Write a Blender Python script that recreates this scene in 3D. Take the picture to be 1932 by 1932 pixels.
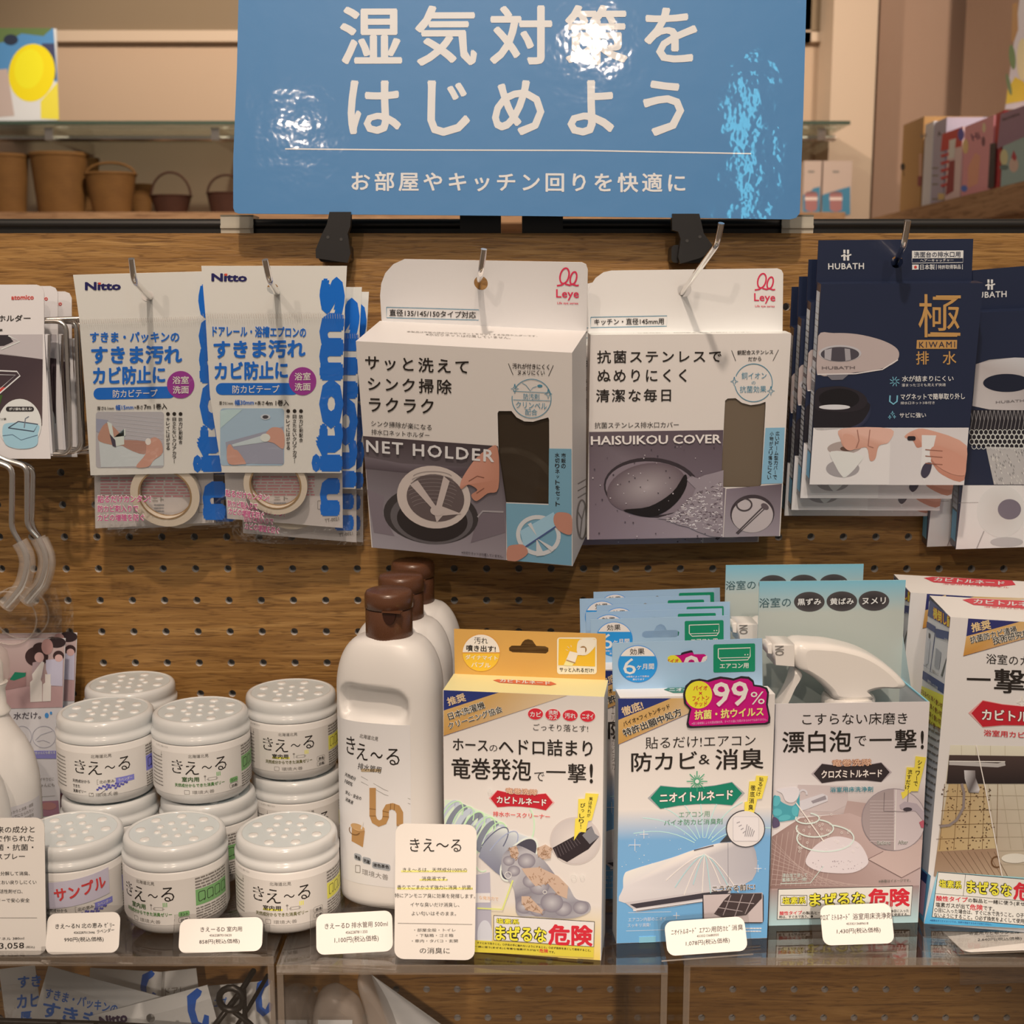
import bpy, math, random
from mathutils import Vector as V, Matrix as M
random.seed(7)
rad = math.radians
sc = bpy.context.scene
col = sc.collection
for o in list(bpy.data.objects):
    bpy.data.objects.remove(o)

# ---------------------------------------------------------------- camera, world, lamps
FL, TH, DIST, EYE = 2400.0, rad(9), 0.98, 1.45
cd = bpy.data.cameras.new('camera'); cam = bpy.data.objects.new('camera', cd); col.objects.link(cam)
cam.location = (0, -DIST, EYE); cam.rotation_euler = (rad(90) - TH, 0, 0)
cd.sensor_width = 36; cd.lens = FL / 1932 * 36; cd.clip_start = .02
cd.dof.use_dof = True; cd.dof.focus_distance = .85; cd.dof.aperture_fstop = 15
sc.camera = cam
sc.view_settings.view_transform = 'Standard'; sc.view_settings.look = 'None'
sc.view_settings.gamma = 1; sc.view_settings.exposure = -.50
sc.cycles.transparent_max_bounces = 32; sc.cycles.max_bounces = 8
sc.cycles.caustics_reflective = False; sc.cycles.caustics_refractive = False
w = bpy.data.worlds.new('shop_ambience'); sc.world = w; w.use_nodes = True
w.node_tree.nodes['Background'].inputs[0].default_value = (1, .81, .66, 1)
w.node_tree.nodes['Background'].inputs[1].default_value = .27
def lamp(name, kind, loc, target, power, colr=(1, .79, .62), **kw):
    d = bpy.data.lights.new(name, kind); d.energy = power; d.color = colr
    for k, v in kw.items(): setattr(d, k, v)
    o = bpy.data.objects.new(name, d); col.objects.link(o); o.location = loc
    o.rotation_euler = (V(target) - V(loc)).to_track_quat('-Z', 'Y').to_euler()
    return o
lamp('overhead_spot', 'SPOT', (-.10, -1.12, 2.75), (0, 0, 1.25), 92, spot_size=rad(75), spot_blend=.6, shadow_soft_size=.03)
lamp('overhead_spot', 'SPOT', (.23, -2.7, 2.93), (.1, 0, 1.35), 66, spot_size=rad(50), spot_blend=.7, shadow_soft_size=.03)
lamp('overhead_spot', 'SPOT', (-.57, -2.4, 2.56), (-.2, 0, 1.3), 36, spot_size=rad(50), spot_blend=.7, shadow_soft_size=.016)
lamp('overhead_spot', 'SPOT', (.2, -3.4, 2.55), (.05, 0, .66), 330, spot_size=rad(13), spot_blend=.35, shadow_soft_size=.04)  # unseen narrow spot added to brighten the pegboard below the shelves
lamp('cyan_streak_light', 'AREA', (.68, -2.7, 2.62), (.1, 0, 1.5), 1.6, (.16, .75, 1), shape='RECTANGLE', size=.05, size_y=.42)  # added cyan light with no known source, for the streaks reflected in the sign
lamp('ceiling_fill', 'AREA', (0, -1.2, 2.9), (0, -.3, 0), 16, shape='RECTANGLE', size=2.4, size_y=1.4)  # broad unseen fill added overhead for the general light
lamp('overhead_spot', 'SPOT', (-.6, 1.7, 2.9), (-.4, 3.1, 1.8), 150, (1, .80, .62), spot_size=rad(110), spot_blend=.6, shadow_soft_size=.05)
lamp('overhead_spot', 'SPOT', (1.1, 1.4, 2.9), (1.3, 3.0, 1.7), 100, (1, .80, .62), spot_size=rad(110), spot_blend=.6, shadow_soft_size=.05)

# ---------------------------------------------------------------- picking points of the place
CF = V((0, math.cos(TH), -math.sin(TH))); CU = V((0, math.sin(TH), math.cos(TH))); CR = V((1, 0, 0)); CP = V((0, -DIST, EYE))
def ray(x, y): return CF + CR * ((x - 966) / FL) - CU * ((y - 966) / FL)
def at(x, y, Y):
    r = ray(x, y); return CP + r * ((Y + DIST) / r.y)
def onz(x, y, z):
    r = ray(x, y); return CP + r * ((z - EYE) / r.z)
ZS = 1.047                                             # top of the acrylic shelves

# ---------------------------------------------------------------- colours and materials
def lin1(c):
    c /= 255.0
    return c / 12.92 if c <= .04045 else ((c + .055) / 1.055) ** 2.4
REF = [lin1(206), lin1(188), lin1(173)]
def pc(r, g, b, k=.78):
    return tuple(min(.9, lin1(c) / f * k) for c, f in zip((r, g, b), REF))
WHITE = (.78, .78, .78); INK = (.022, .018, .016); GREY = (.25, .24, .23)
MATS = {}
def nodes(name):
    m = bpy.data.materials.new(name); m.use_nodes = True; MATS[name] = m
    return m, m.node_tree.nodes, m.node_tree.links, m.node_tree.nodes['Principled BSDF']
def plain(name, c, rough=.5, metal=0, spec=.5, **kw):
    m, n, l, b = nodes(name)
    b.inputs['Base Color'].default_value = (*c, 1); b.inputs['Roughness'].default_value = rough
    b.inputs['Metallic'].default_value = metal; b.inputs['Specular IOR Level'].default_value = spec
    for k, v in kw.items(): b.inputs[k].default_value = v
    if metal < .5:                                       # faint mottling so no surface is dead flat
        t = n.new('ShaderNodeTexNoise'); t.inputs['Scale'].default_value = 60
        r = n.new('ShaderNodeMapRange'); r.inputs[3].default_value = rough * .85; r.inputs[4].default_value = min(1, rough * 1.15)
        l.new(t.outputs[0], r.inputs[0]); l.new(r.outputs[0], b.inputs['Roughness'])
    return m
def printed(name, rough, spec=.5, coat=0, bump=0, bscale=60):
    m, n, l, b = nodes(name)
    a = n.new('ShaderNodeAttribute'); a.attribute_name = 'Col'
    l.new(a.outputs['Color'], b.inputs['Base Color'])
    b.inputs['Roughness'].default_value = rough; b.inputs['Specular IOR Level'].default_value = spec
    b.inputs['Coat Weight'].default_value = coat; b.inputs['Coat Roughness'].default_value = .04
    if bump:
        tc = n.new('ShaderNodeTexCoord'); t = n.new('ShaderNodeTexNoise'); t.inputs['Scale'].default_value = bscale
        t.inputs['Detail'].default_value = 3
        u = n.new('ShaderNodeBump'); u.inputs['Strength'].default_value = bump; u.inputs['Distance'].default_value = .01
        l.new(tc.outputs['Object'], t.inputs['Vector']); l.new(t.outputs[0], u.inputs['Height'])
        l.new(u.outputs[0], b.inputs['Normal']); l.new(u.outputs[0], b.inputs['Coat Normal'])
    return m
def clear(name, tint, fac, rough=.05, bump=0):
    m, n, l, b = nodes(name); n.remove(b)
    out = n['Material Output']
    t = n.new('ShaderNodeBsdfTransparent'); t.inputs[0].default_value = (*tint, 1)
    g = n.new('ShaderNodeBsdfGlossy'); g.inputs[0].default_value = (1, 1, 1, 1); g.inputs[1].default_value = rough
    lw = n.new('ShaderNodeLayerWeight'); lw.inputs[0].default_value = .35
    mr = n.new('ShaderNodeMapRange'); mr.inputs[3].default_value = fac; mr.inputs[4].default_value = .7 if name != 'film' else .28
    mx = n.new('ShaderNodeMixShader')
    l.new(lw.outputs['Fresnel'], mr.inputs[0]); l.new(mr.outputs[0], mx.inputs[0])
    l.new(t.outputs[0], mx.inputs[1]); l.new(g.outputs[0], mx.inputs[2]); l.new(mx.outputs[0], out.inputs[0])
    if bump:
        tc = n.new('ShaderNodeTexCoord'); tx = n.new('ShaderNodeTexNoise'); tx.inputs['Scale'].default_value = 28; tx.inputs['Distortion'].default_value = 1.5
        u = n.new('ShaderNodeBump'); u.inputs['Strength'].default_value = bump; u.inputs['Distance'].default_value = .012
        l.new(tc.outputs['Object'], tx.inputs['Vector']); l.new(tx.outputs[0], u.inputs['Height']); l.new(u.outputs[0], g.inputs['Normal'])
    return m
def haze_plastic(name, c, alpha, rough=.3):
    m, n, l, b = nodes(name); out = n['Material Output']
    b.inputs['Base Color'].default_value = (*c, 1); b.inputs['Roughness'].default_value = rough
    t = n.new('ShaderNodeBsdfTransparent'); mx = n.new('ShaderNodeMixShader'); mx.inputs[0].default_value = alpha
    l.new(t.outputs[0], mx.inputs[1]); l.new(b.outputs[0], mx.inputs[2]); l.new(mx.outputs[0], out.inputs[0])
    return m
def wood(name, dark, mid, light, sx=1.0, rough=.5):
    m, n, l, b = nodes(name)
    tc = n.new('ShaderNodeTexCoord')
    def noise(scale, nz, detail, dist):
        mp = n.new('ShaderNodeMapping'); mp.inputs['Scale'].default_value = scale
        t = n.new('ShaderNodeTexNoise'); t.inputs['Scale'].default_value = nz; t.inputs['Detail'].default_value = detail
        t.inputs['Distortion'].default_value = dist
        l.new(tc.outputs['Object'], mp.inputs[0]); l.new(mp.outputs[0], t.inputs['Vector']); return t
    a = noise((6 * sx, 5, 120 * sx), 1, 10, 1.6); c2 = noise((40 * sx, 20, 560 * sx), 1, 4, 1.0)
    r = n.new('ShaderNodeValToRGB'); e = r.color_ramp.elements
    e[0].position = .22; e[0].color = (*dark, 1); e[1].position = .80; e[1].color = (*light, 1)
    k = e.new(.52); k.color = (*mid, 1)
    r2 = n.new('ShaderNodeValToRGB'); q = r2.color_ramp.elements
    q[0].position = .33; q[0].color = (.42, .36, .31, 1); q[1].position = .50; q[1].color = (1, 1, 1, 1)
    mx = n.new('ShaderNodeMix'); mx.data_type = 'RGBA'; mx.blend_type = 'MULTIPLY'; mx.inputs[0].default_value = .8
    l.new(a.outputs[0], r.inputs[0]); l.new(c2.outputs[0], r2.inputs[0])
    l.new(r.outputs[0], mx.inputs[6]); l.new(r2.outputs[0], mx.inputs[7]); l.new(mx.outputs[2], b.inputs['Base Color'])
    bp = n.new('ShaderNodeBump'); bp.inputs['Strength'].default_value = .25; bp.inputs['Distance'].default_value = .002
    l.new(c2.outputs[0], bp.inputs['Height']); l.new(bp.outputs[0], b.inputs['Normal'])
    b.inputs['Roughness'].default_value = rough
    return m
def woven(name, c1, c2):
    m, n, l, b = nodes(name)
    tc = n.new('ShaderNodeTexCoord'); mp = n.new('ShaderNodeMapping'); mp.inputs['Scale'].default_value = (1, 1, 1)
    t = n.new('ShaderNodeTexWave'); t.inputs['Scale'].default_value = 40; t.bands_direction = 'Z'; t.inputs['Distortion'].default_value = 1.5
    t2 = n.new('ShaderNodeTexNoise'); t2.inputs['Scale'].default_value = 25
    r = n.new('ShaderNodeMix'); r.data_type = 'RGBA'; r.inputs[6].default_value = (*c1, 1); r.inputs[7].default_value = (*c2, 1)
    ad = n.new('ShaderNodeMath'); ad.operation = 'MULTIPLY'
    l.new(tc.outputs['Object'], t.inputs['Vector']); l.new(tc.outputs['Object'], t2.inputs['Vector'])
    l.new(t.outputs['Fac'], ad.inputs[0]); l.new(t2.outputs[0], ad.inputs[1]); l.new(ad.outputs[0], r.inputs[0])
    l.new(r.outputs[2], b.inputs['Base Color']); b.inputs['Roughness'].default_value = .8
    bp = n.new('ShaderNodeBump'); bp.inputs['Strength'].default_value = .6; l.new(t.outputs['Fac'], bp.inputs['Height']); l.new(bp.outputs[0], b.inputs['Normal'])
    return m
printed('print', .5, .4)
printed('gloss_print', .25, .5)
printed('poster', .45, .3, .6, .036, 40)
printed('carton_gloss', .35, .5, .3)
wood('oak', (.20, .098, .026), (.335, .182, .052), (.48, .290, .102))
wood('ledge_wood', (.30, .17, .09), (.40, .24, .13), (.50, .32, .18), .3)
plain('hole_liner', (.66, .63, .60), .7)
plain('backing', (.44, .44, .45), .7)
plain('chrome', (.86, .84, .82), .12, 1)
plain('steel_wire', (.72, .69, .66), .22, 1)
plain('black_metal', (.012, .012, .012), .35)
plain('black_plastic', (.012, .012, .013), .4)
plain('white_plastic', (.80, .80, .795), .35)
plain('ivory_plastic', (.88, .87, .85), .25)
plain('brown_plastic', (.115, .048, .024), .28)
plain('lid_frost', (.69, .72, .735), .18, 0, .5, **{'Transmission Weight': 0.0})
plain('tape_cream', (.74, .68, .58), .45)
plain('tape_core', (.35, .24, .13), .7)
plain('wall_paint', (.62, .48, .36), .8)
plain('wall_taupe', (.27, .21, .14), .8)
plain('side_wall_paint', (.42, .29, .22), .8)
plain('floor_tile', (.45, .38, .31), .5)
plain('trim_paint', (.70, .58, .46), .7)
plain('dark_back', (.30, .28, .26), .8)
woven('wicker_tan', (.13, .06, .013), (.30, .155, .042))
woven('wicker_dark', (.035, .011, .006), (.11, .036, .018))
clear('film', (.97, .97, .97), .035, .06, .5)
clear('acrylic', (.95, .945, .94), .03, .03)
clear('glass', (.86, .93, .90), .08, .02)
haze_plastic('acrylic_edge', (.34, .29, .24), .24, .15)
haze_plastic('milky_clip', (.62, .60, .52), .75, .2)
haze_plastic('vinyl_sleeve', (.72, .68, .64), .24, .10)
haze_plastic('milky_bag', (.62, .57, .53), .45, .35)
haze_plastic('smoke_window', (.055, .042, .030), .84, .08)
haze_plastic('tan_window', (.20, .165, .125), .85, .12)
m, n, l, b = nodes('led_strip')
b.inputs['Base Color'].default_value = (1, .8, .5, 1); b.inputs['Emission Color'].default_value = (1, .72, .34, 1); b.inputs['Emission Strength'].default_value = 2.2

# ---------------------------------------------------------------- mesh building
TC = {}
def glyphs(s, b=0, sp=1.0):
    k = (s, b, sp)
    if k not in TC:
        c = bpy.data.curves.new('t', 'FONT'); c.body = s; c.fill_mode = 'FRONT'; c.resolution_u = 2
        c.space_character = sp
        o = bpy.data.objects.new('t', c); col.objects.link(o)
        me = bpy.data.meshes.new_from_object(o.evaluated_get(bpy.context.evaluated_depsgraph_get()))
        vs = [(a.co.x, a.co.y) for a in me.vertices]; fs = [tuple(p.vertices) for p in me.polygons]
        bpy.data.objects.remove(o); bpy.data.curves.remove(c); bpy.data.meshes.remove(me)
        if b > .005:                     # heavier strokes: the same glyph stamped around its own outline
            v0, f0 = vs, fs; vs, fs = [], []
            for q in range(8 if b > .03 else 6):
                t = 2 * math.pi * q / (8 if b > .03 else 6); i = len(vs)
                vs += [(p[0] + b * math.cos(t), p[1] + b * math.sin(t), q * 1.1e-5) for p in v0]; fs += [tuple(i + j for j in f) for f in f0]
        xs = [a[0] for a in vs] or [0, 1]; ys = [a[1] for a in vs] or [0, 1]
        TC[k] = (vs, fs, min(xs), max(xs), min(ys), max(ys))
    return TC[k]
class MB:
    def __init__(s): s.v = []; s.f = []; s.c = []; s.mi = []; s.sm = []; s.mats = []
    def add(s, vs, fs, c=WHITE, mat='print', smooth=False):
        o = len(s.v); s.v += [tuple(a) for a in vs]
        s.c += (list(c) if isinstance(c, list) else [c] * len(vs))
        if mat not in s.mats: s.mats.append(mat)
        i = s.mats.index(mat)
        for q in fs: s.f.append(tuple(o + j for j in q)); s.mi.append(i); s.sm.append(smooth)
    def box(s, x0, x1, y0, y1, z0, z1, c=WHITE, mat='print'):
        vs = [(x, y, z) for x in (x0, x1) for y in (y0, y1) for z in (z0, z1)]
        s.add(vs, [(0, 1, 3, 2), (4, 6, 7, 5), (0, 4, 5, 1), (2, 3, 7, 6), (0, 2, 6, 4), (1, 5, 7, 3)], c, mat)
    def bbox(s, x0, x1, y0, y1, z0, z1, r, c=WHITE, mat='print', n=3):
        # box with rounded vertical silhouette (rounded in the x-z outline), thickness along y
        out = rr_outline(x0, z0, x1, z1, r, n); s.prism([(p[0], p[1]) for p in out], y0, y1, c, mat)
    def prism(s, out, y0, y1, c=WHITE, mat='print'):
        n = len(out); vs = [(x, y0, z) for x, z in out] + [(x, y1, z) for x, z in out]
        s.add(vs, [tuple(range(n)), tuple(range(2 * n - 1, n - 1, -1))] + [(i, i + n, (i + 1) % n + n, (i + 1) % n) for i in range(n)], c, mat)
    def lathe(s, prof, n=48, c=WHITE, mat='white_plastic', cx=0, cy=0, smooth=True, sx=1, sy=1, cap=True, rib=None):
        vs = []
        for r, z in prof:
            for i in range(n):
                a = 2 * math.pi * i / n; q = r + (rib(i) if rib else 0)
                vs.append((cx + q * sx * math.sin(a), cy - q * sy * math.cos(a), z))
        fs = [(j * n + i, j * n + (i + 1) % n, (j + 1) * n + (i + 1) % n, (j + 1) * n + i) for j in range(len(prof) - 1) for i in range(n)]
        s.add(vs, fs, c, mat, smooth)
        if cap:
            k = len(prof) - 1
            s.add(vs[:n], [tuple(range(n - 1, -1, -1))], c, mat); s.add(vs[k * n:], [tuple(range(n))], c, mat)
    def tube(s, pts, r, n=10, c=WHITE, mat='chrome', closed=False, caps=True):
        pts = [V(p) for p in pts]; m = len(pts); vs = []
        up = V((.3, .2, 1)).normalized(); prev = None
        for i, p in enumerate(pts):
            t = (pts[(i + 1) % m] - pts[i - 1]) if closed or 0 < i < m - 1 else (pts[1] - pts[0] if i == 0 else pts[-1] - pts[-2])
            t.normalize()
            a = (prev - t * prev.dot(t)) if prev is not None else (up - t * up.dot(t))
            if a.length < 1e-6: a = V((1, 0, 0)) - t * t.x
            a.normalize(); prev = a; b2 = t.cross(a)
            rr = r[i] if isinstance(r, (list, tuple)) else r
            for k in range(n):
                q = 2 * math.pi * k / n; vs.append(p + a * (rr * math.cos(q)) + b2 * (rr * math.sin(q)))
        fs = [(j * n + k, j * n + (k + 1) % n, ((j + 1) % m) * n + (k + 1) % n, ((j + 1) % m) * n + k) for j in range(m if closed else m - 1) for k in range(n)]
        s.add(vs, fs, c, mat, True)
        if not closed and caps:
            s.add(vs[:n], [tuple(range(n - 1, -1, -1))], c, mat); s.add(vs[-n:], [tuple(range(n))], c, mat)
    def build(s, name, parent=None, loc=None):
        me = bpy.data.meshes.new(name); me.from_pydata(s.v, [], s.f)
        a = me.color_attributes.new('Col', 'FLOAT_COLOR', 'POINT')
        a.data.foreach_set('color', [x for c in s.c for x in (*c, 1.0)])
        for k in s.mats: me.materials.append(MATS[k])
        me.polygons.foreach_set('material_index', s.mi); me.polygons.foreach_set('use_smooth', s.sm)
        me.update()
        o = bpy.data.objects.new(name, me); col.objects.link(o)
        if parent: o.parent = parent
        if loc: o.location = loc
        return o
def rr_outline(x0, z0, x1, z1, r, n=4):
    out = []
    for cx, cz, a0 in ((x1 - r, z0 + r, -90), (x1 - r, z1 - r, 0), (x0 + r, z1 - r, 90), (x0 + r, z0 + r, 180)):
        for i in range(n + 1):
            a = rad(a0 + 90 * i / n); out.append((cx + r * math.cos(a), cz + r * math.sin(a)))
    return out
def fillet(pts, r, n=4):
    pts = [V(p) for p in pts]; out = [pts[0]]
    for a, b2, c in zip(pts, pts[1:], pts[2:]):
        d1 = (a - b2); d2 = (c - b2); q = min(r, d1.length * .45, d2.length * .45)
        p0 = b2 + d1.normalized() * q; p1 = b2 + d2.normalized() * q
        for i in range(n + 1):
            t = i / n; out.append(p0 * (1 - t) ** 2 + b2 * 2 * t * (1 - t) + p1 * t * t)
    return out + [pts[-1]]

# ---------------------------------------------------------------- things
def tag(o, label, cat, group=None, kind=None):
    if label: o['label'] = label
    if cat: o['category'] = cat
    if group: o['group'] = group
    if kind: o['kind'] = kind
    return o
def thing(name, label, cat, mat4=None, group=None):
    o = bpy.data.objects.new(name, None); col.objects.link(o); o.empty_display_size = .02
    if mat4 is not None: o.matrix_world = mat4
    return tag(o, label, cat, group)
def dup(root, mat4, label, group=None):
    r = root.copy(); col.objects.link(r); r.matrix_world = mat4; r['label'] = label
    if group: r['group'] = group
    for ch in list(root.children):
        c = ch.copy(); col.objects.link(c); c.parent = r
        for g in list(ch.children):
            d = g.copy(); col.objects.link(d); d.parent = c
    return r
def frame(o, a, u):
    a = a.normalized(); u = (u - a * u.dot(a)).normalized(); y = u.cross(a)
    m = M.Identity(4)
    for i in range(3): m[i][0] = a[i]; m[i][1] = y[i]; m[i][2] = u[i]; m[i][3] = o[i]
    return m
def frame3(TL, TR, BL):            # each (px, py, Y)
    p, q, r = at(*TL), at(*TR), at(*BL)
    return frame(r, q - p, p - r), (q - p).length, (p - r).length
def frame_std(BL, BR, TL, z=ZS):   # stands upright on a shelf
    p, q = onz(*BL, z), onz(*BR, z); a = (q - p); n = V((a.y, -a.x, 0)).normalized()
    r = ray(*TL); t = (p - CP).dot(n) / r.dot(n); top = CP + r * t
    return frame(p, a, V((0, 0, 1))), a.length, top.z - z

class Art:
    """Printing laid on a plane (or wrapped on a round body): crop coordinates of the photograph -> the plane."""
    def __init__(s, mb, mw, o=(0, 0, 0), a=(1, 0, 0), u=(0, 0, 1), crop=(0, 0, 1), mat='print', wrap=None):
        s.mb = mb; s.mw = mw; s.inv = mw.inverted(); s.o = V(o); s.a = V(a).normalized(); s.u = V(u).normalized(); s.n = s.a.cross(s.u)
        s.k = crop; s.mat = mat; s.wrap = wrap; s.q = 0; s.lim = None
    def st(s, x, y):
        if s.k is None: return (x * .001, y * .001)
        px, py = s.k[0] + x / s.k[2], s.k[1] + y / s.k[2]
        p = s.inv @ CP; d = s.inv.to_3x3() @ ray(px, py)
        q = p + d * ((s.o - p).dot(s.n) / d.dot(s.n)) - s.o
        return (q.dot(s.a), q.dot(s.u))
    def p3(s, st, L):
        if s.lim: st = (min(max(st[0], s.lim[0]), s.lim[1]), min(max(st[1], s.lim[2]), s.lim[3]))
        e = .00008 + .00011 * L + (s.q % 14) * 6e-6
        if s.wrap: return s.wrap(st[0], st[1], e)
        return s.o + s.a * st[0] + s.u * st[1] + s.n * e
    def poly(s, pts, c=INK, L=1, raw=False):
        q = pts if raw else [s.st(*p) for p in pts]; s.q += 1
        ar = sum(q[i - 1][0] * q[i][1] - q[i][0] * q[i - 1][1] for i in range(len(q)))
        if ar < 0: q = q[::-1]; c = c[::-1] if isinstance(c, list) else c
        s.mb.add([s.p3(t, L) for t in q], [tuple(range(len(q)))], c, s.mat)
    def blob(s, pts, c=INK, L=1, m=4):             # softly rounded outline
        if isinstance(c, list):
            c = [tuple(a + (b2 - a) * k / m for a, b2 in zip(c[i], c[(i + 1) % len(c)])) for i in range(len(c)) for k in range(m)]
        s.poly(smooth(pts, m), c, L)
    def rect(s, x0, y0, x1, y1, c=INK, L=1, c2=None):
        if s.wrap and c2 is None:                     # follow the curve in narrow strips
            n = 12; xs_ = [x0 + (x1 - x0) * i / n for i in range(n + 1)]; q = [s.p3(s.st(x, y), L) for y in (y0, y1) for x in xs_]
            s.mb.add(q, [(i, i + 1, n + 2 + i, n + 1 + i) for i in range(n)], c, s.mat); return
        s.poly([(x0, y0), (x1, y0), (x1, y1), (x0, y1)], [c, c, c2, c2] if c2 else c, L)
    def quad(s, p, c=INK, L=1, c2=None): s.poly(p, [c, c, c2, c2] if c2 else c, L)
    def rrect(s, x0, y0, x1, y1, r, c=INK, L=1, n=4, skew=0):
        s.poly([(a, b - skew * (a - x0)) for a, b in rr_outline(x0, y0, x1, y1, r, n)], c, L)
    def ell(s, cx, cy, rx, ry=None, c=INK, L=1, rot=0, n=36, a0=0, a1=360, cc=None):
        ry = ry or rx; k, sn = math.cos(rad(rot)), math.sin(rad(rot)); pts = []
        m = n if a1 - a0 < 360 else n - 1
        for i in range(m + 1):
            t = rad(a0 + (a1 - a0) * i / n); x, y = rx * math.cos(t), -ry * math.sin(t)
            pts.append((cx + x * k - y * sn, cy + x * sn + y * k))
        if cc:                                          # radial blend from c (centre) to cc (rim)
            s.q += 1; q = [s.st(*p) for p in pts]; ctr = s.st(cx, cy); N = len(q)
            s.mb.add([s.p3(t, L) for t in q] + [s.p3(ctr, L)], [(N, (i + 1) % N, i) if True else 0 for i in range(N)][::1] if False else [(N, i, (i + 1) % N) for i in range(N)], [cc] * N + [c], s.mat)
        else: s.poly(pts, c, L)
    def ring(s, cx, cy, rx, ry, wd, c=INK, L=2, rot=0, a0=0, a1=360, n=40):
        k, sn = math.cos(rad(rot)), math.sin(rad(rot)); pts = []
        for i in range(n + 1):
            t = rad(a0 + (a1 - a0) * i / n); x, y = rx * math.cos(t), -ry * math.sin(t)
            pts.append((cx + x * k - y * sn, cy + x * sn + y * k))
        s.line(pts, wd, c, L)
    def line(s, pts, wd, c=INK, L=2):
        s.q += 1; P = [V(p) for p in pts]; lft = []; rgt = []
        for i, p in enumerate(P):
            d = (P[min(i + 1, len(P) - 1)] - P[max(i - 1, 0)]); d = d.normalized() if d.length else V((1, 0))
            nn = V((-d.y, d.x)) * wd / 2; lft.append(p + nn); rgt.append(p - nn)
        q = [s.st(*p) for p in lft] + [s.st(*p) for p in rgt]; N = len(P)
        s.mb.add([s.p3(t, L) for t in q], [(i, i + 1, N + i + 1, N + i) for i in range(N - 1)], c, s.mat)
    def frameline(s, x0, y0, x1, y1, wd, c=INK, L=2):
        s.line([(x0, y0), (x1, y0)], wd, c, L); s.line([(x1, y0), (x1, y1)], wd, c, L); s.line([(x1, y1), (x0, y1)], wd, c, L); s.line([(x0, y1), (x0, y0)], wd, c, L)
    def T(s, txt, x0, y0, x1, y1, h, c=INK, b=.012, L=3, upright=None, sp=1.0):
        vs, fs, a0, a1, b0, b1 = glyphs(txt, b, sp)
        dx, dy = x1 - x0, y1 - y0; ln = math.hypot(dx, dy) or 1
        if upright is None: upright = abs(dy) < .14 * abs(dx)
        ux, uy = (0, -1) if upright else (dy / ln, -dx / ln)
        pts = []; s.q += 1
        sx, sy = (a1 - a0) or 1, (b1 - b0) or 1
        Am = s.st((x0 + x1) / 2, (y0 + y1) / 2); e = 1.0
        if s.k is None: ux, uy = (-ux, -uy)
        P0 = V(s.st(x0, y0)); P1 = V(s.st(x1, y1)); Pm = V(Am)
        Uv = V(s.st((x0 + x1) / 2 + ux * h / 2, (y0 + y1) / 2 + uy * h / 2)) - V(s.st((x0 + x1) / 2 - ux * h / 2, (y0 + y1) / 2 - uy * h / 2))
        for g in vs:
            q = P0 + (P1 - P0) * ((g[0] - a0) / sx) + Uv * ((g[1] - b0) / sy - .5); pts.append(s.p3((q.x, q.y), L + (g[2] / .00011 if len(g) > 2 else 0)))
        s.mb.add(pts, fs, c, s.mat)
    def VT(s, txt, x0, y0, x1, y1, wd, c=INK, b=.012, L=3):   # vertical column of characters
        n = len(txt)
        for i, ch in enumerate(txt):
            if ch == ' ': continue
            f = (i + .5) / n; cx, cy = x0 + (x1 - x0) * f, y0 + (y1 - y0) * f; hh = abs(y1 - y0) / n * .86
            if ch in 'ー～': s.line([(cx, cy - hh / 2), (cx, cy + hh / 2)], wd * .12, c, L)
            elif ch in '！!': s.T(ch, cx - wd * .08, cy, cx + wd * .08, cy, hh, c, b, L, True)
            elif ch in 'っッょゃャュョ・': s.T(ch, cx - wd * .25, cy, cx + wd * .35, cy, hh * .6, c, b, L, True)
            else: s.T(ch, cx - wd / 2, cy, cx + wd / 2, cy, hh, c, b, L, True)
    def lines(s, x0, y0, x1, y1, n, wd, c=GREY, L=2, slope=0):   # unreadably small print: broken rules
        for i in range(n):
            y = y0 + (y1 - y0) * (i + .5) / n; x = x0
            while x < x1 - (x1 - x0) * .02:
                e = min(x1, x + (x1 - x0) * random.uniform(.05, .2)); s.line([(x, y + slope * (x - x0)), (e, y + slope * (e - x0))], wd, c, L); x = e + (x1 - x0) * .02
from mathutils.geometry import tessellate_polygon
def plate(mb, outer, holes, y0, y1, c=WHITE, mat='print', ofn=None):
    """flat board with cut-outs, outlines in local (x, z)"""
    loops = [[V((a, b2, 0)) for a, b2 in outer]] + [[V((a, b2, 0)) for a, b2 in h] for h in holes]
    tri = tessellate_polygon(loops); pts = [p for lp in loops for p in lp]
    for y in (y0, y1):
        if y is None: continue
        mb.add([(p.x, y, p.y) for p in pts], [tuple(t) for t in tri], c, mat)
    if y1 is not None:
        for lp in loops:
            n = len(lp)
            mb.add([(p.x, y0, p.y) for p in lp] + [(p.x, y1, p.y) for p in lp], [(i, i + n, (i + 1) % n + n, (i + 1) % n) for i in range(n)], c, mat)
def circ(cx, cy, r, n=20, ry=None): return [(cx + r * math.cos(2 * math.pi * i / n), cy + (ry or r) * math.sin(2 * math.pi * i / n)) for i in range(n)]
def smooth(pts, m=5, closed=True):
    pts = [V(p) for p in pts]; n = len(pts); out = []
    for i in range(n if closed else n - 1):
        p0, p1, p2, p3 = (pts[(i + k) % n] if closed else pts[min(max(i + k, 0), n - 1)] for k in (-1, 0, 1, 2))
        for j in range(m):
            u = j / m; q = .5 * ((2 * p1) + (p2 - p0) * u + (2 * p0 - 5 * p1 + 4 * p2 - p3) * u * u + (3 * p1 - p0 - 3 * p2 + p3) * u ** 3); out.append((q.x, q.y))
    return out
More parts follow.
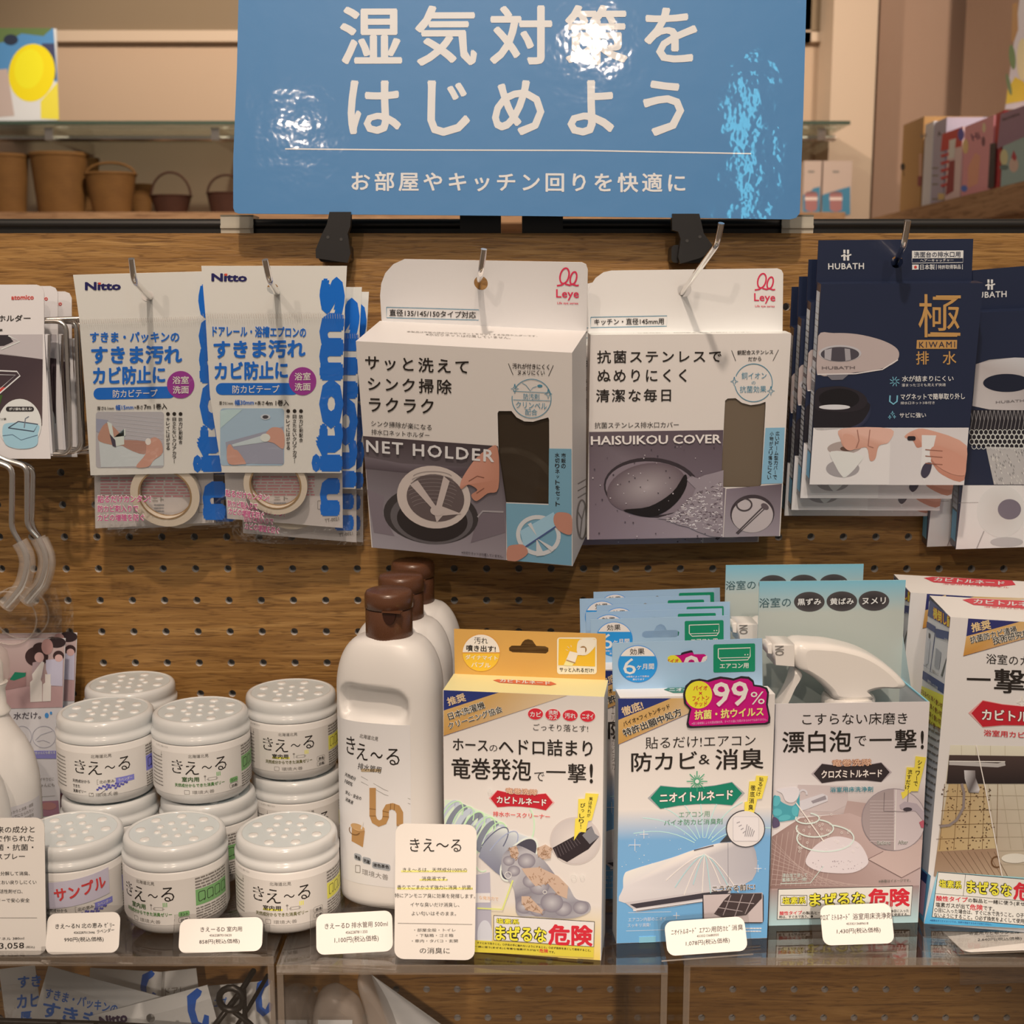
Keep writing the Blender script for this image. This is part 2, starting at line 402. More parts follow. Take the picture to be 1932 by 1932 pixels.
def C(k):  # crop table: name -> (x0, y0, scale)
    return dict(F=(0, 0, 1), A1=(0, 0, 2.927), A2=(420, 0, 2.927), A3=(1000, 0, 2.927), A4=(1480, 0, 4.274), A5=(0, 480, 3.715), A6=(340, 480, 3.39),
                A7=(660, 450, 3.066), A8=(1080, 400, 2.972), B1=(1470, 400, 2.926), B2=(0, 840, 4.2), B3=(0, 1180, 4.025), B4=(0, 1500, 4.2), B5=(400, 1260, 3.45),
                B6=(600, 1020, 3.578), B7=(820, 1160, 5.367), B8=(720, 1480, 4.2), C1=(1080, 1060, 4.83), C2=(1120, 1360, 4.11), C3=(1340, 1040, 4.39),
                C4=(1440, 1380, 4.294), C5=(1640, 1060, 4.829), C6=(1700, 1400, 4.392), C7=(380, 1760, 3.116), C8=(980, 1740, 2.029))[k]
def fp(k, x, y): c = C(k); return (c[0] + x / c[2], c[1] + y / c[2])

# ================================================================ the place
m = MB(); m.box(-4, 5, -3.5, 3.6, -.05, 0, mat='floor_tile'); tag(m.build('floor'), 'pale shop floor', 'floor', kind='structure')
BY = 3.2                                                # back wall of the shop
def wbox(name, x0, y0, x1, y1, Y, dep, mat='wall_paint', kind='structure', label=None, cat=None, ext=0):
    p, q = at(x0, y0, Y), at(x1, y1, Y); b = MB(); b.box(p.x, q.x, Y, Y + dep, q.z - ext, p.z, mat=mat)
    return tag(b.build(name), label, cat, kind=kind)
b = MB(); b.box(-4, at(1577, 200, BY).x, BY, BY + .1, 0, 4, mat='wall_paint'); b.build('wall_back')['kind'] = 'structure'
wbox('trim_1', -60, 57, 1530, 78, BY - .03, .03, 'trim_paint'); wbox('trim_2', 1495, 60, 1577, 78, BY - .03, .03, 'trim_paint')
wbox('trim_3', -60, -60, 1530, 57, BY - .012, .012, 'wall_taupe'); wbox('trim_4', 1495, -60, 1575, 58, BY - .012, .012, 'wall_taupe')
wbox('trim_5', 1577, -80, 1640, 420, BY - .18, .18, 'trim_paint', ext=1.5)
# side wall running towards the camera on the right, with a shelf of boxed goods along it
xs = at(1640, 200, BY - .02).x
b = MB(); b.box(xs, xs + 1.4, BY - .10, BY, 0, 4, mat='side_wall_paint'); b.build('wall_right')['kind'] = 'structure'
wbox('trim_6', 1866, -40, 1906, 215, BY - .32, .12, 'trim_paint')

# pegboard
PZ = at(244, 1013, 0).z; PX = at(244, 1013, 0).x; PT = .0254; TOP = at(966, 440, 0).z
def pegboard():
    t = thing('pegboard', 'wood-grain pegboard panel carrying every hook and shelf', 'pegboard', M.Translation((0, 0, 0)))
    mb = MB(); nr0, nr1 = -17, 7; nc0, nc1 = -8, 28; r = .0029; n = 16; h = PT / 2
    cir = [(r * math.cos(2 * math.pi * i / n), r * math.sin(2 * math.pi * i / n)) for i in range(n)]
    sq = []
    for i in range(n):
        a = 2 * math.pi * i / n; k = h / max(abs(math.cos(a)), abs(math.sin(a))); sq.append((k * math.cos(a), k * math.sin(a)))
    for j in range(nr0, nr1 + 1):
        for i in range(nc0, nc1 + 1):
            cx, cz = PX + i * PT, PZ + j * PT
            vs = [(cx + x, 0, cz + z) for x, z in cir] + [(cx + x, 0, cz + z) for x, z in sq]
            mb.add(vs, [(k, (k + 1) % n, n + (k + 1) % n, n + k) for k in range(n)], mat='oak')
            vs = [(cx + x, 0, cz + z) for x, z in cir] + [(cx + x, .006, cz + z) for x, z in cir]
            mb.add(vs, [(k, n + k, n + (k + 1) % n, (k + 1) % n) for k in range(n)], mat='hole_liner')
    x0, x1 = PX + (nc0 - .5) * PT, PX + (nc1 + .5) * PT; z0, z1 = PZ + (nr0 - .5) * PT, PZ + (nr1 + .5) * PT
    for a, b2, c, d in ((-.75, x0, 0, TOP), (x1, .75, 0, TOP), (x0, x1, 0, z0), (x0, x1, z1, TOP)):
        mb.add([(a, 0, c), (b2, 0, c), (b2, 0, d), (a, 0, d)], [(0, 1, 2, 3)], mat='oak')
    mb.add([(-.75, 0, TOP), (.75, 0, TOP), (.75, .006, TOP), (-.75, .006, TOP)], [(0, 1, 2, 3)], mat='oak')
    mb.build('board', t)
    q = MB(); q.box(-.75, .75, .0090, .013, 0, TOP - .002, mat='backing'); q.build('backing_sheet', t)
pegboard()
# black rails along the top of the board and their saddle clips
def rail(x0, x1, blk, label):
    t = thing('display_rail', label, 'rail', M.Translation((0, .016, TOP)), 'black rails along the top of the pegboard')
    b = MB(); b.box(x0, x1, -.004, .010, -.004, .0055, mat='black_metal'); b.tube([(x0, -.002, .0075), (x1, -.002, .0075)], .0042, mat='black_metal'); b.build('tube', t)
    b = MB(); b.bbox(blk[0], blk[1], -.008, .016, -.012, .018, .004, mat='black_metal'); b.build('end_block', t)
X = lambda px, Y=.01: at(px, 430, Y).x
rail(-.75, X(943), (X(868), X(945)), 'black rail along the left half of the pegboard top')
rail(X(987), .75, (X(985), X(1062)), 'black rail along the right half of the pegboard top')
for x0, x1, lb in ((413, 475, 'milky saddle clip on the left black rail'), (1478, 1538, 'milky saddle clip on the right black rail')):
    b = MB(); p = X(x0, 0), X(x1, 0); b.box(p[0], p[1], .006, .0075, TOP - .010, TOP + .014, mat='milky_clip'); b.box(p[0], p[1], .006, .030, TOP + .0125, TOP + .014, mat='milky_clip')
    b.box(p[0], p[1], .0045, .006, TOP + .004, TOP + .006, mat='milky_clip')
    tag(b.build('saddle_clip'), lb, 'clip', 'milky clips on the black rails')

# ================================================================ the blue sign and the clips that hold it
def sign():
    mw, ww, hh = frame3((450, 8, -.008), (1522, 5, -.008), (440, 402, -.027))
    t = thing('shop_sign', 'glossy blue paper sign with white lettering clipped above the pegboard', 'sign', mw)
    mb = MB(); a = Art(mb, mw, crop=C('F'))
    pts = [(452, -95), (447, 130), (440, 300), (440, 392), (443, 400), (450, 403), (700, 405), (1000, 407.5), (1300, 411), (1490, 414), (1502, 411), (1509, 402), (1516, 200), (1524, -95)]
    out = [a.st(*p) for p in pts][::-1]
    BLU = pc(62, 106, 142)
    mb.prism(out, 0, .0006, BLU, 'poster')
    a.mat = 'poster'; wh = pc(196, 184, 174)
    a.T('湿気対策を', 641, 68, 1316, 66, 114, wh, .022, 1, sp=1.33); a.T('はじめよう', 656, 203, 1291, 205, 106, wh, .022, 1, sp=1.4)
    a.line([(538, 281), (760, 283), (1100, 284), (1417, 290)], 2.6, wh, 1)
    a.T('お部屋やキッチン回りを快適に', 663, 342, 1293, 345, 37, wh, .02, 1, sp=1.3)
    mb.build('sheet', t)
sign()
def sign_clip(pts, k, label, riv):
    c = at(*fp(k, *pts[0]), -.030); mw = M.Translation(c)
    t = thing('sign_clip', label, 'clip', mw, 'black clips under the blue sign')
    mb = MB(); a = Art(mb, mw, crop=C(k)); out = [a.st(*p) for p in pts]
    if sum(out[i - 1][0] * out[i][1] - out[i][0] * out[i - 1][1] for i in range(len(out))) > 0: out = out[::-1]
    mb.prism(out, 0, .008, mat='black_plastic'); lv_ = mb.build('lever', t)
    j = MB(); xs_ = [p[0] for p in out]; zs_ = [p[1] for p in out]; x0, x1 = min(xs_), max(xs_)
    j.bbox(x0 + .001, x1 - .002, .008, .0285, min(zs_) + .001, min(zs_) + .014, .003, mat='black_plastic'); j.build('jaw', t)
    for x, y in riv:
        q = a.st(x, y); r = MB(); r.add([(q[0] + .0012 * math.cos(i * .7854), -.0004, q[1] + .0012 * math.sin(i * .7854)) for i in range(8)], [tuple(range(8))], (.05, .05, .05), 'print'); r.build('rivet', lv_)
sign_clip([(590, 1170), (708, 1170), (705, 1250), (690, 1290), (706, 1400), (690, 1452), (515, 1425), (513, 1380), (545, 1300), (575, 1240)], 'A2', 'black plastic clip under the left half of the blue sign', [(582, 1310), (655, 1322)])
sign_clip([(785, 1180), (935, 1180), (960, 1290), (1005, 1350), (1003, 1390), (940, 1425), (830, 1457), (818, 1420), (832, 1320), (818, 1280), (785, 1270)], 'A3', 'black plastic clip under the right half of the blue sign', [(867, 1330), (938, 1308)])

# ================================================================ hooks
def hook(hole, hy, bend, by, tip, label):
    p, q = at(*hole, hy), at(*bend, by); d = p - q; s = p + d * ((0 - hy) / (hy - by)); tp = at(*tip, by - .006)
    b = MB(); b.tube(fillet([s - q, V((0, 0, 0)), tp - q], .006, 6), .0021, 12, mat='chrome'); b.lathe([(.0005, 0), (.0018, .0006), (.0021, .002)], 12, mat='chrome', cx=tp.x - q.x, cy=tp.y - q.y, cap=False) if False else None
    o = b.build('peg_hook', None, q); tag(o, label, 'hook', 'chrome peg hooks with upturned ends')
hook((281, 560), -.086, (253, 530), -.130, (248, 488), 'chrome hook holding the leftmost blue and white tape packs')
hook((521, 550), -.096, (509, 530), -.140, (500, 490), 'chrome hook holding the second stack of blue and white tape packs')
hook((904, 536), -.062, (907, 515), -.120, (913, 470), 'chrome hook through the tilted carton with a hand holding a net ring')
hook((1291, 547), -.054, (1353, 460), -.125, (1361, 421), 'slanting chrome hook through the white carton with the water drain picture')
hook((1691, 494), -.065, (1705, 462), -.115, (1713, 416), 'chrome hook through the navy cartons')
# ================================================================ tape packs
NB = pc(22, 98, 176); PINK = pc(150, 52, 128); SKIN = pc(196, 140, 118)
def tape_ring(mb, c, R, r, d, tilt=0):
    mb.lathe([(r, -d / 2), (R, -d / 2), (R, d / 2), (r, d / 2), (r, -d / 2)], 56, mat='tape_cream', smooth=False, cap=False)
    mb.lathe([(r - .0008, -d / 2 - .0003), (r + .0004, -d / 2 - .0003), (r + .0004, d / 2), (r - .0008, d / 2)], 56, mat='tape_core', smooth=False, cap=False)
    mb.v = [(c[0] + x, c[1] + z * math.cos(tilt) - y * math.sin(tilt) * 0, c[2] + y) for x, y, z in mb.v]
def film_sheet(mb, out_fn, nx, nz, seed, bulge, mat='film'):
    rnd = random.Random(seed); ph = [rnd.uniform(0, 6.28) for _ in range(6)]
    vs = []
    for j in range(nz + 1):
        for i in range(nx + 1):
            u, v = i / nx, j / nz; x, z = out_fn(u, v)
            k = math.sin(math.pi * u) ** .6 if 0 < u < 1 else 0
            y = -bulge * k * (math.sin(math.pi * min(1, v * 1.3)) * .6 + .25) - .0007 * math.sin(9 * u + 5 * v + ph[0]) - .0006 * math.sin(23 * v + 6 * u + ph[1]) * (1 - v * .5)
            vs.append((x, y - .0012, z))
    mb.add(vs, [(j * (nx + 1) + i, j * (nx + 1) + i + 1, (j + 1) * (nx + 1) + i + 1, (j + 1) * (nx + 1) + i) for j in range(nz) for i in range(nx)], mat=mat, smooth=True)
def tape_pack(k, TL, TR, BL, card, hole, bag, ringc, art, label, group, seed):
    mw, ww, hh = frame3(TL, TR, BL)
    t = thing('tape_pack', label, 'tape pack', mw, group)
    mb = MB(); a = Art(mb, mw, crop=C(k)); out = [a.st(*p) for p in card]
    hc = a.st(*hole[:2]); hr = hole[2] / C(k)[2] / FL * .9
    plate(mb, out, [circ(hc[0], hc[1], hr, 18)], 0, .0008, pc(215, 204, 192)); art(a); mb.build('card', t)
    bk = MB(); b2 = Art(bk, mw, crop=C(k), o=(0, .0095, 0)); q = [b2.st(*p) for p in bag['back']]
    bk.prism(q[::-1] if sum(q[i - 1][0] * q[i][1] - q[i][0] * q[i - 1][1] for i in range(len(q))) > 0 else q, .0095, .0099, pc(190, 172, 160)); b2.mat = 'print'; bag['art'](b2); bk.build('back_card', t)
    r = MB(); rc = a.st(*ringc[:2]); R = ringc[2] / C(k)[2] / FL * .905; tape_ring(r, (rc[0], .0042, rc[1]), R, R * ringc[3], .0060); r.build('tape_roll', t)
    f = MB(); c4 = [a.st(*p) for p in bag['film']]            # TL TR BR BL
    def fn(u, v):
        p = [c4[0][i] * (1 - u) + c4[1][i] * u for i in (0, 1)]; q = [c4[3][i] * (1 - u) + c4[2][i] * u for i in (0, 1)]
        s = v; n = .0012 * math.sin(7 * v + seed) * (v if u in (0, 1) else 0)
        return p[0] * (1 - s) + q[0] * s + n, p[1] * (1 - s) + q[1] * s
    film_sheet(f, fn, 22, 44, seed, .0030); film = f.build('film_bag', t)
    # heat seal
    s_ = MB(); z = c4[0][1]
    for i in range(60):
        x = c4[0][0] + (c4[1][0] - c4[0][0]) * (i + .5) / 60; s_.add([(x, -.0021, z - .0042), (x + .0004, -.0021, z - .0042), (x + .0004, -.0021, z - .0008), (x, -.0021, z - .0008)], [(0, 1, 2, 3)], mat='milky_bag')
    s_.build('seal_strip', film)
    return t, mw
def nitto_common(a, o, sx=1.0):
    pass
def art1(a):
    a.T('Nitto', 596, 222, 848, 220, 58, pc(40, 35, 80), .04, 2); a.rect(690, 196, 708, 210, pc(205, 70, 50), 3)
    a.T('itoms', 1462, 1528, 1450, 195, 225, NB, .06, 1, False)
    for x in (1040,): a.ell(x - 6, 290, 44, 38, pc(226, 218, 210), 1)
    a.T('すきま・パッキンの', 632, 580, 1258, 578, 74, NB, .03); a.T('すきま汚れ', 640, 705, 1278, 700, 130, NB, .035); a.T('カビ防止に', 652, 850, 1160, 840, 128, NB, .035)
    a.rrect(656, 935, 1230, 1018, 40, NB, 1, skew=.02); a.T('防カビテープ', 792, 976, 1105, 970, 56, pc(220, 210, 205), .012)
    a.ell(1267, 912, 96, 96, PINK, 2); a.T('浴室', 1210, 880, 1325, 878, 54, pc(235, 215, 215), .02, 4); a.T('洗面', 1212, 948, 1325, 946, 54, pc(235, 215, 215), .02, 4)
    a.T('厚さ0.1mm', 682, 1078, 800, 1076, 26, INK, .01); a.T('幅15mm', 812, 1072, 936, 1068, 38, pc(40, 95, 165), .02); a.T('×長さ', 942, 1072, 1002, 1070, 28, INK); a.T('7m 1巻入', 1010, 1066, 1172, 1062, 42, INK, .02)
    # bathroom tap photograph
    a.rrect(672, 1102, 1150, 1495, 22, pc(176, 164, 160), 1); a.poly([(690, 1260), (1145, 1390), (1148, 1480), (708, 1490)], pc(196, 192, 194), 2)
    for i in range(9): a.line([(800, 1120 + i * 26), (1138, 1150 + i * 28)], 3, pc(196, 184, 180), 2)
    a.poly([(675, 1150), (760, 1160), (700, 1250), (676, 1240)], pc(150, 145, 155), 3); a.blob([(700, 1240), (760, 1180), (870, 1290), (860, 1340), (700, 1310)], pc(180, 130, 108), 3)
    a.poly([(752, 1170), (785, 1185), (800, 1280), (880, 1270), (880, 1220), (870, 1222), (872, 1330), (810, 1345), (770, 1250)], pc(205, 202, 208), 4); a.poly([(770, 1255), (810, 1300), (815, 1350), (790, 1340)], pc(70, 60, 70), 5)
    a.blob([(870, 1300), (1050, 1320), (1010, 1400), (860, 1340)], pc(170, 122, 104), 3)
    a.blob([(955, 1486), (1020, 1400), (1030, 1320), (1080, 1280), (1130, 1310), (1140, 1390), (1080, 1440), (1040, 1486)], SKIN, 4); a.ell(1040, 1310, 20, 24, pc(226, 214, 206), 5)
    for i, s_ in enumerate(('防カビ剤配合', '目立たないクリアカラー', 'キレイにはがせる')):
        x = 1266 - i * 44; a.ell(x, 1117, 13, 13, INK, 2); a.VT(s_, x, 1140, x, (1330, 1465, 1372)[i], 26, INK, .015, 2)
def back1(a):
    for i in range(7): a.lines(705, 1560 + i * 21, 1340, 1575 + i * 21, 1, 9, pc(190, 120, 120), 1)
    a.T('ニト', 1070, 1715, 1150, 1715, 30, GREY); a.lines(1080, 1745, 1150, 1830, 4, 10, pc(140, 130, 125), 1)
    a.frameline(1392, 1750, 1450, 1808, 3, GREY, 1); a.T('TT-0020', 1440, 1875, 1490, 1872, 22, GREY)
    a.T('n', 1500, 1860, 1500, 1590, 160, NB, .06, 1, False)
def front1(t, mw, k, rows, logo=None):
    mb = MB(); a = Art(mb, mw, o=(0, -.0050, 0), crop=C(k))
    for r in rows: a.T(r[0], r[1], r[2], r[3], r[4], r[5], pc(190, 70, 120), .02, 2); a.T(r[0], r[1] - 3, r[2] - 3, r[3] + 3, r[4] - 3, r[5] + 5, pc(230, 214, 214), .05, 1)
    mb.build('front_print', t)
b1 = dict(back=[(640, 500), (1480, 490), (1500, 1880), (668, 1920)], art=back1, film=[(540, 445), (1436, 445), (1600, 1890), (650, 1965)])
t1, mw1 = tape_pack('A5', (138, 520, -.088), (415, 512, -.088), (176, 1003, -.042), [(512, 145), (1520, 118), (1550, 900), (1575, 1530), (635, 1548), (590, 900), (555, 450)], (1030, 292, 40), b1, (1153, 1690, 252, .76), art1,
                    'tape pack marked 15 mm, front one on the leftmost hook', 'blue and white mould tape packs on hooks', 1)
front1(t1, mw1, 'A5', [('貼るだけカンタン!', 684, 1715, 1056, 1712, 52), ('防カビ剤入りで', 686, 1782, 970, 1780, 50), ('カビの増殖を防ぐ', 686, 1845, 1012, 1842, 50)])
def art2(a):
    a.T('Nitto', 200, 146, 428, 148, 52, pc(40, 35, 80), .04, 2); a.rect(284, 122, 302, 136, pc(205, 70, 50), 3)
    a.T('itoms', 940, 1392, 948, 142, 206, NB, .06, 1, False)
    a.T('ドアレール・浴槽エプロンの', 207, 490, 806, 498, 70, NB, .03); a.T('すきま汚れ', 214, 608, 802, 600, 118, NB, .035); a.T('カビ防止に', 220, 745, 690, 738, 118, NB, .035)
    a.rrect(228, 822, 760, 898, 38, NB, 1); a.T('防カビテープ', 335, 862, 635, 860, 52, pc(220, 210, 205), .012)
    a.ell(783, 810, 88, 90, PINK, 2); a.T('浴室', 732, 780, 835, 778, 50, pc(235, 215, 215), .02, 4); a.T('洗面', 732, 846, 835, 844, 50, pc(235, 215, 215), .02, 4)
    a.T('厚さ0.1mm', 250, 950, 338, 950, 22, INK, .01); a.T('幅30mm', 350, 946, 472, 944, 36, pc(40, 95, 165), .02); a.T('×長さ', 478, 950, 540, 950, 26, INK); a.T('4m 1巻入', 545, 948, 696, 948, 38, INK, .02)
    a.rrect(256, 984, 665, 1350, 22, pc(158, 172, 180), 1); a.poly([(258, 1110), (400, 990), (300, 990), (258, 1000)], pc(178, 192, 198), 2); a.poly([(290, 1200), (660, 1100), (662, 1340), (308, 1336)], pc(150, 144, 152), 2)
    a.ell(546, 1038, 32, 18, pc(190, 186, 186), 3); a.ell(546, 1038, 19, 11, pc(70, 62, 64), 4); a.poly([(330, 1215), (545, 1150), (570, 1195), (340, 1228)], pc(188, 190, 196), 3)
    a.blob([(545, 1150), (590, 1105), (660, 1125), (662, 1240), (600, 1205), (550, 1190)], SKIN, 4); a.ell(545, 1170, 32, 26, pc(208, 208, 206), 5)
    a.blob([(300, 1240), (320, 1212), (345, 1245), (370, 1255), (420, 1330), (400, 1340), (310, 1336)], SKIN, 4)
    for i, s_ in enumerate(('防カビ剤配合', '目立たないクリアカラー', 'キレイにはがせる')):
        x = 773 - i * 41; a.ell(x, 1001, 12, 12, INK, 2); a.VT(s_, x - 2 * i * .2, 1022, x, (1202, 1336, 1250)[i], 24, INK, .015, 2)
def back2(a):
    for i in range(7): a.lines(440, 1415 + i * 19, 860, 1430 + i * 19, 1, 8, pc(190, 120, 120), 1)
    a.T('ニト', 600, 1560, 690, 1558, 26, GREY); a.lines(600, 1580, 680, 1640, 3, 9, pc(140, 130, 125), 1)
    a.T('n', 958, 1672, 958, 1430, 128, NB, .06, 1, False)
    a.frameline(880, 1575, 922, 1628, 3, GREY, 1); a.T('TT-0021', 925, 1702, 1015, 1688, 22, GREY)
b2_ = dict(back=[(230, 480), (1030, 480), (1040, 1750), (300, 1690)], art=back2, film=[(140, 368), (1060, 368), (1085, 1765), (225, 1745)])
t2, mw2 = tape_pack('A6', (380, 502, -.095), (655, 502, -.095), (430, 990, -.050), [(135, 75), (1066, 75), (1052, 370), (1040, 900), (1032, 1398), (268, 1395), (190, 900), (162, 400)], (592, 220, 36), b2_, (607, 1480, 210, .80), art2,
                    'tape pack marked 30 mm, front one on the second hook', 'blue and white mould tape packs on hooks', 2)
front1(t2, mw2, 'A6', [('貼るだけカンタン!', 290, 1525, 570, 1560, 46), ('防カビ剤入りで', 305, 1592, 495, 1612, 44), ('カビの増殖を防ぐ', 310, 1640, 535, 1672, 44)])
dup(t1, M.Translation((.004, .0165, -.004)) @ mw1, 'tape pack directly behind the leftmost front pack, mostly hidden')
dup(t2, M.Translation((.008, .0168, -.014)) @ mw2, 'second tape pack on the second hook, its blue lettering showing at the right')
dup(t2, M.Translation((.011, .0335, -.017)) @ mw2, 'rearmost tape pack on the second hook, only its right edge showing')

# ================================================================ hanging cartons: helpers
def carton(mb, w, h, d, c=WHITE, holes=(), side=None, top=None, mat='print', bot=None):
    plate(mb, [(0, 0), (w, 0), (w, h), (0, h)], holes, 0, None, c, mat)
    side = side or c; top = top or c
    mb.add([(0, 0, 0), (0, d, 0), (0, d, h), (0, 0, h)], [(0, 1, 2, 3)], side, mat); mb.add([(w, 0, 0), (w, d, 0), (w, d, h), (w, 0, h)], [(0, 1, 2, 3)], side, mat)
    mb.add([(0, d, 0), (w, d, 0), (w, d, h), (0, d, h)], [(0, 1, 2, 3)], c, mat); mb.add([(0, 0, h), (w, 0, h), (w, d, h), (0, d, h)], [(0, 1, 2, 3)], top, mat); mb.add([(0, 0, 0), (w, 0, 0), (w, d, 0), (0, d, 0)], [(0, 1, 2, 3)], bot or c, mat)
RED = pc(200, 45, 70); TEAL = pc(70, 120, 135)
def leye(a, x, y, s):          # looped emblem and wordmark, about 125 wide
    def loop(cx, w_, h_):
        pts = []
        for i in range(33):
            t = -2.3 + 4.6 * i / 32 + math.pi / 2
            pts.append((cx + w_ * math.cos(t) * (1 if True else 0) + .25 * h_ * math.sin(t) * .6, y + 52 * s - h_ * math.sin(t)))
        return pts
    a.ring(x + 45 * s, y + 42 * s, 24 * s, 44 * s, 9 * s, RED, 2, rot=14); a.ring(x + 95 * s, y + 55 * s, 17 * s, 36 * s, 9 * s, RED, 2, rot=14)
    a.line([(x + 2 * s, y + 98 * s), (x + 28 * s, y + 94 * s), (x + 50 * s, y + 80 * s)], 9 * s, RED, 2); a.line([(x + 48 * s, y + 88 * s), (x + 75 * s, y + 95 * s), (x + 92 * s, y + 86 * s)], 9 * s, RED, 2); a.line([(x + 92 * s, y + 90 * s), (x + 112 * s, y + 97 * s), (x + 125 * s, y + 95 * s)], 9 * s, RED, 2)
    a.T('Leye', x - 2 * s, y + 148 * s, x + 126 * s, y + 150 * s, 62 * s, RED, .012, 2); a.T('Life eye series', x + 4 * s, y + 196 * s, x + 122 * s, y + 198 * s, 16 * s, RED, .01, 2)
def sparkle(a, x, y, r, c=TEAL, wd=4):
    a.line([(x, y - r), (x + r * .2, y - r * .2), (x + r * .8, y), (x + r * .2, y + r * .2), (x, y + r), (x - r * .2, y + r * .2), (x - r * .8, y), (x - r * .2, y - r * .2), (x, y - r)], wd, c, 2)

def net_box():
    mw, w, h = frame3((671, 643.5, -.097), (1079, 665.5, -.133), (701, 1033, -.054)); d = .05
    t = thing('drain_net_carton', 'tilted white hanging carton picturing a hand with a net ring', 'carton', mw)
    mb = MB(); a = Art(mb, mw, crop=C('A7')); a.lim = (0, w, 0, h)
    win = [a.st(*p) for p in [(862, 998), (935, 998), (965, 1035), (1010, 1058), (1060, 1060), (1110, 1045), (1148, 1035), (1153, 1050), (1155, 1525), (1148, 1535), (885, 1525), (868, 1512), (855, 1010)]]
    carton(mb, w, h, d, pc(204, 186, 172), [win])
    dk = pc(64, 52, 54)
    for i, (s_, x1, y1) in enumerate((('サッと洗えて', 688, 742), ('シンク掃除', 590, 858), ('ラクラク', 485, 970))): a.T(s_, (90, 105, 112)[i], (715, 838, 958)[i], x1, y1, 84, INK, .012, sp=1.25)
    a.T('シンク掃除が楽になる', 124, 1068, 474, 1092, 34, INK, 0); a.T('排水口ネットホルダー', 126, 1117, 462, 1138, 32, INK, 0)
    a.T('汚れが付きにくく', 942, 736, 1155, 742, 32, INK, .012); a.T('ヌメリにくい', 972, 774, 1128, 776, 28, INK, .012); a.line([(918, 722), (945, 788)], 3, INK); a.line([(1178, 732), (1150, 795)], 3, INK)
    a.ring(1052, 925, 113, 112, 4, TEAL, 2, a0=-20, a1=150); a.ring(1052, 925, 113, 112, 4, TEAL, 2, a0=172, a1=345); sparkle(a, 955, 868, 28); sparkle(a, 1148, 898, 28)
    a.line([(998, 835), (1020, 848), (1045, 880), (1060, 862), (1082, 855)], 3, TEAL); a.ell(1100, 852, 15, 8, TEAL, 2)
    a.line([(945, 882), (1150, 892)], 3, TEAL); a.T('防汚剤', 1005, 912, 1097, 914, 34, TEAL, 0); a.line([(945, 932), (1160, 938)], 3, TEAL); a.T('クリンベル', 962, 960, 1140, 968, 38, TEAL, 0); a.T('配合', 1015, 1002, 1085, 1004, 36, TEAL, 0)
    # printed sink photograph
    a.poly([(76, 1142), (857, 1200), (905, 1530), (905, 1862), (132, 1786)], [pc(72, 58, 58), pc(64, 52, 52), pc(96, 82, 84), pc(140, 124, 124), pc(150, 136, 136)], 1)
    a.poly([(85, 1260), (300, 1300), (860, 1330), (865, 1380), (400, 1360), (90, 1330)], [pc(110, 95, 96)] * 2 + [pc(80, 66, 68)] * 4, 2)
    a.poly([(95, 1450), (200, 1490), (190, 1590), (260, 1720), (140, 1700)], pc(118, 102, 104), 2); a.poly([(740, 1600), (890, 1570), (900, 1700), (700, 1760)], pc(110, 94, 96), 2)
    a.ell(470, 1600, 275, 165, pc(56, 48, 46), 2, rot=6); a.ell(475, 1615, 240, 150, pc(92, 82, 80), 3, rot=6); a.ell(478, 1625, 205, 125, pc(44, 36, 34), 4, rot=6)
    a.line([(740, 1610), (770, 1575), (890, 1580)], 10, pc(150, 136, 132), 4)
    a.ell(487, 1494, 214, 180, pc(190, 168, 154), 5, rot=12); a.ell(497, 1498, 168, 136, pc(92, 76, 72), 6, rot=12)
    for i in range(9): a.ring(480, 1560 - i * 22, 150 - abs(i - 4) * 8, 40, 3, pc(130, 112, 106), 7, a0=20, a1=160)
    for p in ([(350, 1420), (395, 1395), (500, 1545), (480, 1560)], [(545, 1370), (580, 1400), (535, 1550), (500, 1550)], [(480, 1550), (520, 1540), (650, 1590), (540, 1600), (505, 1640)]): a.poly(p, pc(182, 160, 148), 8)
    a.ell(510, 1570, 42, 30, pc(182, 160, 148), 9)
    a.blob([(640, 1425), (660, 1370), (730, 1270), (800, 1215), (858, 1208), (862, 1440), (800, 1470), (735, 1515), (705, 1480), (740, 1450), (690, 1420), (650, 1445)], [pc(190, 130, 108)] * 4 + [pc(176, 116, 92)] * 8, 10)
    a.line([(690, 1400), (740, 1370), (780, 1380)], 5, pc(128, 78, 62), 11); a.line([(735, 1470), (780, 1440)], 5, pc(128, 78, 62), 11)
    a.T('NET HOLDER', 98, 1196, 838, 1254, 72, pc(206, 192, 182), .022, 12, upright=True, sp=1.2)
    a.T('※水切りネットは付属していません。', 648, 1812, 890, 1836, 16, pc(70, 60, 60), .01, 8)
    a.poly([(1153, 1214), (1283, 1216), (1284, 1890), (912, 1866), (904, 1530), (1150, 1540)], pc(112, 146, 158), 2)
    a.VT('市販の', 1238, 1238, 1236, 1330, 26, INK, .015); a.VT('水切りネットをセット', 1200, 1236, 1204, 1550, 26, INK, .015)
    a.ring(1092, 1715, 118, 105, 24, pc(196, 186, 178), 4, rot=12); a.poly([(985, 1690), (1180, 1580), (1205, 1650), (1010, 1790)], pc(150, 176, 186), 5)
    for p in ([(1085, 1720), (1030, 1650), (1050, 1640)], [(1080, 1730), (1190, 1790), (1170, 1810)], [(1080, 1730), (1130, 1830), (1080, 1835)]): a.poly(p, pc(196, 186, 178), 6)
    a.line([(1010, 1785), (1205, 1655)], 8, pc(70, 80, 120), 6)
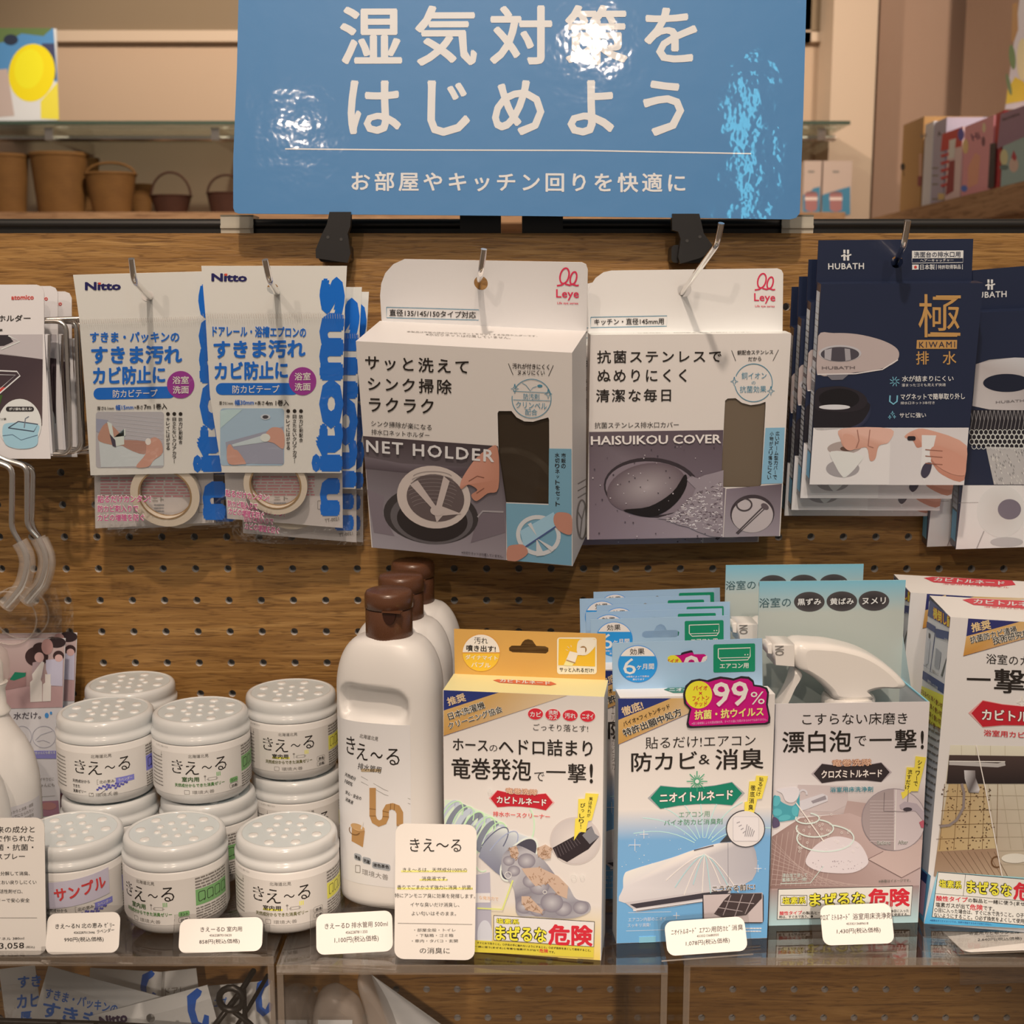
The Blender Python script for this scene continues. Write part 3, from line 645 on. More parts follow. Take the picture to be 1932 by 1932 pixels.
    a.blob([(1183, 1600), (1215, 1580), (1283, 1600), (1284, 1705), (1225, 1695), (1185, 1650)], pc(180, 120, 98), 7); a.blob([(914, 1785), (960, 1768), (1010, 1772), (1030, 1820), (960, 1866), (914, 1862)], pc(180, 120, 98), 7)
    # small print on the lid and the right side
    tp = Art(mb, mw, o=(0, 0, h), a=(1, 0, 0), u=(0, 1, 0), crop=C('A7'))
    tp.T('本製品は市販の排水口水切りネットをセットする専用ホルダーです。', 330, 540, 1085, 566, 10, GREY, 0, 1, True); tp.T('※水切りネットは付属していません。', 440, 556, 930, 576, 14, GREY, 0, 1, True)
    sd = Art(mb, mw, o=(w, 0, 0), a=(0, 1, 0), u=(0, 0, 1), crop=C('A7'))
    sd.ring(1342, 1625, 28, 112, 9, GREY, 1); sd.line([(1342, 1625), (1362, 1540)], 6, GREY, 1); sd.line([(1342, 1625), (1330, 1735)], 6, GREY, 1); sd.line([(1342, 1625), (1318, 1580)], 6, GREY, 1); sd.lines(1318, 1400, 1366, 1520, 3, 6, GREY, 1, slope=-.6)
    mb.build('carton_body', t)
    q = MB(); q.add([(x, .0012, z) for x, z in win], [tuple(range(len(win)))], mat='smoke_window'); q.build('window', t)
    g = MB(); c0 = a.st(1010, 1470); g.lathe([(.030, .012), (.034, .012), (.034, .016), (.030, .016), (.030, .012)], 40, mat='tape_cream', cap=False); g.v = [(c0[0] - .012 + x, z, c0[1] - .006 + y) for x, y, z in g.v]; g.build('net_ring', t)
    # hanging flap on the back edge
    f = MB(); b = Art(f, mw, o=(0, d, 0), crop=C('A7'))
    out = [b.st(*p) for p in [(185, 498), (175, 330), (182, 260), (205, 200), (250, 150), (315, 120), (1340, 138), (1366, 150), (1376, 180), (1370, 536)]][::-1]
    hc = b.st(758, 258); hr = 40 / 3.066 / FL * .93
    plate(f, out, [circ(hc[0], hc[1], hr, 24)], d, d + .0007, pc(206, 190, 178))
    leye(b, 1196, 172, 1.03); b.frameline(213, 398, 746, 470, 3.5, TEAL, 1) if False else b.line([(213, 397), (747, 412), (745, 472), (213, 458), (213, 397)], 3.5, TEAL, 1)
    b.T('直径135/145/150タイプ対応', 230, 428, 730, 442, 40, INK, .012); f.build('hang_tab', t)
net_box()

def hai_box():
    mw, w, h = frame3((1114, 632, -.067), (1493, 629, -.058), (1108, 1018, -.052)); d = .016
    t = thing('drain_cover_carton', 'white hanging carton picturing a round steel drain cover in running water', 'carton', mw, 'drain cover cartons')
    mb = MB(); a = Art(mb, mw, crop=C('A8')); a.lim = (0, w, 0, h)
    win = [a.st(*p) for p in [(870, 1046), (915, 1044), (950, 1070), (1000, 1083), (1050, 1076), (1083, 1064), (1083, 1090), (1058, 1530), (1045, 1542), (845, 1542), (832, 1530), (856, 1058)]]
    carton(mb, w, h, d, pc(206, 188, 174), [win], top=pc(214, 200, 188))
    for s_, x0, y0, x1, y1 in (('抗菌ステンレスで', 138, 812, 835, 808), ('ぬめりにくく', 140, 918, 640, 916), ('清潔な毎日', 132, 1030, 552, 1026)): a.T(s_, x0, y0, x1, y1, 72, INK, .012, sp=1.22)
    a.T('抗菌ステンレス排水口カバー', 124, 1196, 596, 1192, 34, INK, .004)
    a.T('銅配合ステンレス', 924, 788, 1125, 784, 26, INK, .012); a.T('だから', 985, 824, 1058, 822, 24, INK, .012); a.line([(892, 775), (915, 835)], 3); a.line([(1155, 772), (1124, 834)], 3)
    a.ring(1015, 957, 105, 106, 4, TEAL, 2, a0=-15, a1=160); a.ring(1015, 957, 105, 106, 4, TEAL, 2, a0=190, a1=325); sparkle(a, 907, 950, 26); sparkle(a, 1112, 1003, 26)
    a.T('銅イオン', 948, 918, 1088, 916, 38, TEAL, .004); a.T('の', 1004, 957, 1026, 957, 18, TEAL, 0); a.T('抗菌効果', 938, 994, 1086, 992, 38, TEAL, .004)
    a.poly([(93, 1233), (846, 1222), (833, 1540), (858, 1548), (842, 1824), (93, 1838)], [pc(92, 76, 78), pc(84, 68, 72), pc(104, 88, 92), pc(110, 94, 98), pc(150, 132, 134), pc(120, 100, 104)], 1)
    a.ell(445, 1545, 270, 168, pc(52, 42, 44), 2, rot=4); a.ell(440, 1548, 255, 150, pc(124, 106, 108), 3, rot=4)
    a.ell(415, 1545, 225, 135, pc(158, 140, 136), 4, rot=-12, cc=pc(96, 78, 80)); a.blob([(285, 1670), (430, 1650), (560, 1570), (630, 1470), (640, 1530), (590, 1620), (500, 1690), (400, 1706)], pc(26, 20, 20), 5)
    sp = [(640, 1500), (668, 1478), (700, 1492), (740, 1474), (790, 1462), (846, 1446), (838, 1822), (770, 1816), (700, 1790), (650, 1766), (590, 1752), (530, 1722), (470, 1716), (560, 1690), (620, 1650), (668, 1600), (690, 1550)]
    a.poly(sp, pc(138, 121, 122), 6)
    for i in range(260):                              # running water: broken bright and dark ripples
        u = random.random() ** .8; x = 520 + 320 * u; y0 = 1715 - 230 * max(0, (x - 560) / 280) ** .6 if x > 560 else 1705; y = random.uniform(y0 + 8, 1730 + 85 * u)
        w_ = random.uniform(6, 22); a.line([(x, y), (min(836, x + w_ * .6), y - random.uniform(-4, 8)), (min(838, x + w_), y + random.uniform(-6, 6))], random.uniform(3, 6), random.choice((pc(206, 190, 184), pc(176, 158, 154), pc(92, 75, 78))), 7)
    for i in range(70):
        x, y = random.uniform(105, 830), random.uniform(1310, 1820); a.ell(x, y, random.uniform(2, 5), None, random.choice((pc(180, 162, 158), pc(70, 58, 62))), 7, n=6)
    a.T('HAISUIKOU COVER', 102, 1280, 832, 1270, 50, pc(216, 198, 188), .022, 9)
    a.poly([(1082, 1210), (1190, 1208), (1178, 1520), (1058, 1524)], pc(124, 158, 172), 2); a.VT('広いドーム型カバーで', 1150, 1228, 1134, 1500, 22, INK, .015); a.VT('小物がズリ落ちにくい', 1118, 1230, 1102, 1500, 22, INK, .015)
    a.poly([(862, 1552), (1174, 1524), (1158, 1815), (846, 1824)], [pc(120, 102, 106), pc(92, 76, 80), pc(146, 128, 130), pc(150, 134, 134)], 2)
    a.ell(1008, 1690, 124, 106, pc(60, 48, 50), 3, rot=-4); a.ell(1008, 1700, 116, 96, pc(176, 158, 152), 4, rot=-4); a.ring(962, 1640, 42, 34, 9, pc(70, 58, 58), 5); a.line([(918, 1800), (1075, 1645)], 8, pc(70, 58, 58), 5); a.line([(925, 1805), (1085, 1655)], 6, pc(70, 58, 58), 5); a.ell(1078, 1650, 24, 16, pc(90, 74, 74), 6, rot=35)
    tp = Art(mb, mw, o=(0, 0, h), a=(1, 0, 0), u=(0, 1, 0), crop=None); tp.T('・ご使用前に、説明書をよくお読みください。', 32, 9, 120, 9, 3.4, GREY, 0, 0, True)
    mb.build('carton_body', t)
    q = MB(); q.add([(x, .0012, z) for x, z in win], [tuple(range(len(win)))], mat='tan_window'); q.build('window', t)
    g = MB(); c0 = a.st(960, 1320); g.lathe([(.0005, .006), (.030, .009), (.046, .014), (.047, .0145)], 40, mat='steel_wire', cap=False); g.v = [(c0[0] - .02 + x, z, c0[1] - .004 + y) for x, y, z in g.v]; g.build('drain_disc', t)
    f = MB(); b = Art(f, mw, o=(0, d, 0), crop=C('A8'))
    out = [b.st(*p) for p in [(90, 690), (85, 470), (95, 425), (130, 370), (175, 338), (220, 328), (1150, 316), (1172, 325), (1182, 345), (1178, 668)]][::-1]
    hc = b.st(628, 437); hr = 38 / 2.972 / FL * .95
    plate(f, out, [circ(hc[0], hc[1], hr, 24)], d, d + .0007, pc(214, 198, 185))
    leye(b, 1020, 346, .93); b.line([(103, 590), (530, 582), (528, 640), (102, 648), (103, 590)], 3.5, TEAL, 1); b.T('キッチン・直径145mm用', 122, 616, 512, 612, 36, INK, .012); f.build('hang_tab', t)
    dup(t, M.Translation((-.012, .020, -.008)) @ mw, 'second drain cover carton behind, only its bottom edge showing')
hai_box()
# ================================================================ navy cartons
NAVY = pc(29, 35, 54); GOLD = pc(176, 128, 72); PALE = pc(208, 196, 188)
def h_mark(a, x, y, s, c=PALE):
    a.rect(x + 10 * s, y, x + 22 * s, y + 60 * s, c, 1); a.rect(x + 30 * s, y, x + 42 * s, y + 60 * s, c, 1)
    a.line([(x - 2 * s, y + 36 * s), (x + 14 * s, y + 30 * s), (x + 30 * s, y + 36 * s), (x + 54 * s, y + 26 * s)], 8 * s, c, 1); a.line([(x, y + 24 * s), (x + 16 * s, y + 20 * s), (x + 34 * s, y + 26 * s), (x + 54 * s, y + 17 * s)], 3 * s, NAVY, 2)
def strip_side(mb, mw, h, d, crop='B1'):
    s = lambda z0, z1, c: mb.add([(-.00012, d * .12, z0 * h), (-.00012, d * .9, z0 * h), (-.00012, d * .9, z1 * h), (-.00012, d * .12, z1 * h)], [(0, 1, 2, 3)], c)
    s(.03, .16, pc(110, 160, 180)); s(.17, .62, pc(196, 186, 180)); s(.64, .96, pc(190, 182, 176))
    for i in range(16): s(.19 + i * .026, .198 + i * .026, GREY)
    for z in (.47,): s(z, z + .05, pc(60, 50, 56))
    for i in range(9): s(.67 + i * .03, .675 + i * .03, GREY)
def hub_box():
    mw, w, h = frame3((1549, 536, -.085), (1855, 534, -.089), (1527, 915, -.066)); d = .0145
    t = thing('drain_hair_catcher_carton', 'navy carton with gold lettering and two hand photographs, front of its hook', 'carton', mw, 'navy hair catcher cartons')
    mb = MB(); a = Art(mb, mw, crop=C('B1'), mat='carton_gloss'); a.lim = (0, w, 0, h)
    carton(mb, w, h, d, NAVY, (), side=pc(30, 34, 48), mat='carton_gloss', bot=pc(190, 180, 172))
    # steel flange and black magnet ring
    a.blob([(214, 684), (300, 668), (430, 674), (560, 705), (640, 745), (662, 785), (640, 830), (560, 865), (420, 885), (208, 893)], pc(172, 150, 141), 2)
    a.line([(210, 896), (420, 892), (570, 868), (655, 815)], 6, pc(206, 190, 180), 3)
    a.ell(335, 780, 118, 46, pc(176, 164, 160), 3); a.ell(335, 784, 106, 40, pc(70, 62, 66), 4); a.poly([(250, 760), (290, 752), (285, 820), (250, 808)], pc(160, 148, 146), 5); a.poly([(360, 752), (390, 756), (395, 815), (365, 822)], pc(150, 138, 136), 5)
    a.T('HUBATH', 235, 860, 418, 858, 16, pc(110, 94, 90), .02, 3); a.poly([(258, 898), (385, 895), (350, 925), (290, 927)], pc(110, 102, 104), 2)
    a.ell(335, 1090, 175, 130, pc(110, 100, 116), 1, cc=NAVY); a.blob([(200, 1050), (484, 1045), (470, 1140), (400, 1185), (300, 1200), (190, 1192)], pc(30, 26, 30), 2)
    a.blob([(203, 985), (280, 964), (360, 964), (450, 995), (486, 1040), (460, 1085), (380, 1105), (280, 1100), (200, 1085)], pc(38, 32, 36), 3); a.ell(330, 1030, 112, 56, pc(22, 19, 22), 4); a.ell(305, 1076, 86, 14, pc(196, 186, 180), 5)
    # gold wordmark
    a.T('極', 768, 572, 1000, 576, 238, GOLD, .0, 2); a.rect(865, 460, 1002, 476, GOLD, 3); a.rect(820, 672, 982, 688, GOLD, 3)
    a.poly([(760, 706), (982, 706), (980, 755), (757, 755)], GOLD, 2); a.T('KIWAMI', 772, 732, 970, 730, 32, NAVY, .0, 4, sp=1.3); a.T('排', 755, 806, 826, 804, 74, GOLD, .01, 2); a.T('水', 902, 806, 978, 804, 74, GOLD, .01, 2)
    LB = pc(110, 160, 172)
    for i in range(8):
        q = i * .785; a.line([(637 + 8 * math.cos(q), 935 + 8 * math.sin(q)), (637 + 28 * math.cos(q + .4), 935 + 28 * math.sin(q + .4))], 4, LB, 2)
    a.line([(612, 1012), (610, 1045), (630, 1060), (650, 1045), (652, 1012)], 8, LB, 2); sparkle(a, 625, 1112, 14, LB, 3); sparkle(a, 610, 1132, 12, LB, 3); sparkle(a, 636, 1130, 10, LB, 3)
    a.T('水が詰まりにくい', 678, 920, 962, 918, 32, PALE, .012, 2); a.T('溜まったゴミも見えず快適', 676, 955, 918, 953, 17, PALE, .0, 2)
    a.T('マグネットで簡単取り外し', 670, 1020, 1025, 1016, 34, PALE, .012, 2); a.T('排水口ネット3本付き', 670, 1054, 858, 1052, 16, PALE, 0, 2); a.T('サビに強い', 664, 1122, 810, 1120, 28, PALE, .008, 2)
    # two photographs
    a.poly([(189, 1190), (1046, 1190), (1020, 1508), (166, 1504)], pc(208, 194, 186), 2); a.poly([(616, 1191), (1044, 1191), (1018, 1507), (606, 1506)], pc(198, 184, 176), 3)
    a.blob([(345, 1195), (614, 1195), (604, 1270), (550, 1290), (530, 1360), (500, 1370), (482, 1300), (420, 1310), (360, 1300), (340, 1260)], [pc(206, 158, 138)] * 3 + [pc(190, 136, 114)] * 7, 4)
    for p in ([(430, 1200), (440, 1260), (425, 1300)], [(500, 1200), (490, 1290), (520, 1300)]): a.line(p, 5, pc(150, 100, 84), 6)
    a.ell(350, 1415, 92, 48, pc(150, 138, 134), 4); a.blob([(285, 1320), (455, 1340), (430, 1400), (370, 1460), (345, 1455), (310, 1400)], pc(206, 196, 190), 5)
    a.ell(360, 1300, 95, 36, pc(160, 140, 130), 3, rot=-4); a.ell(370, 1306, 34, 14, pc(90, 64, 54), 3); a.blob([(355, 1225), (415, 1240), (420, 1300), (385, 1315), (355, 1290)], pc(196, 142, 120), 6)
    a.blob([(690, 1240), (740, 1205), (820, 1200), (1035, 1290), (1020, 1480), (900, 1450), (840, 1380), (800, 1300), (760, 1300), (735, 1260)], [pc(196, 142, 120)] * 4 + [pc(176, 116, 94)] * 6, 4)
    a.poly([(786, 1230), (866, 1232), (850, 1300), (830, 1400), (800, 1490), (778, 1440), (786, 1330)], pc(206, 194, 186), 5); a.blob([(800, 1390), (840, 1385), (830, 1440), (800, 1468), (780, 1440)], pc(60, 54, 66), 6); a.rrect(706, 1236, 752, 1260, 10, pc(36, 30, 34), 6)
    for y in (1310, 1345, 1385): a.line([(805, y), (900, y + 8)], 5, pc(140, 88, 70), 7)
    a.blob([(860, 1290), (960, 1320), (1024, 1370), (1022, 1450), (940, 1440), (860, 1390), (830, 1330)], pc(190, 132, 110), 6)
    strip_side(mb, mw, h, d); mb.build('carton_body', t)
    f = MB(); b = Art(f, mw, o=(0, d, 0), crop=C('B1'), mat='carton_gloss'); out = [b.st(*p) for p in [(205, 400), (217, 156), (1072, 148), (1062, 400)]][::-1]
    hc = b.st(650, 276); plate(f, out, [circ(hc[0], hc[1], .0042, 20)], d, d + .0006, pc(29, 35, 54), 'carton_gloss')
    h_mark(b, 344, 208, 1.0); b.T('HUBATH', 270, 300, 468, 298, 34, PALE, .02, 2, sp=1.1)
    b.poly([(733, 214), (1017, 212), (1016, 254), (733, 256)], PALE, 1); b.T('洗面台の排水口用', 744, 235, 1000, 233, 32, NAVY, .012, 2); b.line([(733, 256), (733, 282), (1014, 278), (1015, 212)], 3, PALE, 1); b.T('ヘアーキャッチャー', 778, 268, 962, 265, 16, PALE, .012, 1)
    b.poly([(734, 290), (770, 290), (770, 317), (734, 318)], PALE, 1); b.ell(752, 304, 8, 8, pc(190, 60, 50), 2); b.T('日本製', 778, 304, 858, 303, 30, PALE, .012, 1); b.T('特許取得製品', 876, 304, 1002, 302, 24, PALE, .01, 1); b.line([(867, 290), (867, 318)], 3, PALE); b.line([(1011, 288), (1011, 316)], 3, PALE)
    f.build('hang_tab', t)
    for i, (dx, dy, dz, lb) in enumerate(((-.0025, .017, -.0125, 'second navy carton from the front on the right hook, edges showing'), (-.005, .034, -.024, 'third navy carton from the front on the right hook, edges showing'), (-.0065, .051, -.031, 'rearmost navy carton on the right hook, against the pegboard'))):
        dup(t, M.Translation((dx, dy, dz)) @ mw, lb)
hub_box()
def hub_tall():
    mw, w, h = frame3((1846, 590, -.060), (2150, 578, -.064), (1803, 1036, -.036)); d = .014
    t = thing('drain_strainer_carton', 'tall navy carton with a steel flange and white net, cut by the right edge', 'carton', mw, 'tall navy cartons at the right edge')
    mb = MB(); a = Art(mb, mw, crop=C('B1'), mat='carton_gloss'); a.lim = (0, w, 0, h); carton(mb, w, h, d, NAVY, (), side=pc(30, 34, 48), mat='carton_gloss')
    a.poly([(1085, 840), (1160, 815), (1300, 803), (1700, 815), (1700, 1080), (1300, 1095), (1160, 1090), (1066, 1070)], [pc(176, 160, 152), pc(150, 138, 132), pc(186, 176, 170)] + [pc(140, 128, 124)] * 2 + [pc(186, 172, 164)] * 3, 2)
    a.ell(1255, 943, 130, 50, pc(24, 28, 42), 3); a.T('HUBATH', 1195, 1050, 1352, 1040, 14, pc(110, 100, 96), .01, 3)
    a.poly([(1060, 1092), (1700, 1095), (1700, 1290), (1150, 1300), (1048, 1285)], pc(34, 30, 34), 2)
    for i in range(16):
        x = 1055 + i * 22; a.line([(x, 1095), (x + 10, 1150), (x, 1200)], 2.5, pc(150, 140, 134), 3); a.line([(x + 10, 1150), (x + 20, 1095)], 2.5, pc(150, 140, 134), 3)
    for j in range(4):
        for i in range(13): a.ring(1062 + i * 26 + (j % 2) * 13, 1215 + j * 26, 13, 15, 3, pc(206, 198, 190), 4, n=8)
    a.poly([(1140, 1295), (1360, 1300), (1700, 1300), (1700, 1504), (1185, 1504)], pc(168, 158, 150), 2)
    for i in range(90):
        x, y = random.uniform(1165, 1352), random.uniform(1300, 1500)
        if x > 1140 + (y - 1295) * .24: a.line([(x, y), (x + 4, y + 12)], 2.5, random.choice((pc(214, 206, 198), pc(96, 90, 88))), 3)
    a.poly([(1014, 1508), (1700, 1508), (1700, 1900), (970, 1862)], pc(206, 194, 184), 2); a.line([(990, 1605), (1700, 1592)], 2, pc(130, 120, 114), 3)
    a.ell(1225, 1652, 134, 144, pc(186, 174, 164), 3, cc=pc(200, 190, 180)); a.ell(1270, 1640, 64, 56, pc(110, 98, 104), 4); a.ell(1255, 1820, 90, 26, pc(170, 160, 154), 4); h_mark(a, 1248, 1722, .5, pc(150, 140, 132))
    a.line([(1130, 1760), (1090, 1855)], 6, pc(150, 140, 134), 4)
    strip_side(mb, mw, h, d); mb.build('carton_body', t)
    f = MB(); b = Art(f, mw, o=(0, d, 0), crop=C('B1'), mat='carton_gloss'); out = [b.st(*p) for p in [(1080, 560), (1068, 322), (2060, 240), (2040, 545)]][::-1]
    plate(f, out, [], d, d + .0006, pc(29, 35, 54), 'carton_gloss'); h_mark(b, 1140, 372, .95); b.T('HUBATH', 1062, 460, 1255, 452, 34, PALE, .02, 2, sp=1.1); f.build('hang_tab', t)
    dup(t, M.Translation((-.016, .018, -.0015)) @ mw, 'tall navy carton one behind, its dark edge showing')
hub_tall()

# ================================================================ left edge: wire holders on cards, hooks, leaflets
def wire_holder():
    P = C('A5'); Y = -.075
    mw, w, h = frame3((-100, 538, Y), (82, 538, Y), (-100, 864, Y + .004))
    t = thing('wire_holder_pack', 'chrome wire holder on a white picture card, front one at the left edge', 'holder', mw, 'wire holders on cards')
    mb = MB(); a = Art(mb, mw, crop=P); w = a.st(310, 500)[0]; zt = a.st(0, 212)[1]; zb = a.st(0, 1432)[1]
    out = [(0, zb), (w - .002, zb)] + [a.st(310, 560), a.st(308, 260), a.st(290, 225), a.st(255, 212)] + [(0, zt)]
    mb.prism(out[::-1], 0, .0006, pc(208, 192, 182)); mb.prism([(w - .0004, zb + .002), a.st(312, 560), a.st(332, 565), a.st(318, 1405)][::-1], .0006, .006, pc(196, 182, 174))
    a.T('atomico', 80, 302, 238, 300, 32, pc(190, 70, 60), .03, 2); a.T('ボトルホルダー', -190, 448, 215, 446, 46, INK, .012, 2); a.T('簡単', -40, 530, 20, 530, 20, INK, .012, 2)
    a.poly([(-260, 562), (300, 560), (300, 735), (-260, 660)], pc(176, 160, 154), 1); a.poly([(-260, 668), (300, 735), (296, 1200), (-260, 1220)], [pc(60, 46, 48), pc(64, 48, 50), pc(84, 64, 62), pc(60, 46, 48)], 1)
    a.poly([(-60, 565), (60, 565), (95, 610), (30, 640), (-60, 645)], pc(50, 42, 44), 2); a.line([(60, 570), (140, 610), (10, 665)], 8, pc(206, 198, 192), 3); a.line([(-100, 810), (120, 820), (142, 850), (-20, 990)], 9, pc(206, 194, 188), 3); a.line([(-100, 840), (110, 845), (-20, 960)], 5, pc(190, 178, 172), 3); a.poly([(-100, 935), (40, 930), (-10, 980), (-100, 985)], pc(186, 60, 50), 2); a.poly([(-100, 990), (20, 985), (0, 1060), (-100, 1060)], pc(60, 80, 36), 2)
    a.ell(140, 1188, 152, 176, pc(206, 196, 188), 3); a.rrect(44, 1066, 240, 1100, 16, pc(44, 38, 38), 5); a.T('ポリ袋も使える!', 66, 1083, 226, 1082, 20, PALE, .02, 6)
    a.blob([(20, 1215), (70, 1180), (265, 1190), (268, 1260), (255, 1340), (150, 1362), (40, 1330)], pc(150, 178, 196), 4); a.line([(60, 1215), (130, 1170), (268, 1190), (240, 1240), (60, 1215)], 7, pc(60, 64, 76), 5); a.line([(172, 1215), (180, 1150), (205, 1135)], 7, pc(110, 110, 116), 5); a.line([(20, 1270), (90, 1262), (150, 1300), (266, 1265)], 4, pc(80, 96, 112), 5); a.T('ポリ袋', -14, 1155, 46, 1153, 16, INK, .01, 5)
    mb.build('card', t)
    wr = MB(); z0, z1 = a.st(0, 470)[1], a.st(0, 1402)[1]
    for y, k, dz in ((.001, 470, 0), (.008, 520, .0005)):
        xr = a.st(k, 700)[0]; wr.tube([p + V((0, y, 0)) for p in fillet([V((w * .3, .0012, z0 + dz)), V((xr, .0012, z0 + dz)), V((xr - .003, .0012, z1 + dz)), V((w * .3, .0012, z1 + dz))], .008, 6)], .0017, 10, mat='steel_wire')
    wr.tube(fillet([V((w * .3, .0012, z0)), V((a.st(545, 0)[0], .006, z0 + .002)), V((a.st(550, 0)[0], .030, z0 + .004))], .004), .0016, 8, mat='steel_wire')
    wr.build('wire_frame', t)
    dup(t, M.Translation((.0012, .024, -.0005)) @ mw, 'chrome wire holder on a card, second behind at the left edge'); dup(t, M.Translation((.0035, .046, -.004)) @ mw, 'chrome wire holder on a card, rearmost at the left edge')
wire_holder()
def s_hook(pts, slv, Y, label):
    P = C('B2'); p = [at(*fp('B2', *q), Y) for q in pts]; o = p[0]
    t = thing('s_hook', label, 'hook', M.Translation(o), 'chrome hooks with clear vinyl tips')
    b = MB(); b.tube(fillet([q - o for q in p], .006, 6), .0021, 12, mat='steel_wire'); b.build('wire', t)
    s = [at(*fp('B2', *q), Y) - o for q in slv]; cr = []
    for i in range(len(s) - 1):
        p0, p1, p2, p3 = s[max(i - 1, 0)], s[i], s[i + 1], s[min(i + 2, len(s) - 1)]
        for k in range(6):
            u = k / 6; cr.append(.5 * ((2 * p1) + (p2 - p0) * u + (2 * p0 - 5 * p1 + 4 * p2 - p3) * u * u + (3 * p1 - p0 - 3 * p2 + p3) * u ** 3))
    cr.append(s[-1]); b = MB(); b.tube(cr, .0024, 12, mat='steel_wire'); b.build('bent_end', t); b = MB(); b.tube(cr, .0056, 18, mat='vinyl_sleeve'); b.build('vinyl_sleeve', t)
s_hook([(-260, 60), (-40, 128), (98, 180), (92, 660), (155, 765)], [(155, 765), (205, 860), (215, 960), (180, 1100), (110, 1200), (45, 1275)], -.10, 'chrome hook with clear vinyl tip nearest the left edge')
s_hook([(-150, 20), (40, 120), (215, 170), (215, 640), (300, 735)], [(300, 735), (355, 850), (362, 960), (325, 1090), (255, 1180), (205, 1240)], -.075, 'chrome hook with clear vinyl tip, right one of the pair')
s_hook([(-100, 30), (100, 125), (265, 180), (250, 640), (322, 745)], [(322, 745), (372, 860), (378, 960), (345, 1080), (280, 1170), (232, 1235)], -.055, 'chrome hook with clear vinyl tip, behind the right one of the pair')

def leaflet():
    mw, w, h = frame3((-90, 1206, -.045), (122, 1202, -.045), (-90, 1556, -.030)); P = C('B3')
    t = thing('leaflet_pack', 'hanging leaflet with a family photograph and white bottles in a clear bag', 'leaflet', mw, 'leaflets in clear bags at the left edge')
    mb = MB(); a = Art(mb, mw, crop=P); w = a.st(495, 300)[0]; zt = a.st(0, 100)[1]; zb = 0
    mb.prism([(0, 0), (0, zt), a.st(497, 98), a.st(478, 600), a.st(455, 1200), a.st(456, 1500)], 0, .0006, pc(206, 192, 190))
    a.poly([(-300, 104), (492, 104), (476, 620), (-300, 640)], [pc(190, 160, 150)] * 2 + [pc(150, 110, 104)] * 2, 1); a.poly([(-300, 470), (480, 460), (476, 620), (-300, 640)], pc(180, 140, 134), 2)
    hair = pc(60, 40, 38); a.ell(430, 128, 70, 40, pc(50, 36, 36), 3); a.ell(280, 235, 88, 75, hair, 3); a.ell(310, 170, 60, 42, hair, 3); a.ell(360, 160, 44, 60, pc(176, 128, 118), 3); a.ell(300, 240, 36, 38, pc(206, 160, 148), 4); a.ell(446, 230, 42, 40, hair, 3); a.ell(448, 246, 30, 28, pc(206, 160, 148), 4)
    a.poly([(350, 260), (480, 250), (476, 460), (390, 455), (350, 330)], pc(190, 176, 186), 3); a.poly([(250, 280), (330, 260), (330, 400), (240, 380)], pc(170, 140, 136), 3); a.poly([(60, 400), (200, 350), (200, 460), (40, 490)], pc(150, 110, 104), 3); a.poly([(75, 410), (115, 352), (200, 358), (195, 385), (110, 416)], pc(30, 110, 80), 4)
    wb = pc(220, 206, 200)
    a.poly([(230, 430), (250, 410), (312, 410), (322, 430), (322, 575), (232, 580)], wb, 5); a.poly([(250, 410), (245, 370), (320, 270), (340, 280), (312, 410)], wb, 5); a.poly([(328, 445), (345, 430), (385, 435), (390, 450), (388, 572), (326, 575)], wb, 5); a.rect(345, 368, 386, 435, wb, 5)
    a.T('水だけ。', 104, 686, 312, 680, 54, pc(80, 70, 74), .01, 2); a.ell(356, 682, 15, 20, pc(70, 130, 180), 2); a.ell(388, 664, 9, 12, pc(70, 130, 180), 2)
    for x in (170, 335): a.ring(x, 845, 88 if x > 200 else 70, 82, 3, pc(150, 140, 144), 2)
    a.line([(270, 870), (310, 830), (400, 800)], 3, pc(150, 140, 144)); a.line([(280, 880), (330, 870), (380, 890)], 3, pc(150, 140, 144)); a.rect(240, 950, 428, 1010, pc(130, 120, 168), 2); a.T('赤ちゃんにも使える', 250, 968, 420, 962, 22, PALE, .012, 3)
    a.T('す', 262, 1105, 292, 1103, 34, GREY, .01, 2); a.T('ダイやカビに', 280, 1168, 412, 1164, 26, GREY, 0, 2); a.T('ちゃんにも', 280, 1215, 414, 1210, 26, GREY, 0, 2); a.line([(280, 1300), (420, 1292)], 2, GREY); a.poly([(290, 1335), (444, 1328), (452, 1440), (298, 1450)], pc(160, 110, 120), 2); a.ell(370, 1370, 60, 30, pc(176, 120, 112), 3); a.poly([(296, 1470), (454, 1460), (456, 1500), (298, 1505)], pc(110, 90, 120), 2)
    mb.build('leaflet', t)
    f = MB(); b = Art(f, mw, crop=P); x0, z0 = b.st(-300, 1530); x1, zt2 = b.st(475, -270); z1 = b.st(0, -60)[1]
    tp = [b.st(*p) for p in [(475, 98), (472, -130), (425, -290), (300, -310), (200, -240), (-300, -270)]]
    f.prism([(x0, zt)] + tp[::-1][0:] + [], -.0012, -.0010, mat='film'); cb_ = f.build('clear_bag', t)
    q = MB(); c = b.st(70, -60); q.tube([(c[0] + .021 * math.cos(i * .2094), -.0014, c[1] + .021 * math.sin(i * .2094)) for i in range(30)], .0007, 6, mat='vinyl_sleeve', closed=True); q.build('hang_hole_rim', cb_)
    dup(t, M.Translation((.0045, .013, .001)) @ mw, 'second leaflet in a clear bag, only its right edge showing behind the first')
leaflet()
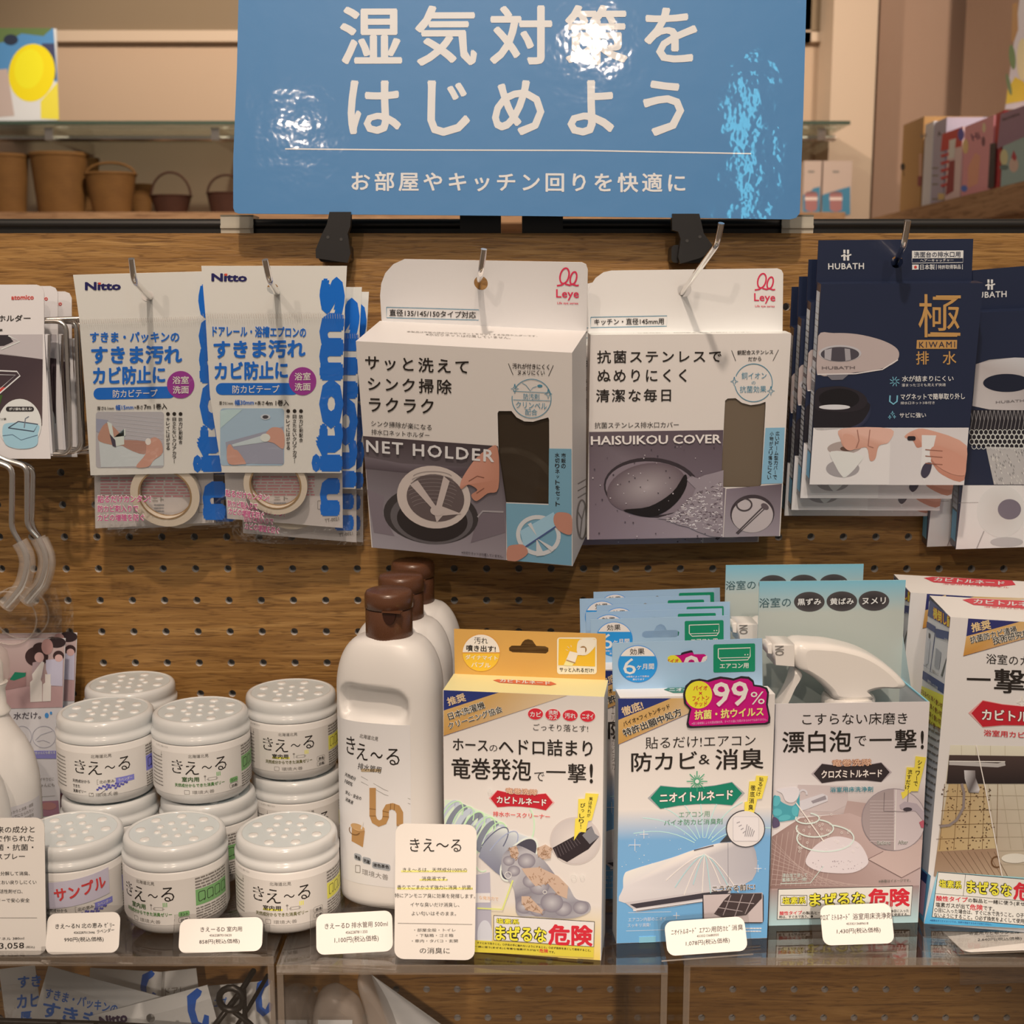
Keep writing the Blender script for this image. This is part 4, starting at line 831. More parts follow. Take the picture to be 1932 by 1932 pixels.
# ================================================================ acrylic shelves
def shelf(x0, x1, yf, apron, label, legs=(1, 1)):
    t = thing('acrylic_shelf', label, 'shelf', M.Translation((0, 0, ZS)), 'clear acrylic shelves on the pegboard')
    b = MB(); b.box(x0, x1, yf + .0005, -.002, -.005, 0, mat='acrylic'); b.build('shelf_top', t)
    e = MB(); e.box(x0, x1, yf - .0008, yf + .0004, -.0055, .0003, mat='acrylic_edge'); e.build('front_edge', t)
    a = MB()
    a.box(x0, x1, yf + .0006, yf + .0046, -.0052 - apron, -.0052, mat='acrylic'); a.build('front_apron', t)
    for i, x in enumerate((x0, x1)):
        if legs[i]:
            s = MB(); dx = .004 if i == 0 else -.004; q = sorted((x, x + dx)); s.box(q[0], q[1], yf + .0048, -.002, -.0052 - apron, -.0052, mat='acrylic'); s.box(q[0], q[1], yf, yf + .0005, -.0052 - apron, -.0056, mat='acrylic_edge'); s.build('side_panel', t)
XL = onz(513, 1815, ZS).x; X2a, X2b = onz(520, 1822, ZS).x, onz(1262, 1830, ZS).x; X3 = onz(1292, 1812, ZS).x
YF1, YF2, YF3 = onz(300, 1806, ZS).y, onz(900, 1822, ZS).y, onz(1500, 1808, ZS).y
shelf(-.55, XL, YF1, .20, 'clear acrylic shelf under the white gel jars, left', (0, 1))
shelf(X2a + .0005, X2b, YF2, .20, 'clear acrylic shelf under the white bottles and yellow carton')
shelf(X3, .60, YF3, .20, 'clear acrylic shelf under the bathroom cleaner cartons, right', (1, 0))

# ================================================================ gel jars
JR, JH, JB = .0345, .0605, .0445
def jar_wrap(R): return lambda s, z, e: V(((R + e) * math.sin(s / R), -(R + e) * math.cos(s / R), z))
GRN, YLW, LAV = pc(116, 152, 92), pc(222, 206, 80), pc(120, 112, 170)
def jar(kind, name, label, mw, group='gel jars on the left shelf', sample=False):
    t = thing(name, label, 'jar', mw, group)
    b = MB(); b.lathe([(.0275, 0), (.0305, .0008), (.0330, .0035), (JR, .0085), (JR, JB - .0015), (JR - .0004, JB - .0006), (JR - .0012, JB)], 64, mat='white_plastic'); b.build('jar_body', t)
    l = MB(); J = JR + .0002
    l.lathe([(J - .0002, JB + .0002), (J, JB + .0010), (J, JB + .0042), (J - .0013, JB + .0048), (J - .0013, JB + .0074), (J - .0010, JB + .0084), (J - .0012, JB + .0118), (J - .0017, JB + .0138), (J - .0028, JB + .0151), (J - .0042, JB + .0156), (J - .0050, JB + .0155), (J - .0055, JB + .0149)], 64, mat='lid_frost', cap=False)
    lid = l.build('lid', t)
    v = MB(); zt = JB + .0148; v.lathe([(J - .0053, zt), (.0005, zt)], 64, (.62, .70, .74), 'gloss_print', cap=False)
    pts = [(.0226 * math.sin(i * .7854 + .39), .0226 * math.cos(i * .7854 + .39), .0034) for i in range(8)] + [(.0112 * math.sin(i * .7854), .0112 * math.cos(i * .7854), .0024) for i in range(8)] + [(0, 0, .0018)]
    for x, y, r in pts: v.lathe([(r, zt), (r * .92, zt + .0007), (r * .55, zt + .0009), (.0001, zt + .0009)], 14, (.76, .77, .77), 'gloss_print', cx=x, cy=y, cap=False)
    v.build('vent_disc', lid)
    q = MB(); W = jar_wrap(JR); n = 112; z0, z1 = .0085, JB - .0055
    q.add([W(-.088 + .176 * i / n, z, .00011) for z in (z0, z1) for i in range(n + 1)], [(i, i + 1, n + 2 + i, n + 1 + i) for i in range(n)], (.77, .765, .755), 'print', True)
    a = Art(q, M.Identity(4), crop=None, wrap=W)
    a.T('北海道北見', -7, 36.9, 7, 36.9, 2.5, GREY, .01, 1)
    for ch, x0, x1, y, hh in (('き', -19.5, -11, 29.2, 9.8), ('え', -9.5, 0, 28.4, 9.8), ('～', 2, 9, 28.4, 2.6), ('る', 11, 19.5, 29.6, 9.8)): a.T(ch, x0, y, x1, y, hh, INK, .0, 1)
    if kind == 'lav':
        a.T('天然成分から', -22, 18.6, -8.5, 18.6, 2.4, INK, .012, 1); a.T('できた', -22, 14.8, -16, 14.8, 2.4, INK, .012, 1); a.T('消臭ゼリー', -22, 11.2, -11.5, 11.2, 2.4, INK, .012, 1)
        a.T('北の恵み', -2, 18.3, 8, 18.3, 2.4, INK, .005, 2); a.frameline(-3.5, 16.4, 9, 20, .25, GREY, 1); a.rect(9, 20.2, 22, 16.2, LAV, 1); a.T('ラベンダー', 10.5, 18.3, 20.5, 18.3, 2.2, WHITE, .01, 2)
        for k in range(3):
            x = -5 + k * 6; a.line([(x - 3, 9.5), (x + 3, 13.6)], .35, INK, 1)
            for j in range(7): a.ell(x + 1.5 + j * 1.3, 12.8 + j * .45 + (j % 2), .9, .8, pc(84, 76, 140), 2, n=8)
        a.T('環境大善', -3, 6.9 + 2.6, 11, 6.9 + 2.6, 2.6, GREY, .004, 1) if False else None
    else:
        c = GRN if kind == 'grn' else YLW; dk = pc(70, 110, 46) if kind == 'grn' else pc(96, 88, 40)
        a.rect(-12, 19.8, 1, 18.4, c, 1) if kind == 'yel' else None
        a.T('室内用', -12, 20.3, 0, 20.3, 3.6, pc(60, 84, 40) if kind == 'grn' else INK, .02, 2)
        a.line([(4, 18.6), (4, 21.5)], .3, GREY, 1); a.ell(4, 22, .8, .7, GREY, 1, n=8); a.frameline(6, 18.8, 12, 20.6, .3, GREY, 1); a.line([(5, 19.6), (13, 19.6)], .3, GREY, 1)
        for k in range(3): a.line([(12.2 + k * 1.1, 21), (12.2 + k * 1.1, 24)], .6, c, 1)
        a.T('天然成分からできた消臭ゼリー', -17.5, 15.9, 17.5, 15.9, 2.7, dk, .02, 2)
        for k, (s_, cc) in enumerate((('ミント' if kind == 'grn' else '無香', c if kind == 'grn' else None), ('抗菌', None))):
            y = 15.4 - k * 4
            if cc: a.rrect(21.5, y - 1.7, 28.5, y + 1.7, 1, cc, 3)
            else: a.line([(p[0], p[1]) for p in rr_outline(21.5, y - 1.7, 28.5, y + 1.7, 1)] + [(28.5, y - .7)], .25, GREY, 1)
            a.T(s_, 22.7, y, 27.3, y, 2, INK, .012, 5)
    a.frameline(-10.5, 9.4, -7, 12.2, .3, GREY, 1) if kind != 'lav' else a.frameline(-9.5, 8.9 - 1, -6.5, 9.9 + .4, .3, GREY, 1)
    a.T('環境大善', -5, 10.8 if kind != 'lav' else 9.0, 10, 10.8 if kind != 'lav' else 9.0, 2.6, GREY, .0, 2)
    if kind != 'lav':
        a.T('※ここを下にして開けてください', -35, 42.2, -22, 42.2, 1.3, GREY, 0, 1); a.line([(-29, 38), (-29, 35)], .3, GREY, 1); a.poly([(-29.8, 36), (-28.2, 36), (-29, 34.6)], GREY, 1)
    for k in range(9): a.lines(-42, 34 - k * 2.6, -28.5, 34 - k * 2.6 - .1, 1, .8, GREY, 1)
    # back information panel, green, yellow or lavender
    kc = dict(lav=LAV, grn=GRN, yel=YLW)[kind]; a.rect(33, 30, 60, 19, kc, 1) if True else None
    for k in range(4): a.line([(p[0], p[1]) for p in rr_outline(35 + k * 6.4, 21.5, 39.6 + k * 6.4, 28, 1)] + [(39.6 + k * 6.4, 22.5)], .4, INK, 2)
    for k in range(4): a.lines(33, 37.5 - k * 2.1, 60, 37.4 - k * 2.1, 1, 1.2, GREY, 1)
    for k in range(6): a.lines(33, 17 - k * 1.8, 60, 16.9 - k * 1.8, 1, 1.0, GREY, 1)
    lab = q.build('label', t)
    if sample:
        s = MB(); W2 = jar_wrap(JR + .0003); aa = Art(s, M.Identity(4), crop=None, wrap=W2); n = 14
        s.add([W2(-20 * .001 + .040 * i / n, z + .0035 * (i / n - .5), .0001) for z in (.0215, .0395) for i in range(n + 1)], [(i, i + 1, n + 2 + i, n + 1 + i) for i in range(n)], pc(190, 172, 176), 'print', True)
        aa.T('サンプル', -16, 29.5, 17, 33.5, 9, pc(196, 60, 56), .03, 2, upright=False); s.build('sample_sticker', lab)['label'] = 'pale sticker with red handwriting'
    return t
def jm(px, Y, lev, rot): p = at(px, 1600 - 180 * lev, Y); return M.Translation((p.x, Y, ZS + .0002 + lev * (JH + .0004))) @ M.Rotation(rad(rot), 4, 'Z')
FR, MD, RR, M2 = -.1715, -.102, -.0357, -.056
jar('lav', 'gel_jar', 'white gel jar with a handwritten sample sticker, front row at the left', jm(137, FR, 0, 25), sample=True)
g = jar('grn', 'gel_jar', 'green lettered gel jar in the middle of the front row', jm(331, FR, 0, -20))
y_ = jar('yel', 'gel_jar', 'yellow lettered gel jar in the front row beside the white bottle', jm(542, FR, 0, 2))
lv = jar('lav', 'gel_jar', 'lavender gel jar on top of the second row, left', jm(203, MD, 1, 11))
dup(g, jm(381, MD, 1, 10), 'green lettered gel jar on top of the second row, middle')
dup(y_, jm(552, M2, 1, 5), 'yellow lettered gel jar on top of the second row, right')
dup(lv, jm(213, MD, 0, 20), 'lower lavender gel jar of the second row, lid showing between jars')
dup(g, jm(397, MD, 0, -45), 'lower green gel jar of the second row, its green back panel showing')
dup(y_, jm(562, M2, 0, 20), 'lower gel jar of the second row under the yellow lettered one')
dup(lv, jm(252, RR + .0005, 1, 10), 'rear gel jar against the pegboard, only its lid showing')
dup(lv, jm(252, RR + .0005, 0, 10), 'lower rear gel jar, hidden under the rear lid')

# ================================================================ white drain bottles
BA, BB, BN = .0362, .0235, 2.7
def bottle():
    o = onz(735, 1724, ZS); c = V((o.x, o.y + .028, ZS + .0002))
    mw = M.Translation(c) @ M.Rotation(rad(-14), 4, 'Z')
    t = thing('drain_cleaner_bottle', 'front white bottle with a pipe drawing on its label and a brown cap', 'bottle', mw, 'white bottles with brown caps')
    prof = [(0, .90, .88), (.001, .94, .92), (.003, .985, .98), (.006, 1, 1)] + [(.006 + i * .0036, 1, 1) for i in range(1, 41)]
    prof += [(.150 + .037 * i / 20, .44 + .56 * math.sqrt(max(0, 1 - (i / 20) ** 2.1)), .62 + .38 * math.sqrt(max(0, 1 - (i / 20) ** 2.4))) for i in range(1, 21)]
    n = 120; vs = []
    def dent(x, z):
        ax, az, r = .0265, .0145, .0125; dx, dz = abs(x + .005) - (ax - r), abs(z - .1425 + .06 * x) - (az - r)
        q = math.hypot(max(dx, 0), max(dz, 0)) + min(max(dx, dz), 0) - r
        s = min(1, max(0, -q / .0055)); return .0085 * s * s * (3 - 2 * s)
    for z, ka, kb in prof:
        for i in range(n):
            a = 2 * math.pi * i / n; s, cc = math.sin(a), math.cos(a)
            x = BA * ka * math.copysign(abs(s) ** (2 / BN), s); y = -BB * kb * math.copysign(abs(cc) ** (2 / BN), cc)
            if y < 0: y = min(0, y + dent(x, z))
            vs.append((x, y, z))
    k = len(prof) - 1; b = MB()
    b.add(vs, [(j * n + i, j * n + (i + 1) % n, (j + 1) * n + (i + 1) % n, (j + 1) * n + i) for j in range(k) for i in range(n)], (.76, .75, .735), 'white_plastic', True)
    b.add(vs[:n], [tuple(range(n))], mat='white_plastic'); b.add(vs[k * n:], [tuple(range(n))], mat='white_plastic'); b.build('bottle_body', t)
    fy = lambda x: -BB * max(0, 1 - min(1, abs(x / BA)) ** BN) ** (1 / BN)
    wrap = lambda s, z, e: V((s, fy(s) - e - .0002, z))
    q = MB(); a = Art(q, mw, o=(0, -BB, 0), crop=C('B6'), wrap=None)
    A = Art(q, mw, o=(0, -BB, 0), crop=C('B5'))
    for art in (a, A):
        art.wrap = (lambda s, z, e: V((s, fy(s) - e - .0002, z)))
    # the planes' own origin is (0,-BB,0): s is x, t is height
    x0, x1 = -.0335, .0212; z0 = A.st(900, 1400)[1]; z1 = a.st(400, 1235)[1]; m_ = 24
    q.add([wrap(x0 + (x1 - x0) * i / m_, z, 0) for z in (z0, z1) for i in range(m_ + 1)], [(i, i + 1, m_ + 2 + i, m_ + 1 + i) for i in range(m_)], pc(208, 192, 180), 'print', True)
    a.T('北海道北見', 280, 1316, 408, 1338, 28, GREY, .01, 1)
    for ch, xa, xb, y, hh in (('き', 180, 248, 1384, 122), ('え', 258, 335, 1422, 112), ('～', 355, 438, 1444, 40), ('る', 462, 550, 1456, 112)): a.T(ch, xa, y, xb, y + 8, hh, INK, 0, 1, True)
    a.T('排水管用', 268, 1520, 428, 1548, 44, INK, .0, 2); a.rect(290, 1540, 425, 1560, pc(170, 140, 104), 1)
    a.T('天然成分', 168, 1588, 252, 1612, 26, INK, .012, 2); a.T('100%', 168, 1634, 228, 1652, 26, INK, .012, 2); a.T('安心・安全の', 172, 1708, 292, 1742, 26, INK, .012, 2); a.T('消臭液', 172, 1755, 232, 1775, 26, INK, .012, 2)
    BRN = pc(168, 120, 70); a.line([(290, 1592), (450, 1680), (618, 1752)], 2.5, GREY, 1); a.line([(290, 1628), (450, 1712), (618, 1785)], 2.5, GREY, 1)
    A.line([(1047, 780), (1047, 960), (1060, 995), (1088, 1012), (1120, 1000), (1132, 970), (1132, 930), (1145, 905), (1175, 900), (1205, 912), (1222, 945), (1222, 1030)], 42, BRN, 2)
    for p in ([(1026, 915), (1068, 920)], [(1026, 962), (1068, 962)], [(1112, 930), (1154, 940)], [(1112, 965), (1154, 968)], [(1165, 880), (1162, 925)], [(1190, 882), (1186, 928)]): A.line(p, 3, pc(110, 72, 36), 3)
    A.poly([(905, 1035), (995, 1060), (982, 1168), (902, 1135)], BRN, 2); A.ell(945, 1040, 50, 22, pc(186, 140, 90), 3, rot=14); A.ring(925, 1060, 40, 30, 5, pc(110, 72, 36), 3, a0=150, a1=330); A.line([(972, 1050), (985, 1000)], 9, WHITE, 4)
    for x0_, x1_, y, s_ in ((920, 972, 1230, '無香'), (978, 1036, 1250, '抗菌'), (1042, 1162, 1280, '液色茶色')): A.rrect(x0_, y - 22, x1_, y + 22, 14, pc(150, 144, 140), 1, skew=-.18); A.T(s_, x0_ + 8, y, x1_ - 8, y + 16, 24, INK, .02, 2, True)
    A.frameline(930, 1290, 962, 1335, 4, GREY, 1); A.T('環境大善', 976, 1326, 1148, 1364, 38, GREY, 0, 1, True)
    q.build('label', t)
    cp = MB(); rb = lambda i: .00022 if i % 2 else 0
    cp.lathe([(.0153, .186), (.0156, .1865), (.0156, .205), (.0153, .2055)], 96, mat='brown_plastic', rib=rb); cap = cp.build('cap', t)
    ld = MB(); ld.lathe([(.0156, .2060), (.0162, .2063), (.0163, .2115), (.0162, .2150), (.0152, .2172), (.0135, .2180), (.0001, .2186)], 64, mat='brown_plastic', cap=False)
    ld.bbox(.001, .014, -.0172, -.012, .2058, .2068, .0004, mat='brown_plastic') ; ld.build('flip_lid', cap)
    th = MB(); th.prism([(.0055 + .0045 * math.cos(rad(a_)), .2052 + .0075 * math.sin(rad(a_))) for a_ in range(180, 361, 12)], -.0159, -.0135, (.04, .014, .008), 'gloss_print'); th.build('thumb_notch', cap)
    for px, py, lb in ((.004, .050, 'middle white bottle with a brown cap, behind the front one'), (.0085, .100, 'rear white bottle with a brown cap, nearest the pegboard')):
        p = mw.translation + V((px, py, 0)); r = M.Translation(p) @ M.Rotation(rad(-14), 4, 'Z'); dup(t, r, lb)
bottle()
# ================================================================ cartons standing on the shelves
DKR = pc(176, 30, 40); CRM = pc(222, 206, 176); GB = pc(196, 150, 90); NVB = pc(40, 48, 100); RD = pc(196, 40, 50); YEL = pc(236, 214, 60)
def banner(a, p, c=NVB, g=GB):      # p: corner x,y, tri x, tri y, band x, band y
    x, y, tx, ty, bx, by, dy = p
    a.poly([(x, y), (tx, y + dy * .4), (x, ty)], c, 1); a.poly([(x, ty), (tx, y + dy * .4), (bx, y + dy), (x, by)], [g, g, pc(206, 176, 140), pc(180, 130, 66)], 1); a.line([(x, by), (bx, y + dy)], 4, pc(60, 50, 90), 2)
def outlined(a, s, x0, y0, x1, y1, h, c, oc, b=.02, ob=.07, L=3, up=True):
    a.T(s, x0 - h * .03, y0, x1 + h * .03, y1, h * 1.07, oc, ob, L, up); a.T(s, x0, y0, x1, y1, h, c, b, L + 1, up)
def hexlogo(a, cx, cy, hw, hh, c, sk, edge, txt, top, tc=pc(236, 222, 214)):
    P = lambda u, v: (cx + u * hw, cy + v * hh + u * sk)
    for k, cc, L in ((1.06, edge, 1), (1, c, 2)): a.poly([P(-k, 0), P(-.78, -k), P(-.4, -k * .78), P(0, -k * .7), P(.4, -k * .78), P(.78, -k), P(k, 0), P(.78, k), P(.4, k * .8), P(0, k * .74), P(-.4, k * .8), P(-.78, k)], cc, L)
    outlined(a, txt, cx - hw * .80, cy - sk * .8 + hh * .05, cx + hw * .80, cy + sk * .8 + hh * .05, hh * .85, tc, pc(60, 20, 24), .03, .07, 3)
    if top: outlined(a, top, cx - hw * .52, cy - hh * 1.08 - sk * .5, cx + hw * .52, cy - hh * 1.08 + sk * .5, hh * .72, pc(206, 160, 130), pc(150, 90, 60), .02, .06, 5)
def bolt(a, pts, c=pc(232, 190, 70)): a.poly(pts, c, 8)
def danger(a, x0, y0, x1, y1, sl, big=True): pass

def yellow_box():
    mw, w, h = frame_std((840, 1791), (1134, 1812), (838, 1302)); d = .036
    t = thing('hose_cleaner_carton', 'white and yellow upright carton with a yellow hang tab beside the front white bottle', 'carton', mw)
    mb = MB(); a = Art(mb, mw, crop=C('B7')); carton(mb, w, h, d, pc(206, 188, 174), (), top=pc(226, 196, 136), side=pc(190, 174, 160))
    a.lim = (0, w, 0, h); banner(a, (92, 758, 650, 968, 1345, 1225, 46))
    a.T('推奨', 130, 882, 312, 828, 86, pc(206, 170, 130), .03, 3, False); outlined(a, '日本洗濯機', 140, 1030, 505, 905, 74, INK, pc(216, 200, 180), .01, .07, 3, False); outlined(a, 'クリーニング協会', 140, 1128, 682, 948, 68, INK, pc(216, 200, 180), .01, .07, 3, False)
    for i, s_ in enumerate(('カビ', None, '汚れ', 'ニオイ')):
        x, y = 1022 + i * 176, 1002 + i * 7.6; a.ell(x, y, 81, 62, pc(226, 190, 176), 1); a.ell(x, y, 76, 57, RD, 2)
        if s_: a.T(s_, x - 56, y, x + 58, y + 4, 54, PALE, .02, 3, True)
        else: a.T('洗剤', x - 45, y - 24, x + 48, y - 20, 44, PALE, .02, 3, True); a.T('カス', x - 42, y + 24, x + 44, y + 27, 44, PALE, .02, 3, True)
    a.T('ごっそり落とす!', 1000, 1135, 1555, 1152, 72, INK, .0, 2)
    a.T('ホース', 185, 1308, 540, 1322, 118, INK, .012, 2); a.T('の', 555, 1348, 636, 1350, 66, INK, .0, 2); a.T('ヘドロ詰まり', 650, 1330, 1600, 1352, 170, INK, .014, 2)
    a.T('竜巻発泡', 172, 1548, 978, 1572, 218, INK, .012, 2); a.T('で', 1010, 1636, 1112, 1638, 92, INK, 0, 2); a.T('一', 1130, 1588, 1328, 1592, 18, INK, 0, 2); a.T('撃', 1350, 1600, 1535, 1604, 195, INK, .01, 2); a.T('!', 1570, 1605, 1604, 1607, 200, INK, .03, 2)
    b = Art(mb, mw, crop=C('B8')); b.lim = (0, w, 0, h)
    b.quad([(500, 900), (1740, 960), (1732, 1392), (500, 1372)], pc(206, 188, 174), 1, pc(228, 184, 90))
    # corrugated hose with green vapour, grey sludge pouring out
    b.poly([(500, 120), (600, 130), (900, 260), (1000, 330), (800, 560), (600, 420), (500, 380)], [pc(196, 206, 170)] * 7, 2)
    for i in range(7): b.ring(530 + i * 62, 250 + i * 32, 42, 120, 44, pc(120, 118, 124) if i % 2 else pc(176, 174, 176), 3, rot=30)
    for i in range(5): b.ring(560 + i * 85, 250 + i * 42, 70, 130, 9, pc(176, 200, 150), 4, rot=28, a0=20, a1=200)
    b.ring(1150, 320, 60, 140, 12, pc(186, 206, 164), 3, rot=0, a0=-60, a1=70); b.ring(800, 600, 60, 90, 8, pc(186, 206, 164), 3, a0=90, a1=300)
    b.poly([(770, 570), (830, 400), (930, 330), (1180, 420), (1225, 520), (1010, 770), (900, 690)], [pc(130, 126, 136), pc(150, 146, 150), pc(206, 200, 198), pc(196, 190, 190), pc(140, 134, 142), pc(110, 104, 114), pc(120, 116, 126)], 4)
    b.ring(870, 500, 70, 200, 8, pc(90, 88, 104), 5, rot=38, a0=20, a1=190); b.ring(940, 540, 75, 210, 8, pc(150, 150, 166), 5, rot=38, a0=20, a1=190)
    b.ell(1090, 590, 100, 200, pc(70, 64, 72), 5, rot=38); b.ring(1090, 590, 100, 200, 14, pc(206, 202, 204), 6, rot=38)
    SL = [pc(150, 140, 140), pc(120, 110, 114), pc(172, 160, 156)]
    b.blob([(960, 560), (1060, 480), (1180, 520), (1290, 600), (1400, 740), (1480, 800), (1540, 900), (1640, 930), (1650, 1000), (1540, 1050), (1400, 1058), (1220, 1040), (1080, 1030), (1060, 900), (1040, 800), (960, 700)], [SL[i % 3] for i in range(16)], 7)
    for cx, cy, r in ((1150, 600, 70), (1250, 800, 80), (1180, 760, 60), (1350, 930, 90), (1130, 960, 66), (1580, 970, 62), (1240, 990, 60), (1440, 980, 70), (1050, 680, 50), (1010, 600, 46)): b.ell(cx, cy, r, r * .85, pc(176, 164, 160), 8, cc=pc(124, 112, 116))
    BR = pc(150, 112, 84)
    for pts in ([(1010, 500), (1070, 480), (1090, 540), (1070, 590), (1030, 570)], [(1230, 500), (1300, 470), (1350, 500), (1340, 580), (1280, 590), (1240, 560)], [(1110, 660), (1250, 650), (1400, 720), (1480, 800), (1470, 900), (1400, 870), (1320, 780), (1220, 800), (1150, 720)], [(1110, 880), (1170, 880), (1280, 990), (1270, 1020), (1150, 990), (1110, 930)]):
        b.poly(pts, pc(186, 152, 128), 9)
        cx = sum(p[0] for p in pts) / len(pts); cy = sum(p[1] for p in pts) / len(pts)
        for i in range(26):
            p = random.choice(pts); u = random.uniform(.1, 1.05); x, y = cx + (p[0] - cx) * u, cy + (p[1] - cy) * u; b.line([(x, y), (x + random.uniform(-18, 18), y + random.uniform(-18, 18)), (x + random.uniform(-22, 22), y + random.uniform(-22, 22))], 4, BR, 10)
    for x, y, r in ((1005, 712, 26), (1295, 846, 14), (1525, 730, 20), (1592, 728, 16), (860, 45, 16)): b.ring(x, y, r, r, 4, pc(214, 206, 202), 11)
    b.ell(1535, 445, 202, 190, pc(190, 170, 158), 2); b.ell(1535, 445, 192, 180, pc(206, 186, 172), 3, cc=pc(186, 168, 158))
    b.poly([(1355, 500), (1520, 410), (1660, 330), (1690, 390), (1725, 410), (1640, 510), (1470, 612), (1390, 570)], pc(44, 34, 36), 4); b.poly([(1590, 400), (1665, 325), (1690, 385), (1725, 412), (1650, 470)], pc(120, 112, 112), 5)
    for i in range(9): b.line([(1372 + i * 20, 500 - i * 11), (1400 + i * 22, 580 - i * 14)], 5, pc(90, 76, 76), 5)
    hexlogo(b, 1110, 125, 246, 66, DKR, 16, pc(206, 150, 140), 'カビトルネード', '竜巻洗隊'); b.T('排水ホースクリーナー', 884, 230, 1335, 254, 40, pc(196, 50, 46), .012, 3, True)
    bolt(b, [(1618, 64), (1722, 70), (1665, 280), (1638, 285), (1618, 375), (1570, 370), (1525, 440), (1536, 265), (1556, 262), (1560, 110), (1612, 108)]); b.VT('実は汚れが', 1662, 92, 1640, 255, 28, INK, .015, 9); b.VT('びっしり!', 1598, 140, 1578, 348, 40, INK, .015, 9)
    b.poly([(500, 760), (860, 690), (880, 1320), (500, 1340)], pc(168, 156, 160), 7); b.poly([(500, 860), (862, 855), (862, 930), (500, 935)], pc(212, 196, 186), 8); b.T('な発泡力で', 776, 890, 928, 902, 30, pc(206, 150, 100), .0, 9)
    b.line([(760, 972), (960, 982), (1042, 752)], 12, pc(206, 200, 110), 12); b.ell(820, 1190, 60, 120, pc(196, 186, 186), 8)
    b.poly([(890, 1028), (1690, 1078), (1684, 1280), (890, 1226)], INK, 12); b.poly([(894, 1032), (1686, 1082), (1680, 1276), (894, 1222)], pc(212, 196, 186), 13)
    outlined(b, '塩素系', 910, 1070, 1095, 1080, 42, YEL, INK, .02, .08, 14); outlined(b, 'まぜるな', 905, 1165, 1310, 1185, 118, YEL, INK, .03, .09, 14); b.T('危険', 1322, 1180, 1675, 1190, 168, RD, .035, 14)
    b.poly([(600, 1216), (1684, 1280), (1680, 1362), (600, 1318)], pc(206, 180, 60), 13); b.T('○目に入った場合は、すぐに水で洗うこと。○子供の手に触れないようにすること。○必ず換気を良くして使用すること。', 560, 1230, 1660, 1305, 18, INK, .012, 14, True); b.T('の製品と一緒に使う(まぜる)と有害な塩素ガスが出て', 640, 1268, 1250, 1306, 18, INK, .012, 14, True); b.T('危険', 1252, 1306, 1322, 1310, 30, RD, .02, 14, True); b.T('です。', 1328, 1316, 1375, 1320, 18, INK, .012, 14, True)
    tp = Art(mb, mw, o=(0, 0, h), a=(1, 0, 0), u=(0, 1, 0), crop=C('B7')); tp.poly([(592, 665), (640, 655), (1180, 680), (1235, 704), (1170, 720), (660, 690)], pc(196, 90, 60), 1); tp.T('カビトルネード', 660, 668, 1170, 698, 34, PALE, .03, 2, True)
    mb.build('carton_body', t)
    f = MB(); e = Art(f, mw, o=(0, d, 0), crop=C('B7')); out = [e.st(*p) for p in [(205, 640), (196, 143), (1732, 193), (1728, 690)]][::-1]
    slot = [(950, 246), (990, 258), (1012, 290), (1030, 315), (1120, 318), (1152, 335), (1152, 372), (1125, 394), (790, 382), (755, 365), (752, 335), (780, 312), (870, 312), (890, 275), (915, 252)]
    plate(f, out, [[e.st(*p) for p in slot]], d, d + .0006, pc(200, 146, 74))
    e.ell(472, 384, 192, 190, pc(206, 140, 60), 1); e.ell(472, 384, 187, 185, pc(226, 206, 190), 2, a0=2, a1=178); e.ell(472, 384, 187, 185, pc(234, 168, 50), 2, a0=182, a1=358)
    e.T('汚れ', 402, 258, 540, 262, 66, INK, 0, 3); e.T('噴き出す!', 322, 334, 620, 344, 64, INK, .02, 3); e.T('ダイナマイト', 312, 425, 640, 436, 48, pc(240, 220, 190), .02, 3); e.T('バブル', 372, 500, 568, 508, 52, pc(240, 220, 190), .02, 3)
    e.poly(rr_outline(1240, 228, 1642, 600, 30), pc(240, 218, 176), 1); e.quad([(1258, 240), (1628, 245), (1625, 522), (1252, 508)], pc(232, 165, 44), 2)
    e.blob([(1470, 250), (1625, 250), (1630, 310), (1560, 390), (1500, 410), (1450, 380), (1440, 345)], pc(236, 214, 180), 3); e.ell(1505, 350, 36, 36, pc(150, 110, 70), 4); e.rrect(1445, 330, 1525, 405, 10, pc(240, 224, 196), 5); e.poly([(1370, 365), (1455, 385), (1420, 490), (1330, 460)], pc(240, 222, 190), 4); e.line([(1335, 455), (1425, 485)], 10, pc(150, 110, 70), 5); e.poly([(1330, 462), (1412, 490), (1390, 515), (1305, 510)], pc(236, 200, 140), 4)
    for p in ([(1330, 350), (1352, 360)], [(1345, 318), (1365, 335)], [(1380, 305), (1385, 325)]): e.line(p, 4, pc(240, 220, 190), 4)
    e.T('サッと入れるだけ!', 1266, 552, 1612, 562, 44, INK, .01, 3); f.build('hang_tab', t)
    q = MB(); q.box(b.st(1398, 1400)[0], b.st(1555, 1400)[0], .001, .0016, -.004, .001, pc(228, 184, 90)); q.build('bottom_flap', t, (0, -.0018, .0042))
yellow_box()

